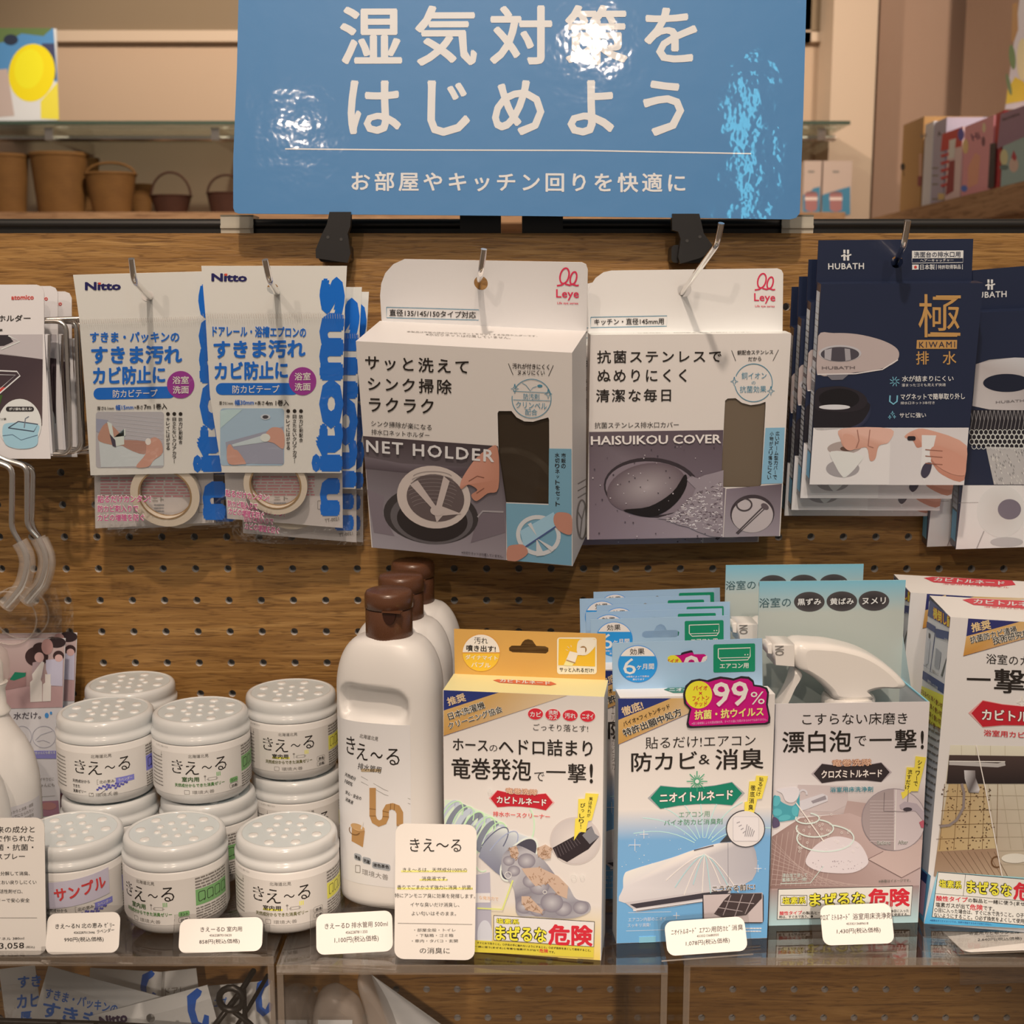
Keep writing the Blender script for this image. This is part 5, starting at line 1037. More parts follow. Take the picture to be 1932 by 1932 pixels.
def aircon_box():
    mw, w, h = frame_std((1163, 1780), (1447, 1770), (1166, 1316)); d = .0175
    t = thing('aircon_freshener_carton', 'front white and blue carton picturing an air conditioner, with a magenta sticker', 'carton', mw, 'air conditioner freshener cartons')
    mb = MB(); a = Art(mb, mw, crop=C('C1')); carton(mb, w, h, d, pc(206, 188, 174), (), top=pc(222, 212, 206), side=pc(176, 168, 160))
    a.poly([(416, 1245), (900, 1243), (418, 1440)], NVB, 1); a.poly([(418, 1440), (900, 1243), (1380, 1240), (418, 1665)], [GB, GB, pc(206, 176, 140), pc(180, 130, 66)], 1); a.line([(418, 1665), (1300, 1275)], 4, pc(60, 50, 90), 2)
    a.T('徹底!', 450, 1368, 640, 1300, 84, pc(206, 170, 130), .03, 3, False); a.T('バイオ×フィトンチッド', 462, 1480, 885, 1312, 44, INK, .01, 3, False); outlined(a, '特許出願中処方', 462, 1562, 990, 1360, 72, INK, pc(216, 200, 180), .02, .07, 3, False)
    a.T('貼るだけ!エアコン', 665, 1650, 1668, 1622, 108, INK, 0, 2); a.T('防カビ', 535, 1825, 1135, 1808, 175, INK, .012, 2); a.T('&', 1150, 1800, 1252, 1798, 90, INK, 0, 2); a.T('消臭', 1300, 1800, 1740, 1790, 190, INK, .012, 2)
    b = Art(mb, mw, crop=C('C2')); b.lim = (0, w, 0, h)
    sky0, sky1 = pc(196, 196, 198), pc(120, 168, 200)
    b.poly([(183, 700), (1383, 650), (1345, 1682), (178, 1722)], [pc(206, 188, 174)] * 2 + [sky1] * 2, 1) if False else None
    b.quad([(188, 690), (1383, 670), (1380, 900), (186, 930)], pc(206, 188, 174), 1, pc(110, 148, 178)); b.quad([(186, 930), (1380, 900), (1345, 1682), (178, 1724)], pc(110, 148, 178), 1, pc(104, 152, 190))
    for i in range(9):
        q = rad(195 + i * 18); b.line([(850 + 560 * math.cos(q) * (1 - u) ** 1 + 0, 980 + 420 * math.sin(q) * (1 - u) - 60 * math.sin(3.14 * u)) for u in [k / 8 for k in range(8)]], 6, pc(172, 198, 214), 2)
    b.blob([(236, 1190), (300, 1150), (600, 1060), (770, 1000), (930, 955), (1040, 940), (1235, 960), (1230, 1230), (860, 1320), (240, 1410), (228, 1290)], [pc(214, 200, 192), pc(216, 202, 192), pc(210, 196, 188), pc(218, 206, 198), pc(222, 210, 200), pc(206, 190, 182), pc(150, 140, 140), pc(170, 158, 156), pc(190, 176, 170), pc(200, 184, 176), pc(206, 190, 182)], 3)
    b.poly([(240, 1405), (860, 1315), (1060, 1300), (1060, 1340), (860, 1400), (330, 1478)], pc(186, 170, 164), 4); b.poly([(280, 1420), (860, 1330), (1050, 1310), (1040, 1330), (860, 1372), (330, 1450)], pc(60, 52, 56), 5)
    b.line([(305, 1465), (600, 1430), (860, 1390)], 16, pc(206, 192, 186), 6); b.line([(330, 1470), (600, 1432), (850, 1398)], 4, pc(80, 70, 72), 7)
    for i in range(9):
        x = 560 + i * 70; b.line([(860 + (x - 860) * u ** .7, 1030 + (1280 - 1030 + (i % 3) * 50) * u * (1 - .0003 * abs(x - 860) * 2)) for u in [k / 8 for k in range(9)]], 6, pc(160, 190, 206) if i % 2 else pc(224, 214, 206), 6)
    b.line([(776, 1000), (928, 962)], 9, pc(84, 76, 78), 7); b.line([(1040, 945), (1042, 1250)], 3, pc(130, 120, 120), 6)
    for x, y, r in ((388, 875, 34), (318, 958, 46), (1272, 1140, 28), (640, 1505, 26)): b.line([(x - r, y), (x + r, y)], 4, pc(230, 222, 214), 7); b.line([(x, y - r), (x, y + r)], 4, pc(230, 222, 214), 7)
    for i in range(60):
        b.ell(random.uniform(205, 1340), random.uniform(800, 1180), random.uniform(1.5, 4), None, pc(226, 222, 220), 2, n=6)
    hexlogo(b, 795, 578, 355, 88, pc(20, 110, 84), -18, pc(150, 144, 140), 'ニオイトルネード', None)
    for r, wd in ((80, 7), (52, 6)):
        for k in range(4): q = k * .785 + (0 if r == 80 else .39); b.line([(800 - r * math.cos(q), 466 - r * math.sin(q)), (800 + r * math.cos(q), 466 + r * math.sin(q))], wd, pc(60, 140, 100), 6)
    b.ell(800, 466, 16, 16, PALE, 7)
    b.T('エアコン用', 660, 728, 898, 720, 44, pc(90, 130, 96), .0, 3); b.T('バイオ防カビ消臭剤', 545, 788, 998, 776, 46, pc(70, 120, 80), .0, 3)
    b.poly([(975, 940), (1050, 860), (1100, 930)], pc(60, 58, 60), 7); b.ell(1175, 832, 152, 146, pc(60, 56, 58), 8); b.ell(1175, 832, 144, 138, pc(206, 190, 180), 9); b.rrect(1075, 735, 1280, 930, 20, pc(186, 172, 166), 10); b.rrect(1080, 740, 1275, 925, 18, pc(208, 192, 184), 11)
    for i in range(9): b.line([(1105 + i * 16 - max(0, i - 4) * 2, 890 - max(0, 4 - i) * 26), (1130 + i * 14, 860 - i * 2 - max(0, 4 - i) * 26 + (20 if i < 4 else -max(0, 8 - i) * 14))], 6, pc(140, 128, 126), 12)
    bolt(b, [(1258, 420), (1350, 424), (1300, 600), (1266, 602), (1240, 712), (1205, 715), (1165, 775), (1168, 625), (1192, 620), (1206, 465), (1252, 462)]); b.VT('貼るだけ', 1300, 430, 1272, 582, 32, INK, .012, 9); b.VT('徹底消臭', 1236, 490, 1212, 690, 38, INK, .012, 9)
    outlined(b, 'こうなる前に!', 918, 1298, 1250, 1280, 48, INK, pc(222, 208, 200), .015, .07, 8); b.rrect(842, 1330, 1316, 1565, 26, pc(60, 54, 56), 8); b.poly([(848, 1345), (1306, 1326), (1308, 1555), (855, 1555)], pc(186, 164, 156), 9); b.poly([(930, 1490), (1010, 1380), (1060, 1335), (1300, 1330), (1300, 1370), (1180, 1500), (1000, 1520)], pc(66, 52, 50), 10)
    for p in ([(960, 1440), (1150, 1470)], [(1010, 1390), (1240, 1410)], [(1060, 1345), (1000, 1500)], [(1150, 1340), (1090, 1510)], [(1240, 1335), (1170, 1490)]): b.line(p, 6, pc(160, 140, 134), 11)
    b.T('エアコン内部のニオイ', 268, 1540, 560, 1530, 30, PALE, .0, 4); b.T('スッキリ消臭!', 262, 1584, 438, 1578, 30, PALE, .0, 4); b.line([(268, 1486), (600, 1478)], 3, PALE); b.line([(252, 1628), (560, 1618)], 3, PALE)
    b.lines(1175, 1595, 1300, 1640, 2, 10, PALE, 4); sd = Art(mb, mw, o=(0, 0, 0), a=(0, -1, 0), u=(0, 0, 1), crop=C('C1')); sd.VT('エリアけカビらカ', 372, 1320, 378, 1900, 26, GREY, .0, 1)
    tp = Art(mb, mw, o=(0, 0, h), a=(1, 0, 0), u=(0, 1, 0), crop=C('C1')); tp.poly([(832, 1166), (890, 1146), (1400, 1140), (1440, 1160), (1380, 1190), (920, 1198)], pc(60, 110, 90), 1); tp.T('ニオイトルネード', 880, 1170, 1390, 1164, 32, PALE, .03, 2, True)
    mb.build('carton_body', t)
    f = MB(); e = Art(f, mw, o=(0, d, 0), crop=C('C1')); out = [e.st(*p) for p in [(368, 1180), (362, 740), (1728, 698), (1732, 1140)]][::-1]
    slot = [(1050, 782), (1088, 798), (1108, 842), (1200, 840), (1232, 862), (1225, 898), (1195, 915), (900, 922), (868, 905), (868, 870), (895, 852), (985, 848), (1008, 800)]
    plate(f, out, [[e.st(*p) for p in slot]], d, d + .0006, pc(152, 170, 184))
    e.ell(595, 930, 180, 170, pc(60, 130, 190), 1); e.ell(595, 930, 174, 164, pc(226, 210, 200), 2); e.ell(595, 930, 174, 164, pc(38, 130, 200), 3, a0=154, a1=386)
    e.T('効果', 522, 818, 656, 812, 58, INK, .0, 4); e.T('6', 462, 950, 578, 950, 148, PALE, .0, 4, True); e.T('ヶ月間', 584, 955, 742, 950, 52, PALE, .02, 4); e.T('※環境によって効果は', 490, 1045, 698, 1040, 18, PALE, .012, 4); e.T('異なります', 548, 1070, 655, 1068, 18, PALE, .012, 4)
    e.rrect(1284, 752, 1664, 1008, 14, pc(20, 122, 84), 1, skew=.025); LG = pc(216, 230, 206)
    e.line([(1328, 792), (1620, 782), (1618, 860), (1596, 892), (1355, 900), (1328, 872), (1328, 792)], 8, LG, 2); e.line([(1335, 876), (1610, 868)], 6, LG, 2); e.ell(1572, 845, 6, 6, LG, 2, n=10); e.ell(1596, 844, 6, 6, LG, 2, n=10); e.T('エアコン用', 1342, 950, 1604, 944, 46, LG, .02, 2); f.build('hang_tab', t)
    # magenta and yellow sticker standing proud of the top edge
    s = MB(); g = Art(s, mw, o=(0, -.0012, 0), crop=C('C1')); MG = pc(186, 20, 104)
    blob = [(1040, 1480), (1055, 1390), (1068, 1345), (1018, 1290), (1008, 1210), (1030, 1130), (1085, 1080), (1160, 1066), (1230, 1080), (1290, 1060), (1350, 1046), (1420, 1055), (1470, 1065), (1540, 1042), (1610, 1048), (1650, 1080), (1660, 1120), (1720, 1128), (1775, 1148), (1792, 1190), (1780, 1300), (1805, 1420), (1800, 1468), (1770, 1482), (1080, 1515), (1050, 1508)]
    s.prism([g.st(*p) for p in blob][::-1], -.0012, -.0008, pc(44, 36, 40), 'gloss_print'); g.mat = 'gloss_print'
    cx, cy = 1410, 1285; g.poly([(cx + (x - cx) * .95, cy + (y - cy) * .92) for x, y in blob], MG, 1); g.ell(1150, 1210, 122, 126, pc(226, 206, 50), 2)
    g.T('バイオ', 1100, 1150, 1230, 1145, 42, RD, .015, 3); g.T('×', 1152, 1195, 1180, 1195, 26, RD, .015, 3); g.T('フィトン', 1092, 1245, 1245, 1238, 46, RD, .015, 3); g.T('チッド', 1110, 1295, 1225, 1290, 44, RD, .015, 3)
    outlined(g, '99', 1278, 1208, 1600, 1195, 222, pc(226, 206, 208), MG, .015, .06, 3); g.T('%', 1622, 1240, 1750, 1236, 115, pc(226, 206, 208), .0, 4, True); g.T('抗菌・抗ウイルス', 1110, 1395, 1740, 1360, 86, pc(240, 200, 110), .03, 4); g.T('※第三者機関による抗菌試験結果。すべての菌に効果があるわけではありません。', 1085, 1472, 1770, 1432, 24, pc(216, 150, 180), .0, 4, True)
    s.build('promo_sticker', t)
    q = MB(); q.box(b.st(350, 1725)[0], b.st(480, 1725)[0], -.0006, 0, -.002, .002, pc(126, 172, 206)); q.build('bottom_flap', t, (0, 0, .0022))
    for dx, dy, rz, lb in ((-.010, .062, 0, 'second from the front'), (-.012, .083, 0, 'third from the front'), (-.003, .104, 0, 'fourth from the front'), (-.014, .125, 0, 'fifth from the front'), (-.002, .148, 1.5, 'rearmost, against the pegboard')):
        dup(t, M.Translation((dx, dy, 0)) @ mw @ M.Rotation(rad(rz), 4, 'Z'), 'blue tabbed air conditioner carton, ' + lb)
aircon_box()

def puff(mb, out, hw, cy, c=WHITE, mat='ivory_plastic', k=(1, .985, .93, .80), inset=None):
    cx = sum(p[0] for p in out) / len(out); cz = sum(p[1] for p in out) / len(out); rings = []
    lay = [(-1, k[3]), (-.93, k[2]), (-.72, k[1]), (-.4, k[0]), (.4, k[0]), (.72, k[1]), (.93, k[2]), (1, k[3])]
    n = len(out); vs = [(cx + (x - cx) * s, cy + hw * u, cz + (z - cz) * s) for u, s in lay for x, z in out]
    mb.add(vs, [(j * n + i, j * n + (i + 1) % n, (j + 1) * n + (i + 1) % n, (j + 1) * n + i) for j in range(len(lay) - 1) for i in range(n)], c, mat, True)
    for j in (0, len(lay) - 1):
        tri = tessellate_polygon([[V((p[0], p[2], 0)) for p in vs[j * n:(j + 1) * n]]]); mb.add(vs[j * n:(j + 1) * n], [tuple(q) for q in tri], c, mat, True)
def floor_cleaner():
    mw, w, h = frame_std((1450, 1746), (1732, 1740), (1463, 1328)); d = .054
    t = thing('floor_cleaner_carton', 'front open-topped carton with a teal back card, picturing foam on tiles', 'carton', mw, 'open-topped bathroom floor cleaner cartons')
    WP = pc(206, 188, 178); mb = MB(); a = Art(mb, mw, crop=C('C3'))
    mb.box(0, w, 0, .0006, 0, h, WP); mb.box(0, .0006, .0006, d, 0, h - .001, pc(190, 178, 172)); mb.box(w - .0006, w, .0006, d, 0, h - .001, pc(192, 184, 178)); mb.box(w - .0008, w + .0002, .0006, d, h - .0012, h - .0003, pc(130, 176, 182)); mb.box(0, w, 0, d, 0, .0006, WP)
    a.T('こすらない床磨き', 762, 1390, 1632, 1382, 98, INK, .0, 2); a.T('漂白泡', 596, 1580, 1168, 1570, 180, INK, .012, 2); a.T('で', 1195, 1572, 1292, 1570, 84, INK, 0, 2); a.T('一', 1318, 1562, 1502, 1560, 16, INK, 0, 2); a.T('撃', 1528, 1565, 1708, 1560, 178, INK, .01, 2); a.T('!', 1742, 1562, 1768, 1560, 152, INK, .03, 2)
    b = Art(mb, mw, crop=C('C4')); b.lim = (0, w, 0, h)
    b.quad([(82, 430), (1318, 400), (1300, 620), (76, 700)], WP, 1, pc(176, 152, 144)); b.poly([(280, 430), (680, 440), (690, 590), (560, 650), (250, 640)], pc(186, 164, 156), 2); b.poly([(680, 560), (1300, 640), (1290, 900), (640, 700)], pc(170, 140, 130), 2)
    b.poly([(70, 850), (300, 700), (700, 660), (1290, 880), (1262, 1300), (48, 1300)], [pc(140, 108, 98), pc(150, 118, 108), pc(180, 150, 140), pc(186, 156, 146), pc(176, 146, 136), pc(130, 98, 88)], 2); b.quad([(48, 1270), (1262, 1245), (1250, 1545), (42, 1572)], pc(150, 120, 112), 3, pc(170, 190, 200))
    for i in range(12): b.line([(66, 860 + i * 42), (420 + i * 60, 1250)], 4, pc(176, 146, 134), 3); b.line([(60 + i * 40, 1250), (110 + i * 40 + i * 6, 840 - min(i, 6) * 14)], 4, pc(176, 146, 134), 3)
    b.poly([(845, 1030), (960, 970), (1280, 900), (1270, 1100), (1120, 1180)], pc(186, 156, 144), 4); b.line([(845, 1032), (1118, 1182), (1270, 1100)], 5, pc(110, 84, 78), 5); b.line([(845, 1032), (970, 968)], 4, pc(110, 84, 78), 5)
    b.poly(smooth([(340, 1050), (400, 940), (520, 860), (640, 850), (770, 900), (840, 1010), (835, 1080), (720, 1140), (520, 1140), (400, 1110)]), pc(206, 186, 180), 6)
    for i in range(40): b.ell(random.uniform(380, 800), random.uniform(1040, 1120), random.uniform(2, 5), None, pc(150, 130, 130), 7, n=6)
    TQ = pc(70, 140, 145); b.blob([(82, 520), (120, 530), (150, 570), (230, 600), (270, 560), (290, 470), (280, 680), (190, 720), (100, 720), (78, 640)], TQ, 6)
    for x, y, rx, ry, r in ((105, 560, 30, 45, 20), (110, 650, 40, 30, 0), (170, 695, 50, 24, -10), (255, 640, 28, 44, 0)): b.ell(x, y, rx, ry, pc(86, 158, 160), 7, rot=r)
    b.blob([(110, 470), (270, 450), (285, 520), (240, 570), (180, 560), (150, 500)], pc(206, 190, 186), 6); b.blob([(78, 690), (120, 710), (130, 760), (76, 775)], pc(84, 70, 90), 7)
    b.poly([(290, 560), (480, 500), (520, 520), (520, 560), (340, 630), (300, 640)], pc(196, 182, 178), 5); b.poly([(385, 560), (500, 515), (510, 545), (400, 580)], pc(140, 126, 126), 6); b.ring(320, 500, 30, 28, 14, pc(196, 182, 178), 5, a0=-20, a1=200)
    b.line([(262, 572), (490, 890)], 9, pc(226, 210, 204), 8)
    for x, y, rx, ry in ((355, 700, 95, 42), (415, 780, 150, 70), (500, 860, 230, 108)): b.ring(x, y, rx, ry, 11, pc(200, 216, 210), 8, a0=-200, a1=75)
    for i in range(40): b.ring(*random.choice([(random.uniform(250, 560), random.uniform(650, 830)), (random.uniform(240, 760), random.uniform(760, 980))]), 8, 8, 3, pc(220, 208, 204), 9, n=8)
    b.ell(1055, 712, 262, 254, pc(140, 122, 120), 5); b.ell(1055, 712, 256, 248, pc(190, 168, 162), 6); b.poly([(1055 + 256 * math.cos(rad(q)), 712 - 248 * math.sin(rad(q))) for q in range(90, 271, 10)], pc(156, 134, 128), 7); b.line([(1072, 465), (1060, 955)], 6, pc(216, 200, 194), 8)
    for i in range(14): b.line([(860, 560 + i * 25), (1065, 560 + i * 25)], 4, pc(190, 168, 160), 8)
    b.line([(978, 490), (972, 640), (1160, 645), (1172, 470)], 5, pc(110, 94, 92), 9); b.poly([(1100, 590), (1140, 562), (1240, 580), (1300, 650), (1312, 720), (1290, 715), (1230, 640), (1150, 635), (1105, 620)], pc(166, 146, 146), 9); b.ell(1165, 625, 36, 16, pc(60, 50, 54), 10); b.poly([(1258, 730), (1290, 712), (1306, 720), (1302, 775), (1275, 775)], pc(170, 80, 90), 10); sparkle(b, 1130, 830, 30, PALE, 5); sparkle(b, 1212, 775, 18, PALE, 4)
    outlined(b, 'Before', 918, 896, 1026, 894, 32, GREY, PALE, .01, .06, 9); outlined(b, 'After', 1088, 892, 1168, 890, 32, GREY, PALE, .01, .06, 9)
    hexlogo(b, 715, 335, 308, 78, pc(50, 40, 40), -6, pc(170, 150, 146), 'クロズミトルネード', '竜巻洗隊'); b.T('浴室用床洗浄剤', 538, 466, 886, 462, 42, pc(60, 124, 130), .012, 9)
    bolt(b, [(1230, 196), (1316, 206), (1250, 480), (1195, 480), (1125, 545), (1112, 490), (1140, 480), (1158, 285), (1222, 288)]); b.VT('シャワーで', 1268, 225, 1226, 440, 34, INK, .012, 9); b.VT('流すだけ', 1188, 302, 1160, 468, 36, INK, .012, 9)
    b.T('漂白泡で浸して', 150, 1162, 352, 1158, 32, pc(196, 206, 204), .0, 8); b.T('蓄積汚れ一掃!', 150, 1198, 350, 1192, 32, pc(196, 206, 204), .0, 8); b.line([(135, 1228), (378, 1222), (485, 1085)], 5, pc(196, 206, 204), 8); b.T('※画像はイメージです。', 932, 1208, 1190, 1200, 24, GREY, .012, 8)
    b.quad([(118, 1272), (1208, 1245), (1192, 1488), (108, 1520)], INK, 6); b.quad([(122, 1276), (1204, 1250), (1188, 1484), (112, 1516)], pc(214, 200, 190), 7); b.frameline(138, 1322, 352, 1404, 4, INK, 8); outlined(b, '塩素系', 150, 1366, 342, 1362, 60, YEL, INK, .02, .09, 8); outlined(b, 'まぜるな', 370, 1360, 825, 1348, 108, YEL, INK, .03, .09, 8); b.T('危険', 845, 1342, 1185, 1338, 150, RD, .035, 8)
    b.T('酸性タイプ', 130, 1468, 312, 1462, 32, RD, .02, 8); b.T('の製品と一緒に使うと危険。', 314, 1466, 700, 1456, 26, INK, .012, 8); b.T('時は、すぐ水で洗う。●', 126, 1498, 400, 1492, 24, INK, .012, 8); b.T('●目に入った', 1030, 1450, 1175, 1446, 24, INK, .012, 8); b.T('て使用する。', 1030, 1480, 1172, 1476, 24, INK, .012, 8)
    mb.build('carton_body', t)
    f = MB(); e = Art(f, mw, o=(0, d, 0), crop=C('C3')); out = [e.st(*p) for p in [(352, 252), (1552, 238)]]; zt = (out[0][1] + out[1][1]) / 2
    x0, x1 = 0, w; TE0, TE1 = pc(116, 164, 174), pc(172, 168, 154)
    f.add([(x0, d, 0), (x1, d, 0), (x1, d, zt), (x0, d, zt), (x0, d, zt - .022), (x1, d, zt - .022)], [(0, 1, 5, 4), (4, 5, 2, 3)], [TE1, TE1, TE0, TE0, TE1, TE1]); f.box(x0, x1, d + .0002, d + .0008, 0, zt, pc(170, 190, 190))
    f.add([(x0, d - .02, h - .001), (x0, d, h - .001), (x0, d, h + .03)], [(0, 1, 2)], pc(176, 190, 188)); f.add([(x1, d - .02, h - .001), (x1, d, h - .001), (x1, d, h + .03)], [(0, 1, 2)], pc(180, 186, 180))
    e.T('浴室の', 405, 428, 668, 420, 80, pc(60, 84, 84), .0, 2)
    for x, y, s_ in ((820, 418, '黒ずみ'), (1090, 414, '黄ばみ'), (1355, 410, 'ヌメリ')): e.ell(x, y, 127, 82, pc(36, 30, 30), 1, cc=pc(70, 62, 60)); e.T(s_, x - 98, y + 2, x + 98, y - 2, 56, PALE, .02, 2, True)
    f.build('back_card', t)
    # the trigger bottle standing inside
    mw2 = mw @ M.Translation((0, d * .5, 0)); s = thing('spray_bottle', 'white trigger sprayer standing in the front open-topped carton', 'spray bottle', mw2, 'trigger sprayers in the open-topped cartons')
    P = lambda *pts: [Art(MB(), mw2, crop=C('C3')).st(*p) for p in pts]
    bd = MB(); cxx = P((1140, 1250))[0][0]; bd.lathe([(.020, .001), (.022, .003), (.022, h * .55), (.019, h * .72), (.013, h * .84), (.013, h * .9)], 40, mat='white_plastic', cx=cxx); bd.build('bottle_body', s)
    cl = MB(); zc = P((1140, 1250))[0][1]; ztop = P((1140, 1185))[0][1]; cl.lathe([(.0168, h * .86), (.0172, h * .87), (.0172, ztop - .002), (.0162, ztop)], 72, mat='ivory_plastic', cx=cxx, rib=lambda i: .0004 if i % 2 else 0); cl.build('collar', s)
    hd = MB(); puff(hd, smooth(P((660, 735), (860, 728), (1000, 742), (1200, 792), (1350, 862), (1480, 955), (1572, 1050), (1578, 1086), (1540, 1100), (1430, 1096), (1340, 1108), (1265, 1140), (1300, 1195), (1010, 1196), (940, 1122), (830, 1022), (720, 950), (664, 905)), 4), .0135, 0); sh_ = hd.build('spray_head', s)
    nz = MB(); q = P((488, 735), (662, 735), (662, 918), (500, 905)); puff(nz, [q[3], q[2], q[1], q[0]], .0125, 0, k=(1, 1, .98, .93)); q = P((450, 745), (490, 738), (492, 835), (452, 828)); puff(nz, [q[3], q[2], q[1], q[0]], .0075, 0)
    na = Art(nz, mw2, o=(0, -.0126, 0), crop=C('C3'), mat='gloss_print'); na.T('ON', 574, 862, 572, 782, 74, GREY, .01, 2, False); nz.build('nozzle', sh_)
    tr = MB(); puff(tr, smooth(P((690, 955), (745, 1000), (690, 1100), (620, 1250), (570, 1300), (545, 1280), (600, 1180), (660, 1050)), 3), .0075, 0); tr.build('trigger', sh_)
    dv = M.Translation((-.0135, .0555, .0)); dup(t, dv @ mw, 'rear open-topped carton with a teal back card, behind the front one'); dup(s, dv @ mw2, 'white trigger sprayer in the rear open-topped carton, mostly hidden')
floor_cleaner()

def mould_box():
    mw, w, h = frame3((1826, 1167, -.186), (2190, 1188, -.200), (1743, 1743, -.186)); d = .066
    t = thing('mould_remover_carton', 'large white and blue carton cut by the right edge, picturing mouldy tiles, front one', 'carton', mw, 'large mould remover cartons')
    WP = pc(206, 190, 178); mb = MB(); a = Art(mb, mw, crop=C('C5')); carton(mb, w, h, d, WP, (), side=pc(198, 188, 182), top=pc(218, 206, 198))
    a.poly([(902, 516), (1370, 545), (884, 678)], pc(44, 44, 90), 1); a.poly([(884, 678), (1370, 545), (1900, 560), (856, 858)], [GB, GB, pc(206, 176, 140), pc(180, 120, 50)], 1); a.line([(856, 858), (1410, 702), (1700, 620)], 4, pc(90, 60, 60), 2)
    a.T('推奨', 928, 600, 1105, 568, 86, pc(206, 170, 120), .03, 3, False); outlined(a, '抗菌防カビ清掃', 918, 712, 1340, 610, 66, INK, pc(216, 200, 180), .01, .07, 3, False); outlined(a, '技術研究所', 1125, 722, 1460, 640, 66, INK, pc(216, 200, 180), .01, .07, 3, False)
    a.T('浴室のカビ', 1065, 880, 1560, 910, 92, INK, .0, 2, True); a.T('一', 888, 1066, 1105, 1072, 20, INK, 0, 2, True); a.T('撃!', 1135, 1080, 1500, 1096, 220, INK, .012, 2, True)
    hexlogo(a, 1400, 1400, 470, 118, DKR, 22, pc(206, 140, 130), 'カビトルネード', None); sparkle(a, 1390, 1280, 60, pc(240, 200, 180), 8); a.T('浴室用カビ取りジェル', 1042, 1555, 1800, 1600, 58, pc(190, 40, 44), .012, 3, True)
    b = Art(mb, mw, crop=C('C6')); b.lim = (0, w, 0, h)
    b.poly([(408, 24), (1400, 40), (1400, 1140), (270, 1105)], [pc(206, 190, 164), pc(206, 190, 164), pc(196, 176, 150), pc(150, 120, 96)], 1)
    b.poly([(394, 345), (690, 350), (795, 880), (300, 905)], [pc(176, 144, 100), pc(180, 150, 110), pc(190, 162, 120), pc(170, 136, 92)], 2)
    for i in range(5): b.line([(372 - i * 20, 330 + i * 118), (690 + i * 26, 338 + i * 112)], 4, pc(110, 80, 50), 3); b.line([(360 + i * 110, 345), (318 + i * 118 , 890)], 4, pc(110, 80, 50), 3)
    for i in range(150):
        x, y = random.uniform(330, 770), random.uniform(370, 890); b.ell(x, y, random.uniform(3, 9), random.uniform(3, 7), random.choice((pc(70, 48, 32), pc(110, 76, 46), pc(90, 60, 38))), 4, n=6)
    for i in range(6): b.line([(720 + i * 110, 345), (800 + i * 110, 890)], 3, pc(170, 150, 124), 3); b.line([(700, 440 + i * 115), (1400, 445 + i * 112)], 3, pc(170, 150, 124), 3)
    for i in range(4): b.line([(500 + i * 120, 28), (500 + i * 120, 110)], 3, pc(170, 150, 124), 3)
    b.quad([(398, 105), (1400, 120), (1400, 342), (376, 342)], pc(70, 52, 46), 4, pc(40, 30, 28)); b.line([(396, 170), (800, 190), (860, 175)], 34, pc(170, 156, 146), 5); b.line([(396, 155), (860, 160)], 8, pc(216, 202, 192), 6); b.poly([(520, 230), (612, 232), (615, 290), (650, 390), (640, 418), (560, 415), (525, 300)], [pc(196, 182, 174), pc(120, 104, 98), pc(90, 76, 72), pc(206, 192, 184), pc(150, 136, 130), pc(90, 80, 76), pc(190, 176, 168)], 7)
    b.line([(500, 340), (520, 420), (515, 540), (460, 640), (400, 685), (320, 695)], 22, pc(130, 112, 104), 7)
    b.line([(620, 20), (700, 400), (835, 1110)], 8, pc(226, 212, 198), 8); b.poly([(300, 905), (795, 880), (835, 1112), (270, 1110)], [pc(140, 108, 82), pc(150, 116, 90), pc(170, 140, 112), pc(150, 120, 96)], 4)
    for i in range(9): b.line([(330 + i * 55, 905), (480 + i * 50, 1105)], 3, pc(110, 80, 60), 5)
    b.ring(790, 990, 42, 44, 12, pc(100, 66, 40), 6, a0=60, a1=300); b.ell(940, 960, 110, 40, pc(210, 194, 174), 5)
    b.quad([(300, 1070), (1500, 1150), (1480, 1560), (190, 1500)], pc(150, 186, 214), 6, pc(74, 150, 206)); b.quad([(303, 1070), (1500, 1170), (1490, 1560), (252, 1446)], INK, 7); b.quad([(306, 1075), (1496, 1175), (1486, 1552), (257, 1442)], pc(214, 200, 190), 8); b.line([(283, 1250), (1486, 1350)], 3, INK, 9); b.line([(532, 1092), (512, 1268)], 3, INK, 9)
    outlined(b, '塩素系', 312, 1165, 500, 1180, 66, YEL, INK, .02, .09, 9); outlined(b, 'まぜるな', 540, 1190, 915, 1225, 108, YEL, INK, .03, .09, 9); b.T('危険', 925, 1225, 1250, 1260, 150, RD, .035, 9, True)
    b.T('酸性タイプ', 288, 1288, 550, 1302, 44, RD, .02, 9, True); b.T('の製品と一緒に使う(まぜる)と', 552, 1306, 1120, 1345, 40, INK, .01, 9, True); b.T('塩素ガスが出て', 284, 1340, 565, 1358, 40, INK, .01, 9, True); b.T('危険', 566, 1362, 675, 1366, 48, RD, .02, 9, True); b.T('です。', 678, 1368, 770, 1378, 36, INK, .01, 9, True)
    b.T('○目に入った場合は、すぐに水で洗うこと。○子供の手に', 274, 1385, 1150, 1440, 38, INK, .01, 9, True); b.T('ないようにすること。○必ず換気をよくして使用すること。', 270, 1425, 1170, 1490, 38, INK, .01, 9, True); b.T('※画像はすべてイメージです。効果を保証するものではありません。', 238, 1470, 750, 1505, 16, pc(30, 60, 110), .0, 9, True)
    s_ = Art(mb, mw, o=(0, 0, 0), a=(0, -1, 0), u=(0, 0, 1), crop=C('C5')); s_.lim = (-d, 0, 0, h); a.lim = (0, w, 0, h)
    NV2 = pc(52, 66, 104); s_.quad([(556, 340), (868, 555), (843, 722), (530, 488)], NV2, 1); outlined(s_, '横倒し厳禁', 588, 460, 800, 588, 108, pc(236, 190, 60), RD, .02, .07, 2)
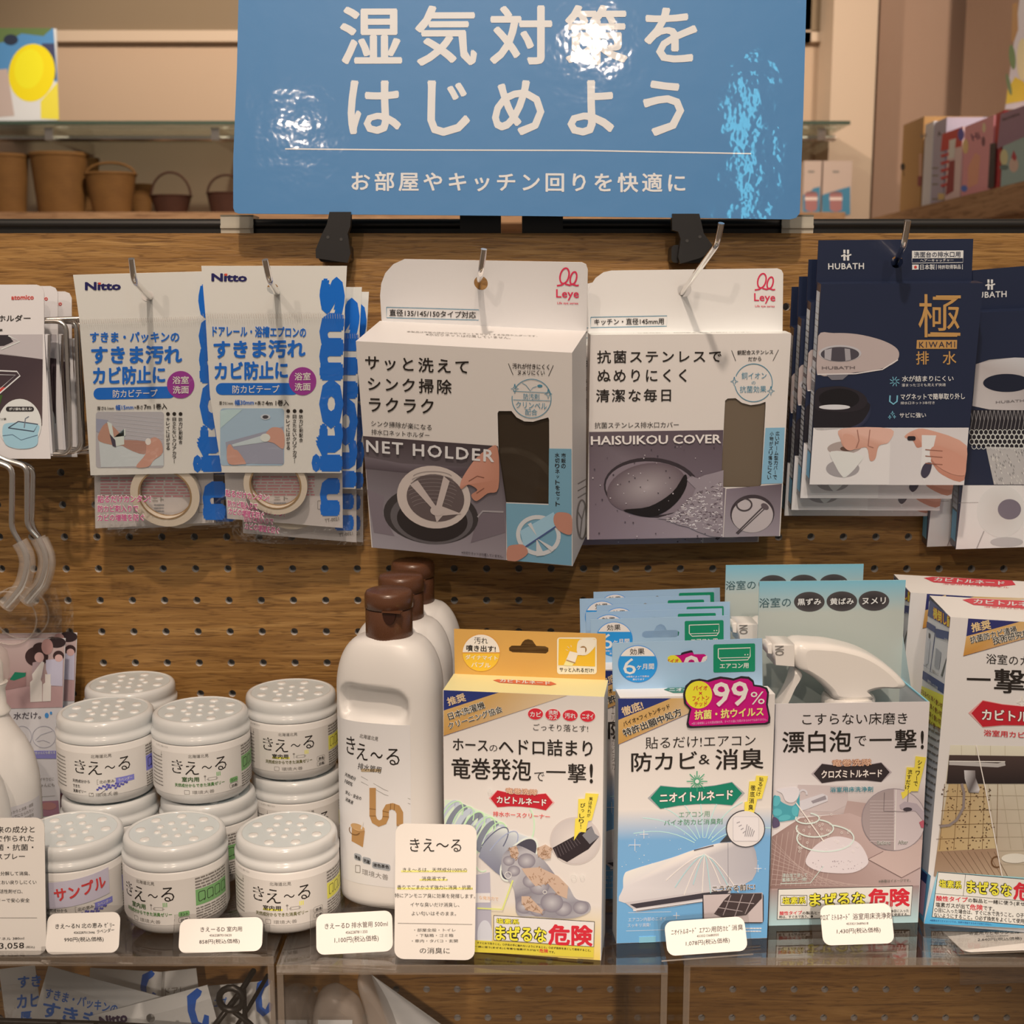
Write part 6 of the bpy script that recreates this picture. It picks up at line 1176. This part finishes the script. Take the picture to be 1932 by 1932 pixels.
    s_.line([(524, 540), (606, 600), (560, 985), (478, 915), (524, 540)], 3, NV2, 1); s_.quad([(522, 535), (608, 592), (604, 650), (520, 590)], NV2, 2); s_.line([(612, 610), (832, 755), (780, 1178), (556, 1000), (612, 610)], 3, NV2, 1); s_.quad([(612, 608), (834, 752), (826, 836), (610, 685)], NV2, 2); s_.T('付属品', 690, 705, 738, 735, 34, PALE, 0, 3, True)
    s_.poly([(612, 785), (660, 830), (640, 985), (596, 950)], pc(150, 146, 146), 2); s_.poly([(780, 825), (795, 900), (770, 960), (745, 940), (670, 1048), (656, 1035), (735, 900)], pc(90, 90, 84), 2); s_.poly([(548, 645), (560, 660), (558, 700), (545, 690)], pc(60, 56, 56), 2); s_.poly([(535, 700), (560, 720), (540, 930), (515, 935)], pc(190, 182, 178), 2); s_.T('計量カップ', 576, 990, 634, 1030, 30, GREY, 0, 2, True)
    s_.quad([(470, 962), (765, 1215), (755, 1305), (460, 1030)], NV2, 1); s_.T('使用上の注意', 535, 1085, 628, 1160, 40, PALE, 0, 2, True); s_.quad([(458, 1100), (748, 1310), (700, 1590), (420, 1370)], pc(214, 200, 70), 1)
    for i in range(4): s_.T('はなるべく早く使い切って', 470 - i * 8, 1170 + i * 70, 715 - i * 8, 1350 + i * 72, 50, pc(140, 90, 50), .012, 2, True)
    for i in range(14): s_.lines(420 - i * 10, 1440 + i * 62, 690 - i * 12, 1440 + i * 62, 1, 14, GREY, 1, slope=.62)
    c6 = Art(mb, mw, o=(0, 0, 0), a=(0, -1, 0), u=(0, 0, 1), crop=C('C6')); c6.quad([(160, 1030), (250, 1110), (190, 1500), (120, 1420)], pc(96, 156, 204), 1); c6.quad([(166, 1050), (222, 1100), (210, 1180), (160, 1130)], pc(30, 44, 90), 2); c6.quad([(160, 1130), (212, 1178), (186, 1440), (146, 1400)], pc(196, 150, 160), 2)
    tp = Art(mb, mw, o=(0, 0, h), a=(1, 0, 0), u=(0, 1, 0), crop=C('C5')); tp.lim = (0, w, 0, d); tp.poly([(848, 348), (930, 335), (1700, 360), (1760, 420), (1600, 440), (950, 395)], pc(196, 60, 66), 1); tp.T('カビトルネード', 950, 362, 1650, 405, 40, PALE, .03, 2, True); tp.T('浴室用カビ取りジェル', 1045, 412, 1700, 450, 16, pc(196, 60, 66), .0, 2, True); tp.quad([(565, 265), (1500, 300), (1500, 316), (720, 290)], pc(160, 196, 214), 1)
    mb.build('carton_body', t)
    f = MB(); f.add([(.001, d * .1, h + .0002), (.001, d * .95, h + .0012), (w - .001, d * .95, h + .0012), (w - .001, d * .1, h + .0002)], [(0, 1, 2, 3)], pc(214, 204, 198)) if False else f.add([(0, d * .2, h), (0, d, h), (0, d, h - .004)], [(0, 1, 2)], pc(120, 112, 106)); f.build('top_flap', t)
    tl = mw @ V((0, 0, h)); dup(t, M.Translation(onz(1718, 1118, tl.z) - tl) @ mw, 'large white and blue carton at the right edge, behind the front one')
mould_box()

# ================================================================ price tags and cards on the shelf edges
def price_tag(k, TL, TR, BL, Y, rows, label, lean=.010, r=.005, name='price_tag', holder=(.004, .003, .003, .003), cat='price tag', extra=None, group='price tags on the acrylic shelves'):
    f3 = [fp(k, *p) for p in (TL, TR, BL)]
    mw, w, h = frame3((*f3[0], Y + lean), (*f3[1], Y + lean), (*f3[2], Y))
    t = thing(name, label, cat, mw, group); mb = MB(); a = Art(mb, mw, crop=C(k)); w = a.st(*TR)[0]
    sh = (a.st(*TR)[1] - h); mb.prism([(x, z + sh * x / w) for x, z in rr_outline(0, 0, w, h, r, 5)][::-1], 0, .0006, (.88, .87, .85))
    for rr in rows: a.T(rr[0], *rr[1:6], (rr[6] if len(rr) > 6 else INK), (rr[7] if len(rr) > 7 else .004), 2, True)
    if extra: extra(a)
    mb.build('card', t)
    l_, r_, t_, b_ = holder; q = MB(); q.box(-l_, w + r_, .0008, .0022, -b_, h + t_, mat='acrylic'); hl = q.build('holder', t)
    g = MB(); g.box(-l_, w + r_, .0023, .020, -b_, -b_ + .0012, mat='acrylic'); g.box(-l_, w + r_, .0004, .0010, -b_, -b_ + .0008, mat='acrylic_edge'); g.build('holder_foot', hl)
    return t
price_tag('B4', (375, 942), (955, 925), (358, 1265), YF1 + .006, [('きえ～るN 北の恵み ｾﾞﾘｰ', 440, 1040, 908, 1028, 40), ('4562287013446', 585, 1090, 752, 1088, 18), ('ラベンダー', 768, 1082, 906, 1066, 30), ('990円(税込価格)', 510, 1148, 822, 1142, 42)], 'white price tag under the sample jar, first from the left', holder=(.003, .008, .004, .002))
price_tag('B4', (1442, 985), (2085, 965), (1412, 1255), YF1 + .006, [('きえーるD 室内用', 1590, 1065, 1918, 1060, 40), ('4562287010620', 1660, 1112, 1836, 1110, 18), ('858円(税込価格)', 1580, 1165, 1900, 1158, 42)], 'white price tag under the two middle front jars')
price_tag('B5', (682, 1604), (1172, 1578), (680, 1870), YF2 + .012, [('きえーるD 排水管用 500ml', 735, 1682, 1144, 1664, 38), ('4562287811350', 870, 1723, 1012, 1716, 18), ('1,100円(税込価格)', 798, 1775, 1085, 1760, 44)], 'white price tag in front of the front white bottle', holder=(.004, .001, .003, .004))
price_tag('C2', (578, 1558), (1164, 1514), (574, 1825), YF2 + .004, [('ﾆｵｲﾄﾙﾈｰﾄﾞ ｴｱｺﾝ用防ｶﾋﾞ消臭', 602, 1640, 1158, 1598, 46), ('4533213688350', 800, 1670, 970, 1658, 18), ('1,078円(税込価格)', 715, 1730, 1055, 1702, 46)], 'white price tag in front of the air conditioner carton')
price_tag('C4', (425, 1412), (1030, 1390), (487, 1735), YF3 + .008, [('ｸﾛｽﾞﾐﾄﾙﾈｰﾄﾞ 浴室用床洗浄剤', 460, 1508, 1040, 1490, 52), ('4533213689618', 672, 1558, 850, 1554, 18), ('1,430円(税込価格)', 596, 1622, 950, 1608, 48)], 'white price tag in front of the open-topped foam carton', holder=(.006, .001, .001, .006))
price_tag('C6', (420, 1548), (1180, 1520), (520, 1735), YF3 + .008, [('浴室用カビ取りジェル', 562, 1588, 982, 1576, 30), ('4533213688000', 705, 1612, 888, 1608, 10), ('2,640円(税込価格)', 636, 1642, 1000, 1632, 30)], 'white price tag lying back in front of the large mould carton', lean=.045)
def ln1(a): a.line([(128, 1098), (718, 1108)], 4, GREY, 1); [a.rect(x0, y0, x1, y1, pc(228, 212, 110), 1) for x0, y0, x1, y1 in ((155, 680, 678, 694), (300, 748, 520, 762), (122, 816, 722, 832))]
price_tag('B8', (102, 310), (755, 322), (100, 1382), YF2 + .004, [('きえ～る', 224, 478, 632, 482, 105), ('きえ～るは、天然成分100%の', 168, 674, 678, 676, 34), ('消臭液です。', 318, 744, 525, 744, 34), ('香りでごまかさず強力に消臭・抗菌。', 124, 812, 722, 814, 34), ('特にアンモニア臭に効果を発揮します。', 104, 878, 742, 884, 36), ('イヤな臭いだけ消臭し、', 228, 950, 616, 952, 34), ('よい匂いはそのまま。', 238, 1020, 590, 1022, 34),
    ('・部屋全般・トイレ', 258, 1152, 586, 1152, 26), ('・下駄箱・ゴミ箱', 276, 1194, 568, 1194, 26), ('・車内・タバコ・玄関', 240, 1238, 604, 1238, 26), ('の消臭に', 302, 1314, 540, 1316, 48)], 'tall cream info card overlapping the yellow carton', lean=.005, r=.006, name='info_card', cat='info card', holder=(-.0005, -.0005, -.001, .004), extra=ln1, group='tall info cards')
def ln2(a): a.line([(-60, 972), (294, 972)], 3, GREY, 1)
price_tag('B4', (-420, 186), (350, 180), (-440, 1272), YF1 + .008, [('由来の成分と', -85, 275, 276, 270, 52), ('とで作られた', -85, 345, 268, 341, 50), ('除菌・抗菌・', -90, 414, 266, 412, 50), ('消臭スプレー', -150, 487, 198, 484, 48), ('分解して消臭、', 5, 620, 238, 620, 32), ('でにおい戻りしにくい', -60, 690, 290, 688, 32), ('界面活性剤ゼロ、', -70, 762, 180, 762, 32), ('フリーで安心安全', -60, 833, 236, 832, 32), ('ツイネル 380ml', -60, 1140, 192, 1132, 22), ('¥3,058', -60, 1198, 192, 1192, 54), ('(税込)', 206, 1204, 276, 1203, 20)], 'tall cream info card cut by the left edge with a large price', lean=.012, r=.006, name='info_card', cat='info card', holder=(-.0005, -.0005, -.001, .004), extra=ln2, group='tall info cards')

# ================================================================ sprayers at the left edge
def mist_bottle():
    p = at(-6, 1450, -.125); mw = M.Translation((p.x, -.125, ZS + .0002)); t = thing('mist_bottle', 'rounded white mist bottle with a clear cap at the left edge, rear one', 'spray bottle', mw, 'mist bottles at the left edge')
    z = lambda py: at(-6, py, -.125).z - ZS; k = .0003435
    b = MB(); b.lathe([(.026, 0), (.0283, .002), (.0286, .006), (.0286, z(1500)), (.0278, z(1460)), (.0250, z(1425)), (.020, z(1395)), (.0145, z(1372)), (.0105, z(1352)), (.0100, z(1342))], 64, mat='white_plastic'); b.build('bottle_body', t)
    c = MB(); c.lathe([(.0112, z(1345)), (.0118, z(1340)), (.0092, z(1330)), (.0090, z(1300)), (.0110, z(1288))], 40, mat='ivory_plastic'); c.build('pump_collar', t)
    h = MB(); h.lathe([(.0110, z(1290)), (.0128, z(1272)), (.0130, z(1250)), (.0118, z(1232)), (.0085, z(1221)), (.0001, z(1217))], 40, (.72, .71, .69), mat='vinyl_sleeve', cap=False); h.lathe([(.0080, z(1290)), (.0085, z(1255)), (.006, z(1240)), (.0001, z(1239))], 30, mat='white_plastic', cap=False); h.build('clear_cap', t)
    q = MB(); W = jar_wrap(.0287); n = 40; q.add([W(-.04 + .085 * i / n, zz, .0001) for zz in (.012, z(1500)) for i in range(n + 1)], [(i, i + 1, n + 2 + i, n + 1 + i) for i in range(n)], pc(196, 180, 172), 'print', True); a = Art(q, M.Identity(4), crop=None, wrap=W)
    zz = z(1510) * 1000
    for i, s_ in enumerate(('しっかりと消臭・除菌', 'おいでになられたい', '植物由来の成分配合', 'なにも残りません', '消臭・除菌スプレー')): a.T(s_, 16, zz - i * 3.6, 36, zz - i * 3.6 + .6, 2.4, GREY, .0, 2, True)
    q.build('label', t)
    p2 = at(-62, 1600, -.186); dup(t, M.Translation((p2.x, -.186, ZS + .0002)), 'rounded white mist bottle cut by the left edge, behind the info card')
mist_bottle()
# ================================================================ below the shelves
def loose_pack(TL, TR, BL, Y, rows, label, s_shape, tilt=.01, hole=None):
    mw, w, h = frame3((*TL, Y + tilt), (*TR, Y + tilt), (*BL, Y)); t = thing('tape_pack', label, 'tape pack', mw, 'spare tape packs below the left shelf')
    mb = MB(); a = Art(mb, mw, crop=C('F')); out = [(0, 0), (w, 0), (w, h), (0, h)]
    plate(mb, out, [circ(*a.st(*hole), .0032, 16)] if hole else [], 0, .0008, pc(208, 196, 186))
    for r in rows: a.T(r[0], *r[1:6], r[6], r[7], 2, r[8] if len(r) > 8 else None)
    for pts in s_shape: a.poly(pts, pc(30, 86, 165), 1)
    mb.build('card', t); f = MB(); film_sheet(f, lambda u, v: (w * u, h * .86 * (1 - v) - .002), 12, 16, 3, .003); f.build('film_bag', t)
B_ = NB
def S(px, py, sc_, rot=0):      # curl of the wordmark's last letter, as printed on every pack
    pts = [(0, -80), (-28, -66), (-34, -30), (-30, 10), (-12, 26), (10, 10), (14, -8), (4, -14), (-6, 6), (-14, 0), (-16, -30), (-8, -52), (4, -60), (10, -70)]
    c, s = math.cos(rad(rot)), math.sin(rad(rot)); return [(px + (x * c - y * s) * sc_, py + (x * s + y * c) * sc_) for x, y in pts]
loose_pack((16, 1828), (84, 1820), (22, 2010), -.085, [('すき', 34, 1853, 78, 1850, 22, B_, .03), ('カヒ', 32, 1890, 74, 1886, 26, B_, .03), ('厚', 38, 1918, 60, 1916, 18, B_, .03)], 'upright spare tape pack at the far left below the shelf', [])
loose_pack((78, 1820), (300, 1880), (40, 2000), -.115, [('すきま・パッキンの', 86, 1873, 222, 1905, 20, B_, .02, False), ('すきま汚れ', 80, 1902, 260, 1945, 32, B_, .03, False)], 'spare tape pack leaning left below the shelf with large blue writing', [])
loose_pack((160, 1826), (296, 1834), (160, 2000), -.075, [], 'spare tape pack standing behind the leaning ones below the shelf', [S(286, 1880, .62, 0)])
loose_pack((300, 1835), (380, 1826), (310, 2000), -.060, [('ドアレ', 312, 1872, 350, 1868, 16, GREY, .0)], 'spare tape pack at the back below the shelf beside the black basket', [])
loose_pack((168, 1918), (392, 1858), (205, 2060), -.135, [('Nitto', 188, 1928, 240, 1918, 20, pc(60, 40, 70), .05, False)], 'spare tape pack leaning right below the shelf, its header and hole showing', [S(385, 1925, .78, -12)], hole=(284, 1921))
loose_pack((398, 1860), (520, 1850), (410, 2050), -.070, [('エプ', 404, 1892, 428, 1890, 18, B_, .02)], 'spare tape pack behind the black wire corner of the basket', [S(505, 1900, .7, 0), S(500, 1990, .7, 0)])
def basket_wire():
    P = lambda x, y, Y=-.150: at(x, y, Y)
    o = P(440, 1900); t = thing('wire_basket', 'black wire basket corner below the left shelf', 'basket', M.Translation(o)); W = lambda *ps: [p - o for p in ps]
    b = MB()
    b.tube(W(P(478, 1832, -.10), P(455, 1870, -.14), P(405, 1935), P(385, 1990)), .0022, 10, mat='black_metal'); b.tube(W(P(505, 1840, -.09), P(470, 1900, -.13), P(430, 1960)), .0016, 8, mat='black_metal'); b.tube(W(P(460, 1868), P(462, 1910), P(470, 2000)), .0018, 8, mat='black_metal'); b.tube(W(P(430, 1900), P(470, 1930), P(520, 1985)), .0020, 8, mat='black_metal')
    b.tube([p - o for p in [P(437, 1882) + V((.0085 * math.cos(i * .45), -.002, .0085 * math.sin(i * .45))) for i in range(15)]], .0024, 10, mat='black_metal')
    b.build('corner_wires', t)
    r = MB(); r.tube(W(P(-160, 1922, -.170), P(175, 1932, -.160), P(420, 1946, -.150)), .0024, 10, mat='black_metal')
    for x in range(-100, 420, 70): r.tube(W(P(x, 1925 + x * .035, -.165), P(x - 4, 2060, -.165)), .0014, 6, mat='black_metal')
    r.build('rim_wires', t)
basket_wire()
def bag(pts, Y, label, seed, label_rect=None, dep=.012):
    o = at(*pts[0], Y); mw = M.Translation(o); t = thing('clear_bag', label, 'bag', mw, 'soft clear bags below the middle shelf'); mb = MB(); a = Art(mb, mw, crop=C('F')); out = smooth([a.st(*p) for p in pts], 4)
    puff(mb, out, dep, 0, WHITE, 'milky_bag', k=(1, .97, .88, .6)); mb.build('bag_film', t)
    if label_rect:
        q = MB(); e = Art(q, mw, o=(0, -dep - .001, 0), crop=C('F')); e.rect(*label_rect, pc(200, 188, 178), 1); q.build('paper_label', t)
bag([(528, 1990), (524, 1900), (545, 1870), (575, 1863), (598, 1880), (606, 1920), (604, 1990)], -.11, 'soft clear bag with a rounded top, left of the pair below the shelf', 1, (528, 1924, 600, 1980))
bag([(590, 1990), (588, 1930), (600, 1880), (628, 1864), (655, 1875), (682, 1905), (690, 1990)], -.125, 'soft clear bag with a rounded top, right of the pair below the shelf', 2, (600, 1924, 665, 1980))
bag([(700, 2000), (690, 1900), (676, 1842), (700, 1850), (740, 1920), (760, 2000)], -.10, 'narrow clear bag beside the draped pale sheet', 3)
def drape():
    o = at(700, 1838, -.09); mw = M.Translation(o); mb = MB(); a = Art(mb, mw, crop=C('F')); n = 24; vs = []
    p0, p1, p2 = (700, 1838), (760, 2010), (960, 2010)
    for j in range(n + 1):
        for i in range(n + 1):
            u, v = i / n, j / n; x = p0[0] + (p1[0] - p0[0]) * v + (p2[0] - p1[0]) * v * u; y = p0[1] + (p1[1] - p0[1]) * v
            q = a.st(x, y); vs.append((q[0], -.010 * math.sin(2.2 * u * math.pi + .5) * v, q[1]))
    mb.add(vs, [(j * (n + 1) + i, j * (n + 1) + i + 1, (j + 1) * (n + 1) + i + 1, (j + 1) * (n + 1) + i) for j in range(n) for i in range(n)], pc(190, 178, 168), 'print', True)
    o2 = mb.build('draped_sheet'); o2.location = o; tag(o2, 'pale sheet hanging diagonally below the middle shelf', 'sheet')
drape()

# ================================================================ the shop behind
LY = 2.85; LZ = at(300, 406, LY).z
b = MB(); b.box(at(-90, 406, LY).x, at(1575, 406, LY).x, LY - .12, BY, LZ - .03, LZ, mat='ledge_wood'); tag(b.build('display_ledge'), 'wooden ledge under the baskets along the back wall', 'ledge')
GZ = at(200, 229, 2.78).z
def glass(x0, x1, lb):
    t = thing('glass_shelf', lb, 'shelf', M.Translation((0, 0, GZ)), 'glass shelves on the back wall'); b = MB(); b.box(x0, x1, 2.78, BY, -.008, 0, mat='glass'); b.build('pane', t)
    e = MB(); e.box(x0, x1, 2.777, 2.7795, -.009, .001, (.06, .10, .08), 'gloss_print'); e.build('front_edge', t)
    k = MB()
    n = max(1, int((x1 - x0) / .45))
    for i in range(n): x = x0 + (x1 - x0) * (i + .5) / n; k.box(x - .012, x + .012, 2.83, BY, -.045, -.010, mat='steel_wire')
    k.tube([(x0, 2.95, -.025), (x1, 2.95, -.025)], .010, 10, mat='steel_wire'); k.build('bracket', t)
glass(at(-80, 230, 2.78).x, at(1512, 230, 2.78).x, 'long glass shelf above the baskets'); glass(at(1514, 230, 2.78).x, at(1604, 230, 2.78).x, 'short glass shelf right of the blue sign')
def basket(x0, x1, yt, yb, mat, lb, hand=None, Y=LY, taper=.8, group='tan wicker baskets'):
    p, q, r = at(x0, yt, Y), at(x1, yt, Y), at((x0 + x1) / 2, yb, Y); R = (q.x - p.x) / 2; hh = p.z - LZ; t = thing('wicker_basket', lb, 'basket', M.Translation(((p.x + q.x) / 2, Y + .03, LZ + .001)), group); b = MB()
    prof = [(R * taper, 0), (R * (taper * .5 + .5), hh * .45), (R, hh * .95), (R * 1.02, hh), (R * .95, hh), (R * .92, hh * .93), (R * taper * .9, .012)]
    b.lathe(prof, 40, mat=mat, sy=.75); bo_ = b.build('basket_body', t); k = MB(); k.lathe([(R * 1.03, hh * .95), (R * 1.06, hh * .98), (R * 1.03, hh * 1.01), (R * .97, hh)], 40, mat=mat, sy=.75, cap=False); k.build('rim', bo_)
    if hand:
        zt = at((x0 + x1) / 2, hand, Y).z - LZ - hh; g = MB(); g.tube([(R * .97 * math.cos(math.pi * i / 24), 0, hh * .98 + zt * math.sin(math.pi * i / 24)) for i in range(25)], R * .055, 8, mat=mat); g.build('handle', t)
basket(-45, 44, 291, 405, 'wicker_tan', 'tall tan basket cut by the left edge of the view')
basket(50, 158, 289, 405, 'wicker_tan', 'tall wide tan basket, second from the left on the ledge')
basket(130, 180, 298, 405, 'wicker_tan', 'narrow tan basket behind the tall wide one', Y=LY + .14)
basket(155, 250, 326, 405, 'wicker_tan', 'low tan basket with an arched handle', 304, taper=.75, Y=LY - .03)
basket(238, 282, 347, 405, 'wicker_tan', 'small tan basket half hidden behind the handled one', Y=LY + .12)
basket(279, 356, 368, 405, 'wicker_dark', 'small dark brown basket with a round handle', 323, taper=.72, group='dark brown baskets with handles')
basket(386, 462, 363, 405, 'wicker_dark', 'dark brown handled basket beside the blue sign edge', 328, taper=.8, group='dark brown baskets with handles')
def lemon_picture():
    mw, w, h = frame3((-60, 56, 2.84), (108, 54, 2.84), (-60, 229, 2.80)); t = thing('lemon_poster', 'poster of a yellow lemon with leaves standing on the glass shelf at the left', 'poster', mw); mb = MB(); a = Art(mb, mw, crop=C('A1')); mb.box(0, w, 0, .008, 0, h, pc(200, 190, 182))
    a.poly([(-150, 160), (295, 155), (318, 450), (-150, 420)], pc(76, 122, 160), 1); a.poly([(-150, 155), (290, 155), (240, 200), (120, 185), (40, 230), (-150, 260)], pc(90, 104, 60), 2); a.ell(60, 220, 40, 30, pc(40, 46, 60), 3); a.poly([(230, 240), (300, 240), (312, 440), (270, 430)], pc(60, 60, 84), 2)
    a.ell(176, 402, 128, 160, pc(222, 190, 20), 4, rot=8); a.ell(160, 380, 80, 110, pc(230, 200, 30), 5, rot=8); a.poly([(225, 560), (318, 455), (326, 660), (226, 655)], pc(214, 190, 60), 3); a.poly([(-150, 400), (40, 380), (80, 640), (-150, 660)], pc(176, 150, 136), 2); mb.build('printed_panel', t)
lemon_picture()
def can_box(x0, x1, lb):
    p, q = at(x0, 406, LY), at(x1, 406, LY); zt = at(x0, 304, LY).z; mw = frame(V((p.x, LY, LZ + .001)), V((1, 0, 0)), V((0, 0, 1))); o = thing('cup_carton', lb, 'carton', mw, 'cup cartons behind the sign'); mb = MB(); w, h = q.x - p.x, zt - LZ; carton(mb, w, h, .12, pc(176, 148, 130)); a = Art(mb, mw, crop=C('F'))
    a.poly([(x0 + 1, 368), (x0 + 12, 364), (x1 - 12, 355), (x1, 352), (x1, 405), (x0 + 1, 405)], pc(60, 110, 130), 1); cx = (x0 + x1) / 2; a.ell(cx, 366, 12, 5, pc(120, 84, 80), 2); a.poly([(cx - 12, 366), (cx + 12, 366), (cx + 11, 396), (cx, 400), (cx - 11, 396)], pc(150, 96, 90), 2); a.rect(cx - 12, 372, cx + 12, 378, pc(206, 176, 160), 3); a.rect(cx - 6, 322, cx + 6, 326, GREY, 2); mb.build('carton_body', o)
can_box(1514, 1547, 'cup carton touching the right edge of the blue sign'); can_box(1550, 1604, 'cup carton standing right of its twin on the back ledge')
# shelf along the right wall
SY0 = 2.35; SZ = at(1676, 406, SY0).z; e0 = at(1676, 406, SY0); e1 = onz(1990, 330, SZ); dr = (e1 - e0).normalized(); nr = V((dr.y, -dr.x, 0)); bk_ = -nr if nr.y > 0 else V((-nr.x, -nr.y, 0))
mw = frame(e0, e1 - e0, V((0, 0, 1))); L_ = (e1 - e0).length
t = thing('lit_shelf', 'wooden shelf with a warm light strip under its front edge on the right', 'shelf', mw); b = MB(); b.box(-.15, L_, -.01, .34, -.055, 0, mat='ledge_wood'); b.build('board', t); b = MB(); b.box(.10, L_, .045, .062, -.0745, -.0665, mat='led_strip'); b.build('light_strip', t); b = MB(); b.box(-.15, L_, .02, .07, -.0660, -.0555, mat='ledge_wood'); b.build('light_channel', t)
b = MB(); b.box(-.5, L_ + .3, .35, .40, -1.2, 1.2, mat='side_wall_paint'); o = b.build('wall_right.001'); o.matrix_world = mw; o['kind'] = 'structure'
def shelf_box(l, r, tp, c, lb, name='boxed_goods', back=0, art=None, dep=.14, side=None, zoff=0):
    p, q = onz(*l, SZ), onz(*r, SZ); a_ = (q - p); m_ = frame(p, a_, V((0, 0, 1))); n_ = V((a_.y, -a_.x, 0)).normalized(); rr = ray(*tp); tt = (p - CP).dot(n_) / rr.dot(n_); h = (CP + rr * tt).z - SZ
    m_ = m_ @ M.Translation((0, .012 + back, .001 + zoff)); o = thing(name, lb, 'box', m_, 'boxed goods on the lit right shelf'); mb = MB(); w = a_.length * .97; carton(mb, w, h, dep, c, side=side or c)
    if art: art(Art(mb, m_, crop=C('A4')))
    mb.build('box_body', o)
def k1(a): a.ell(955, 1345, 18, 30, pc(40, 34, 30), 1); a.line([(960, 1380), (965, 1420)], 6, pc(80, 60, 40), 1)
def k2(a): a.T('hair', 1100, 1100, 1150, 1080, 40, GREY, .02, 1, False); a.rect(1085, 1240, 1110, 1420, pc(190, 140, 110), 1); a.rect(1075, 1420, 1105, 1500, pc(130, 60, 60), 1)
def k3(a): a.T('A', 1235, 1080, 1265, 1075, 40, INK, .02, 1, False); [a.rect(1190, y, 1240, y + 12, GREY, 1) for y in (1350, 1410, 1480, 1600)]
def k4(a): a.poly([(1275, 1080), (1440, 1020), (1430, 1180), (1260, 1220)], pc(190, 60, 56), 1); [a.line([(1262, 1260 + i * 60), (1330, 1240 + i * 60)], 22, pc(190, 60, 60), 1) for i in range(5)]; a.poly([(1330, 1130), (1385, 1115), (1370, 1270), (1325, 1280)], pc(214, 200, 190), 2); a.poly([(1330, 1300), (1375, 1290), (1365, 1540), (1300, 1580)], pc(140, 50, 56), 2); a.rect(1240, 1560, 1290, 1610, pc(206, 170, 110), 2)
def k5(a): a.ell(1425, 1085, 26, 50, pc(80, 76, 150), 1); a.ell(1460, 1180, 24, 60, pc(224, 180, 120), 1); a.T('Hi', 1510, 1110, 1575, 1090, 60, pc(120, 60, 80), .03, 1, False); a.poly([(1480, 1350), (1540, 1230), (1580, 1260), (1560, 1480), (1480, 1520)], pc(226, 150, 120), 1); a.ell(1450, 1520, 26, 26, pc(80, 110, 180), 1); a.ell(1610, 1030, 14, 40, pc(230, 190, 150), 1); a.ell(1605, 1140, 14, 40, pc(120, 70, 80), 1)
def k7(a): a.poly([(1745, 920), (1990, 830), (1990, 1080), (1715, 1200)], pc(146, 110, 124), 1); a.T('decorative', 1755, 965, 1895, 915, 30, INK, .01, 2, False); a.ell(1772, 1270, 32, 66, pc(206, 190, 140), 1); a.ell(1850, 1330, 38, 60, pc(206, 170, 150), 1); a.poly([(1830, 1270), (1850, 1210), (1875, 1270), (1860, 1300)], pc(176, 60, 70), 2); a.ell(1772, 1350, 36, 22, pc(96, 116, 110), 1); a.poly([(1660, 1160), (1705, 1150), (1690, 1510), (1640, 1520)], pc(50, 44, 48), 1)
shelf_box((1688, 402), (1727, 393), (1698, 236), pc(170, 124, 76), 'plain brown box at the far end of the lit shelf', art=k1)
shelf_box((1729, 388 + 4), (1745, 388), (1737, 236), pc(206, 192, 190), 'narrow white box beside the brown box on the lit shelf', art=k2)
shelf_box((1746, 388), (1769, 382), (1757, 231), pc(168, 152, 160), 'grey box between the white and red boxes on the lit shelf', art=k3)
shelf_box((1772, 381), (1800, 374), (1781, 250), pc(214, 180, 170), 'red and white striped box on the lit shelf', art=k4)
shelf_box((1780, 379), (1852, 361), (1784, 208), pc(44, 38, 42), 'tall black box rising behind the red and pink boxes', back=.16, dep=.10)
shelf_box((1803, 373), (1858, 359), (1815, 238), pc(214, 140, 140), 'pink box with pale pictures on the lit shelf', art=k5)
shelf_box((1860, 359), (1874, 355), (1868, 216), pc(170, 44, 50), 'narrow red box beside the pink one on the lit shelf')
shelf_box((1876, 354), (1960, 334), (1886, 214), pc(150, 166, 156), 'mauve and sage green box at the right edge of the lit shelf', art=k7)
def lemon_right():
    mw, w, h = frame3((1912, -40, 1.95), (2010, -60, 1.75), (1896, 206, 1.95)); t = thing('lemon_poster', 'white poster with lemon and leaf drawings at the upper right edge', 'poster', mw); mb = MB(); a = Art(mb, mw, crop=C('A4')); mb.box(0, w, 0, .006, 0, h, pc(206, 192, 196))
    a.poly([(1785, 840), (1800, 720), (1860, 620), (1932, 660), (2000, 800)], pc(214, 180, 60), 1); a.ell(1920, 480, 46, 170, pc(226, 206, 150), 1); a.ell(1838, 460, 26, 100, pc(110, 130, 84), 1, rot=-6); a.ell(1810, 680, 16, 90, pc(110, 124, 84), 1, rot=-12); a.poly([(1840, 30), (1880, 20), (1885, 240), (1850, 340), (1830, 330)], pc(176, 130, 84), 1); mb.build('printed_panel', t)
lemon_right()
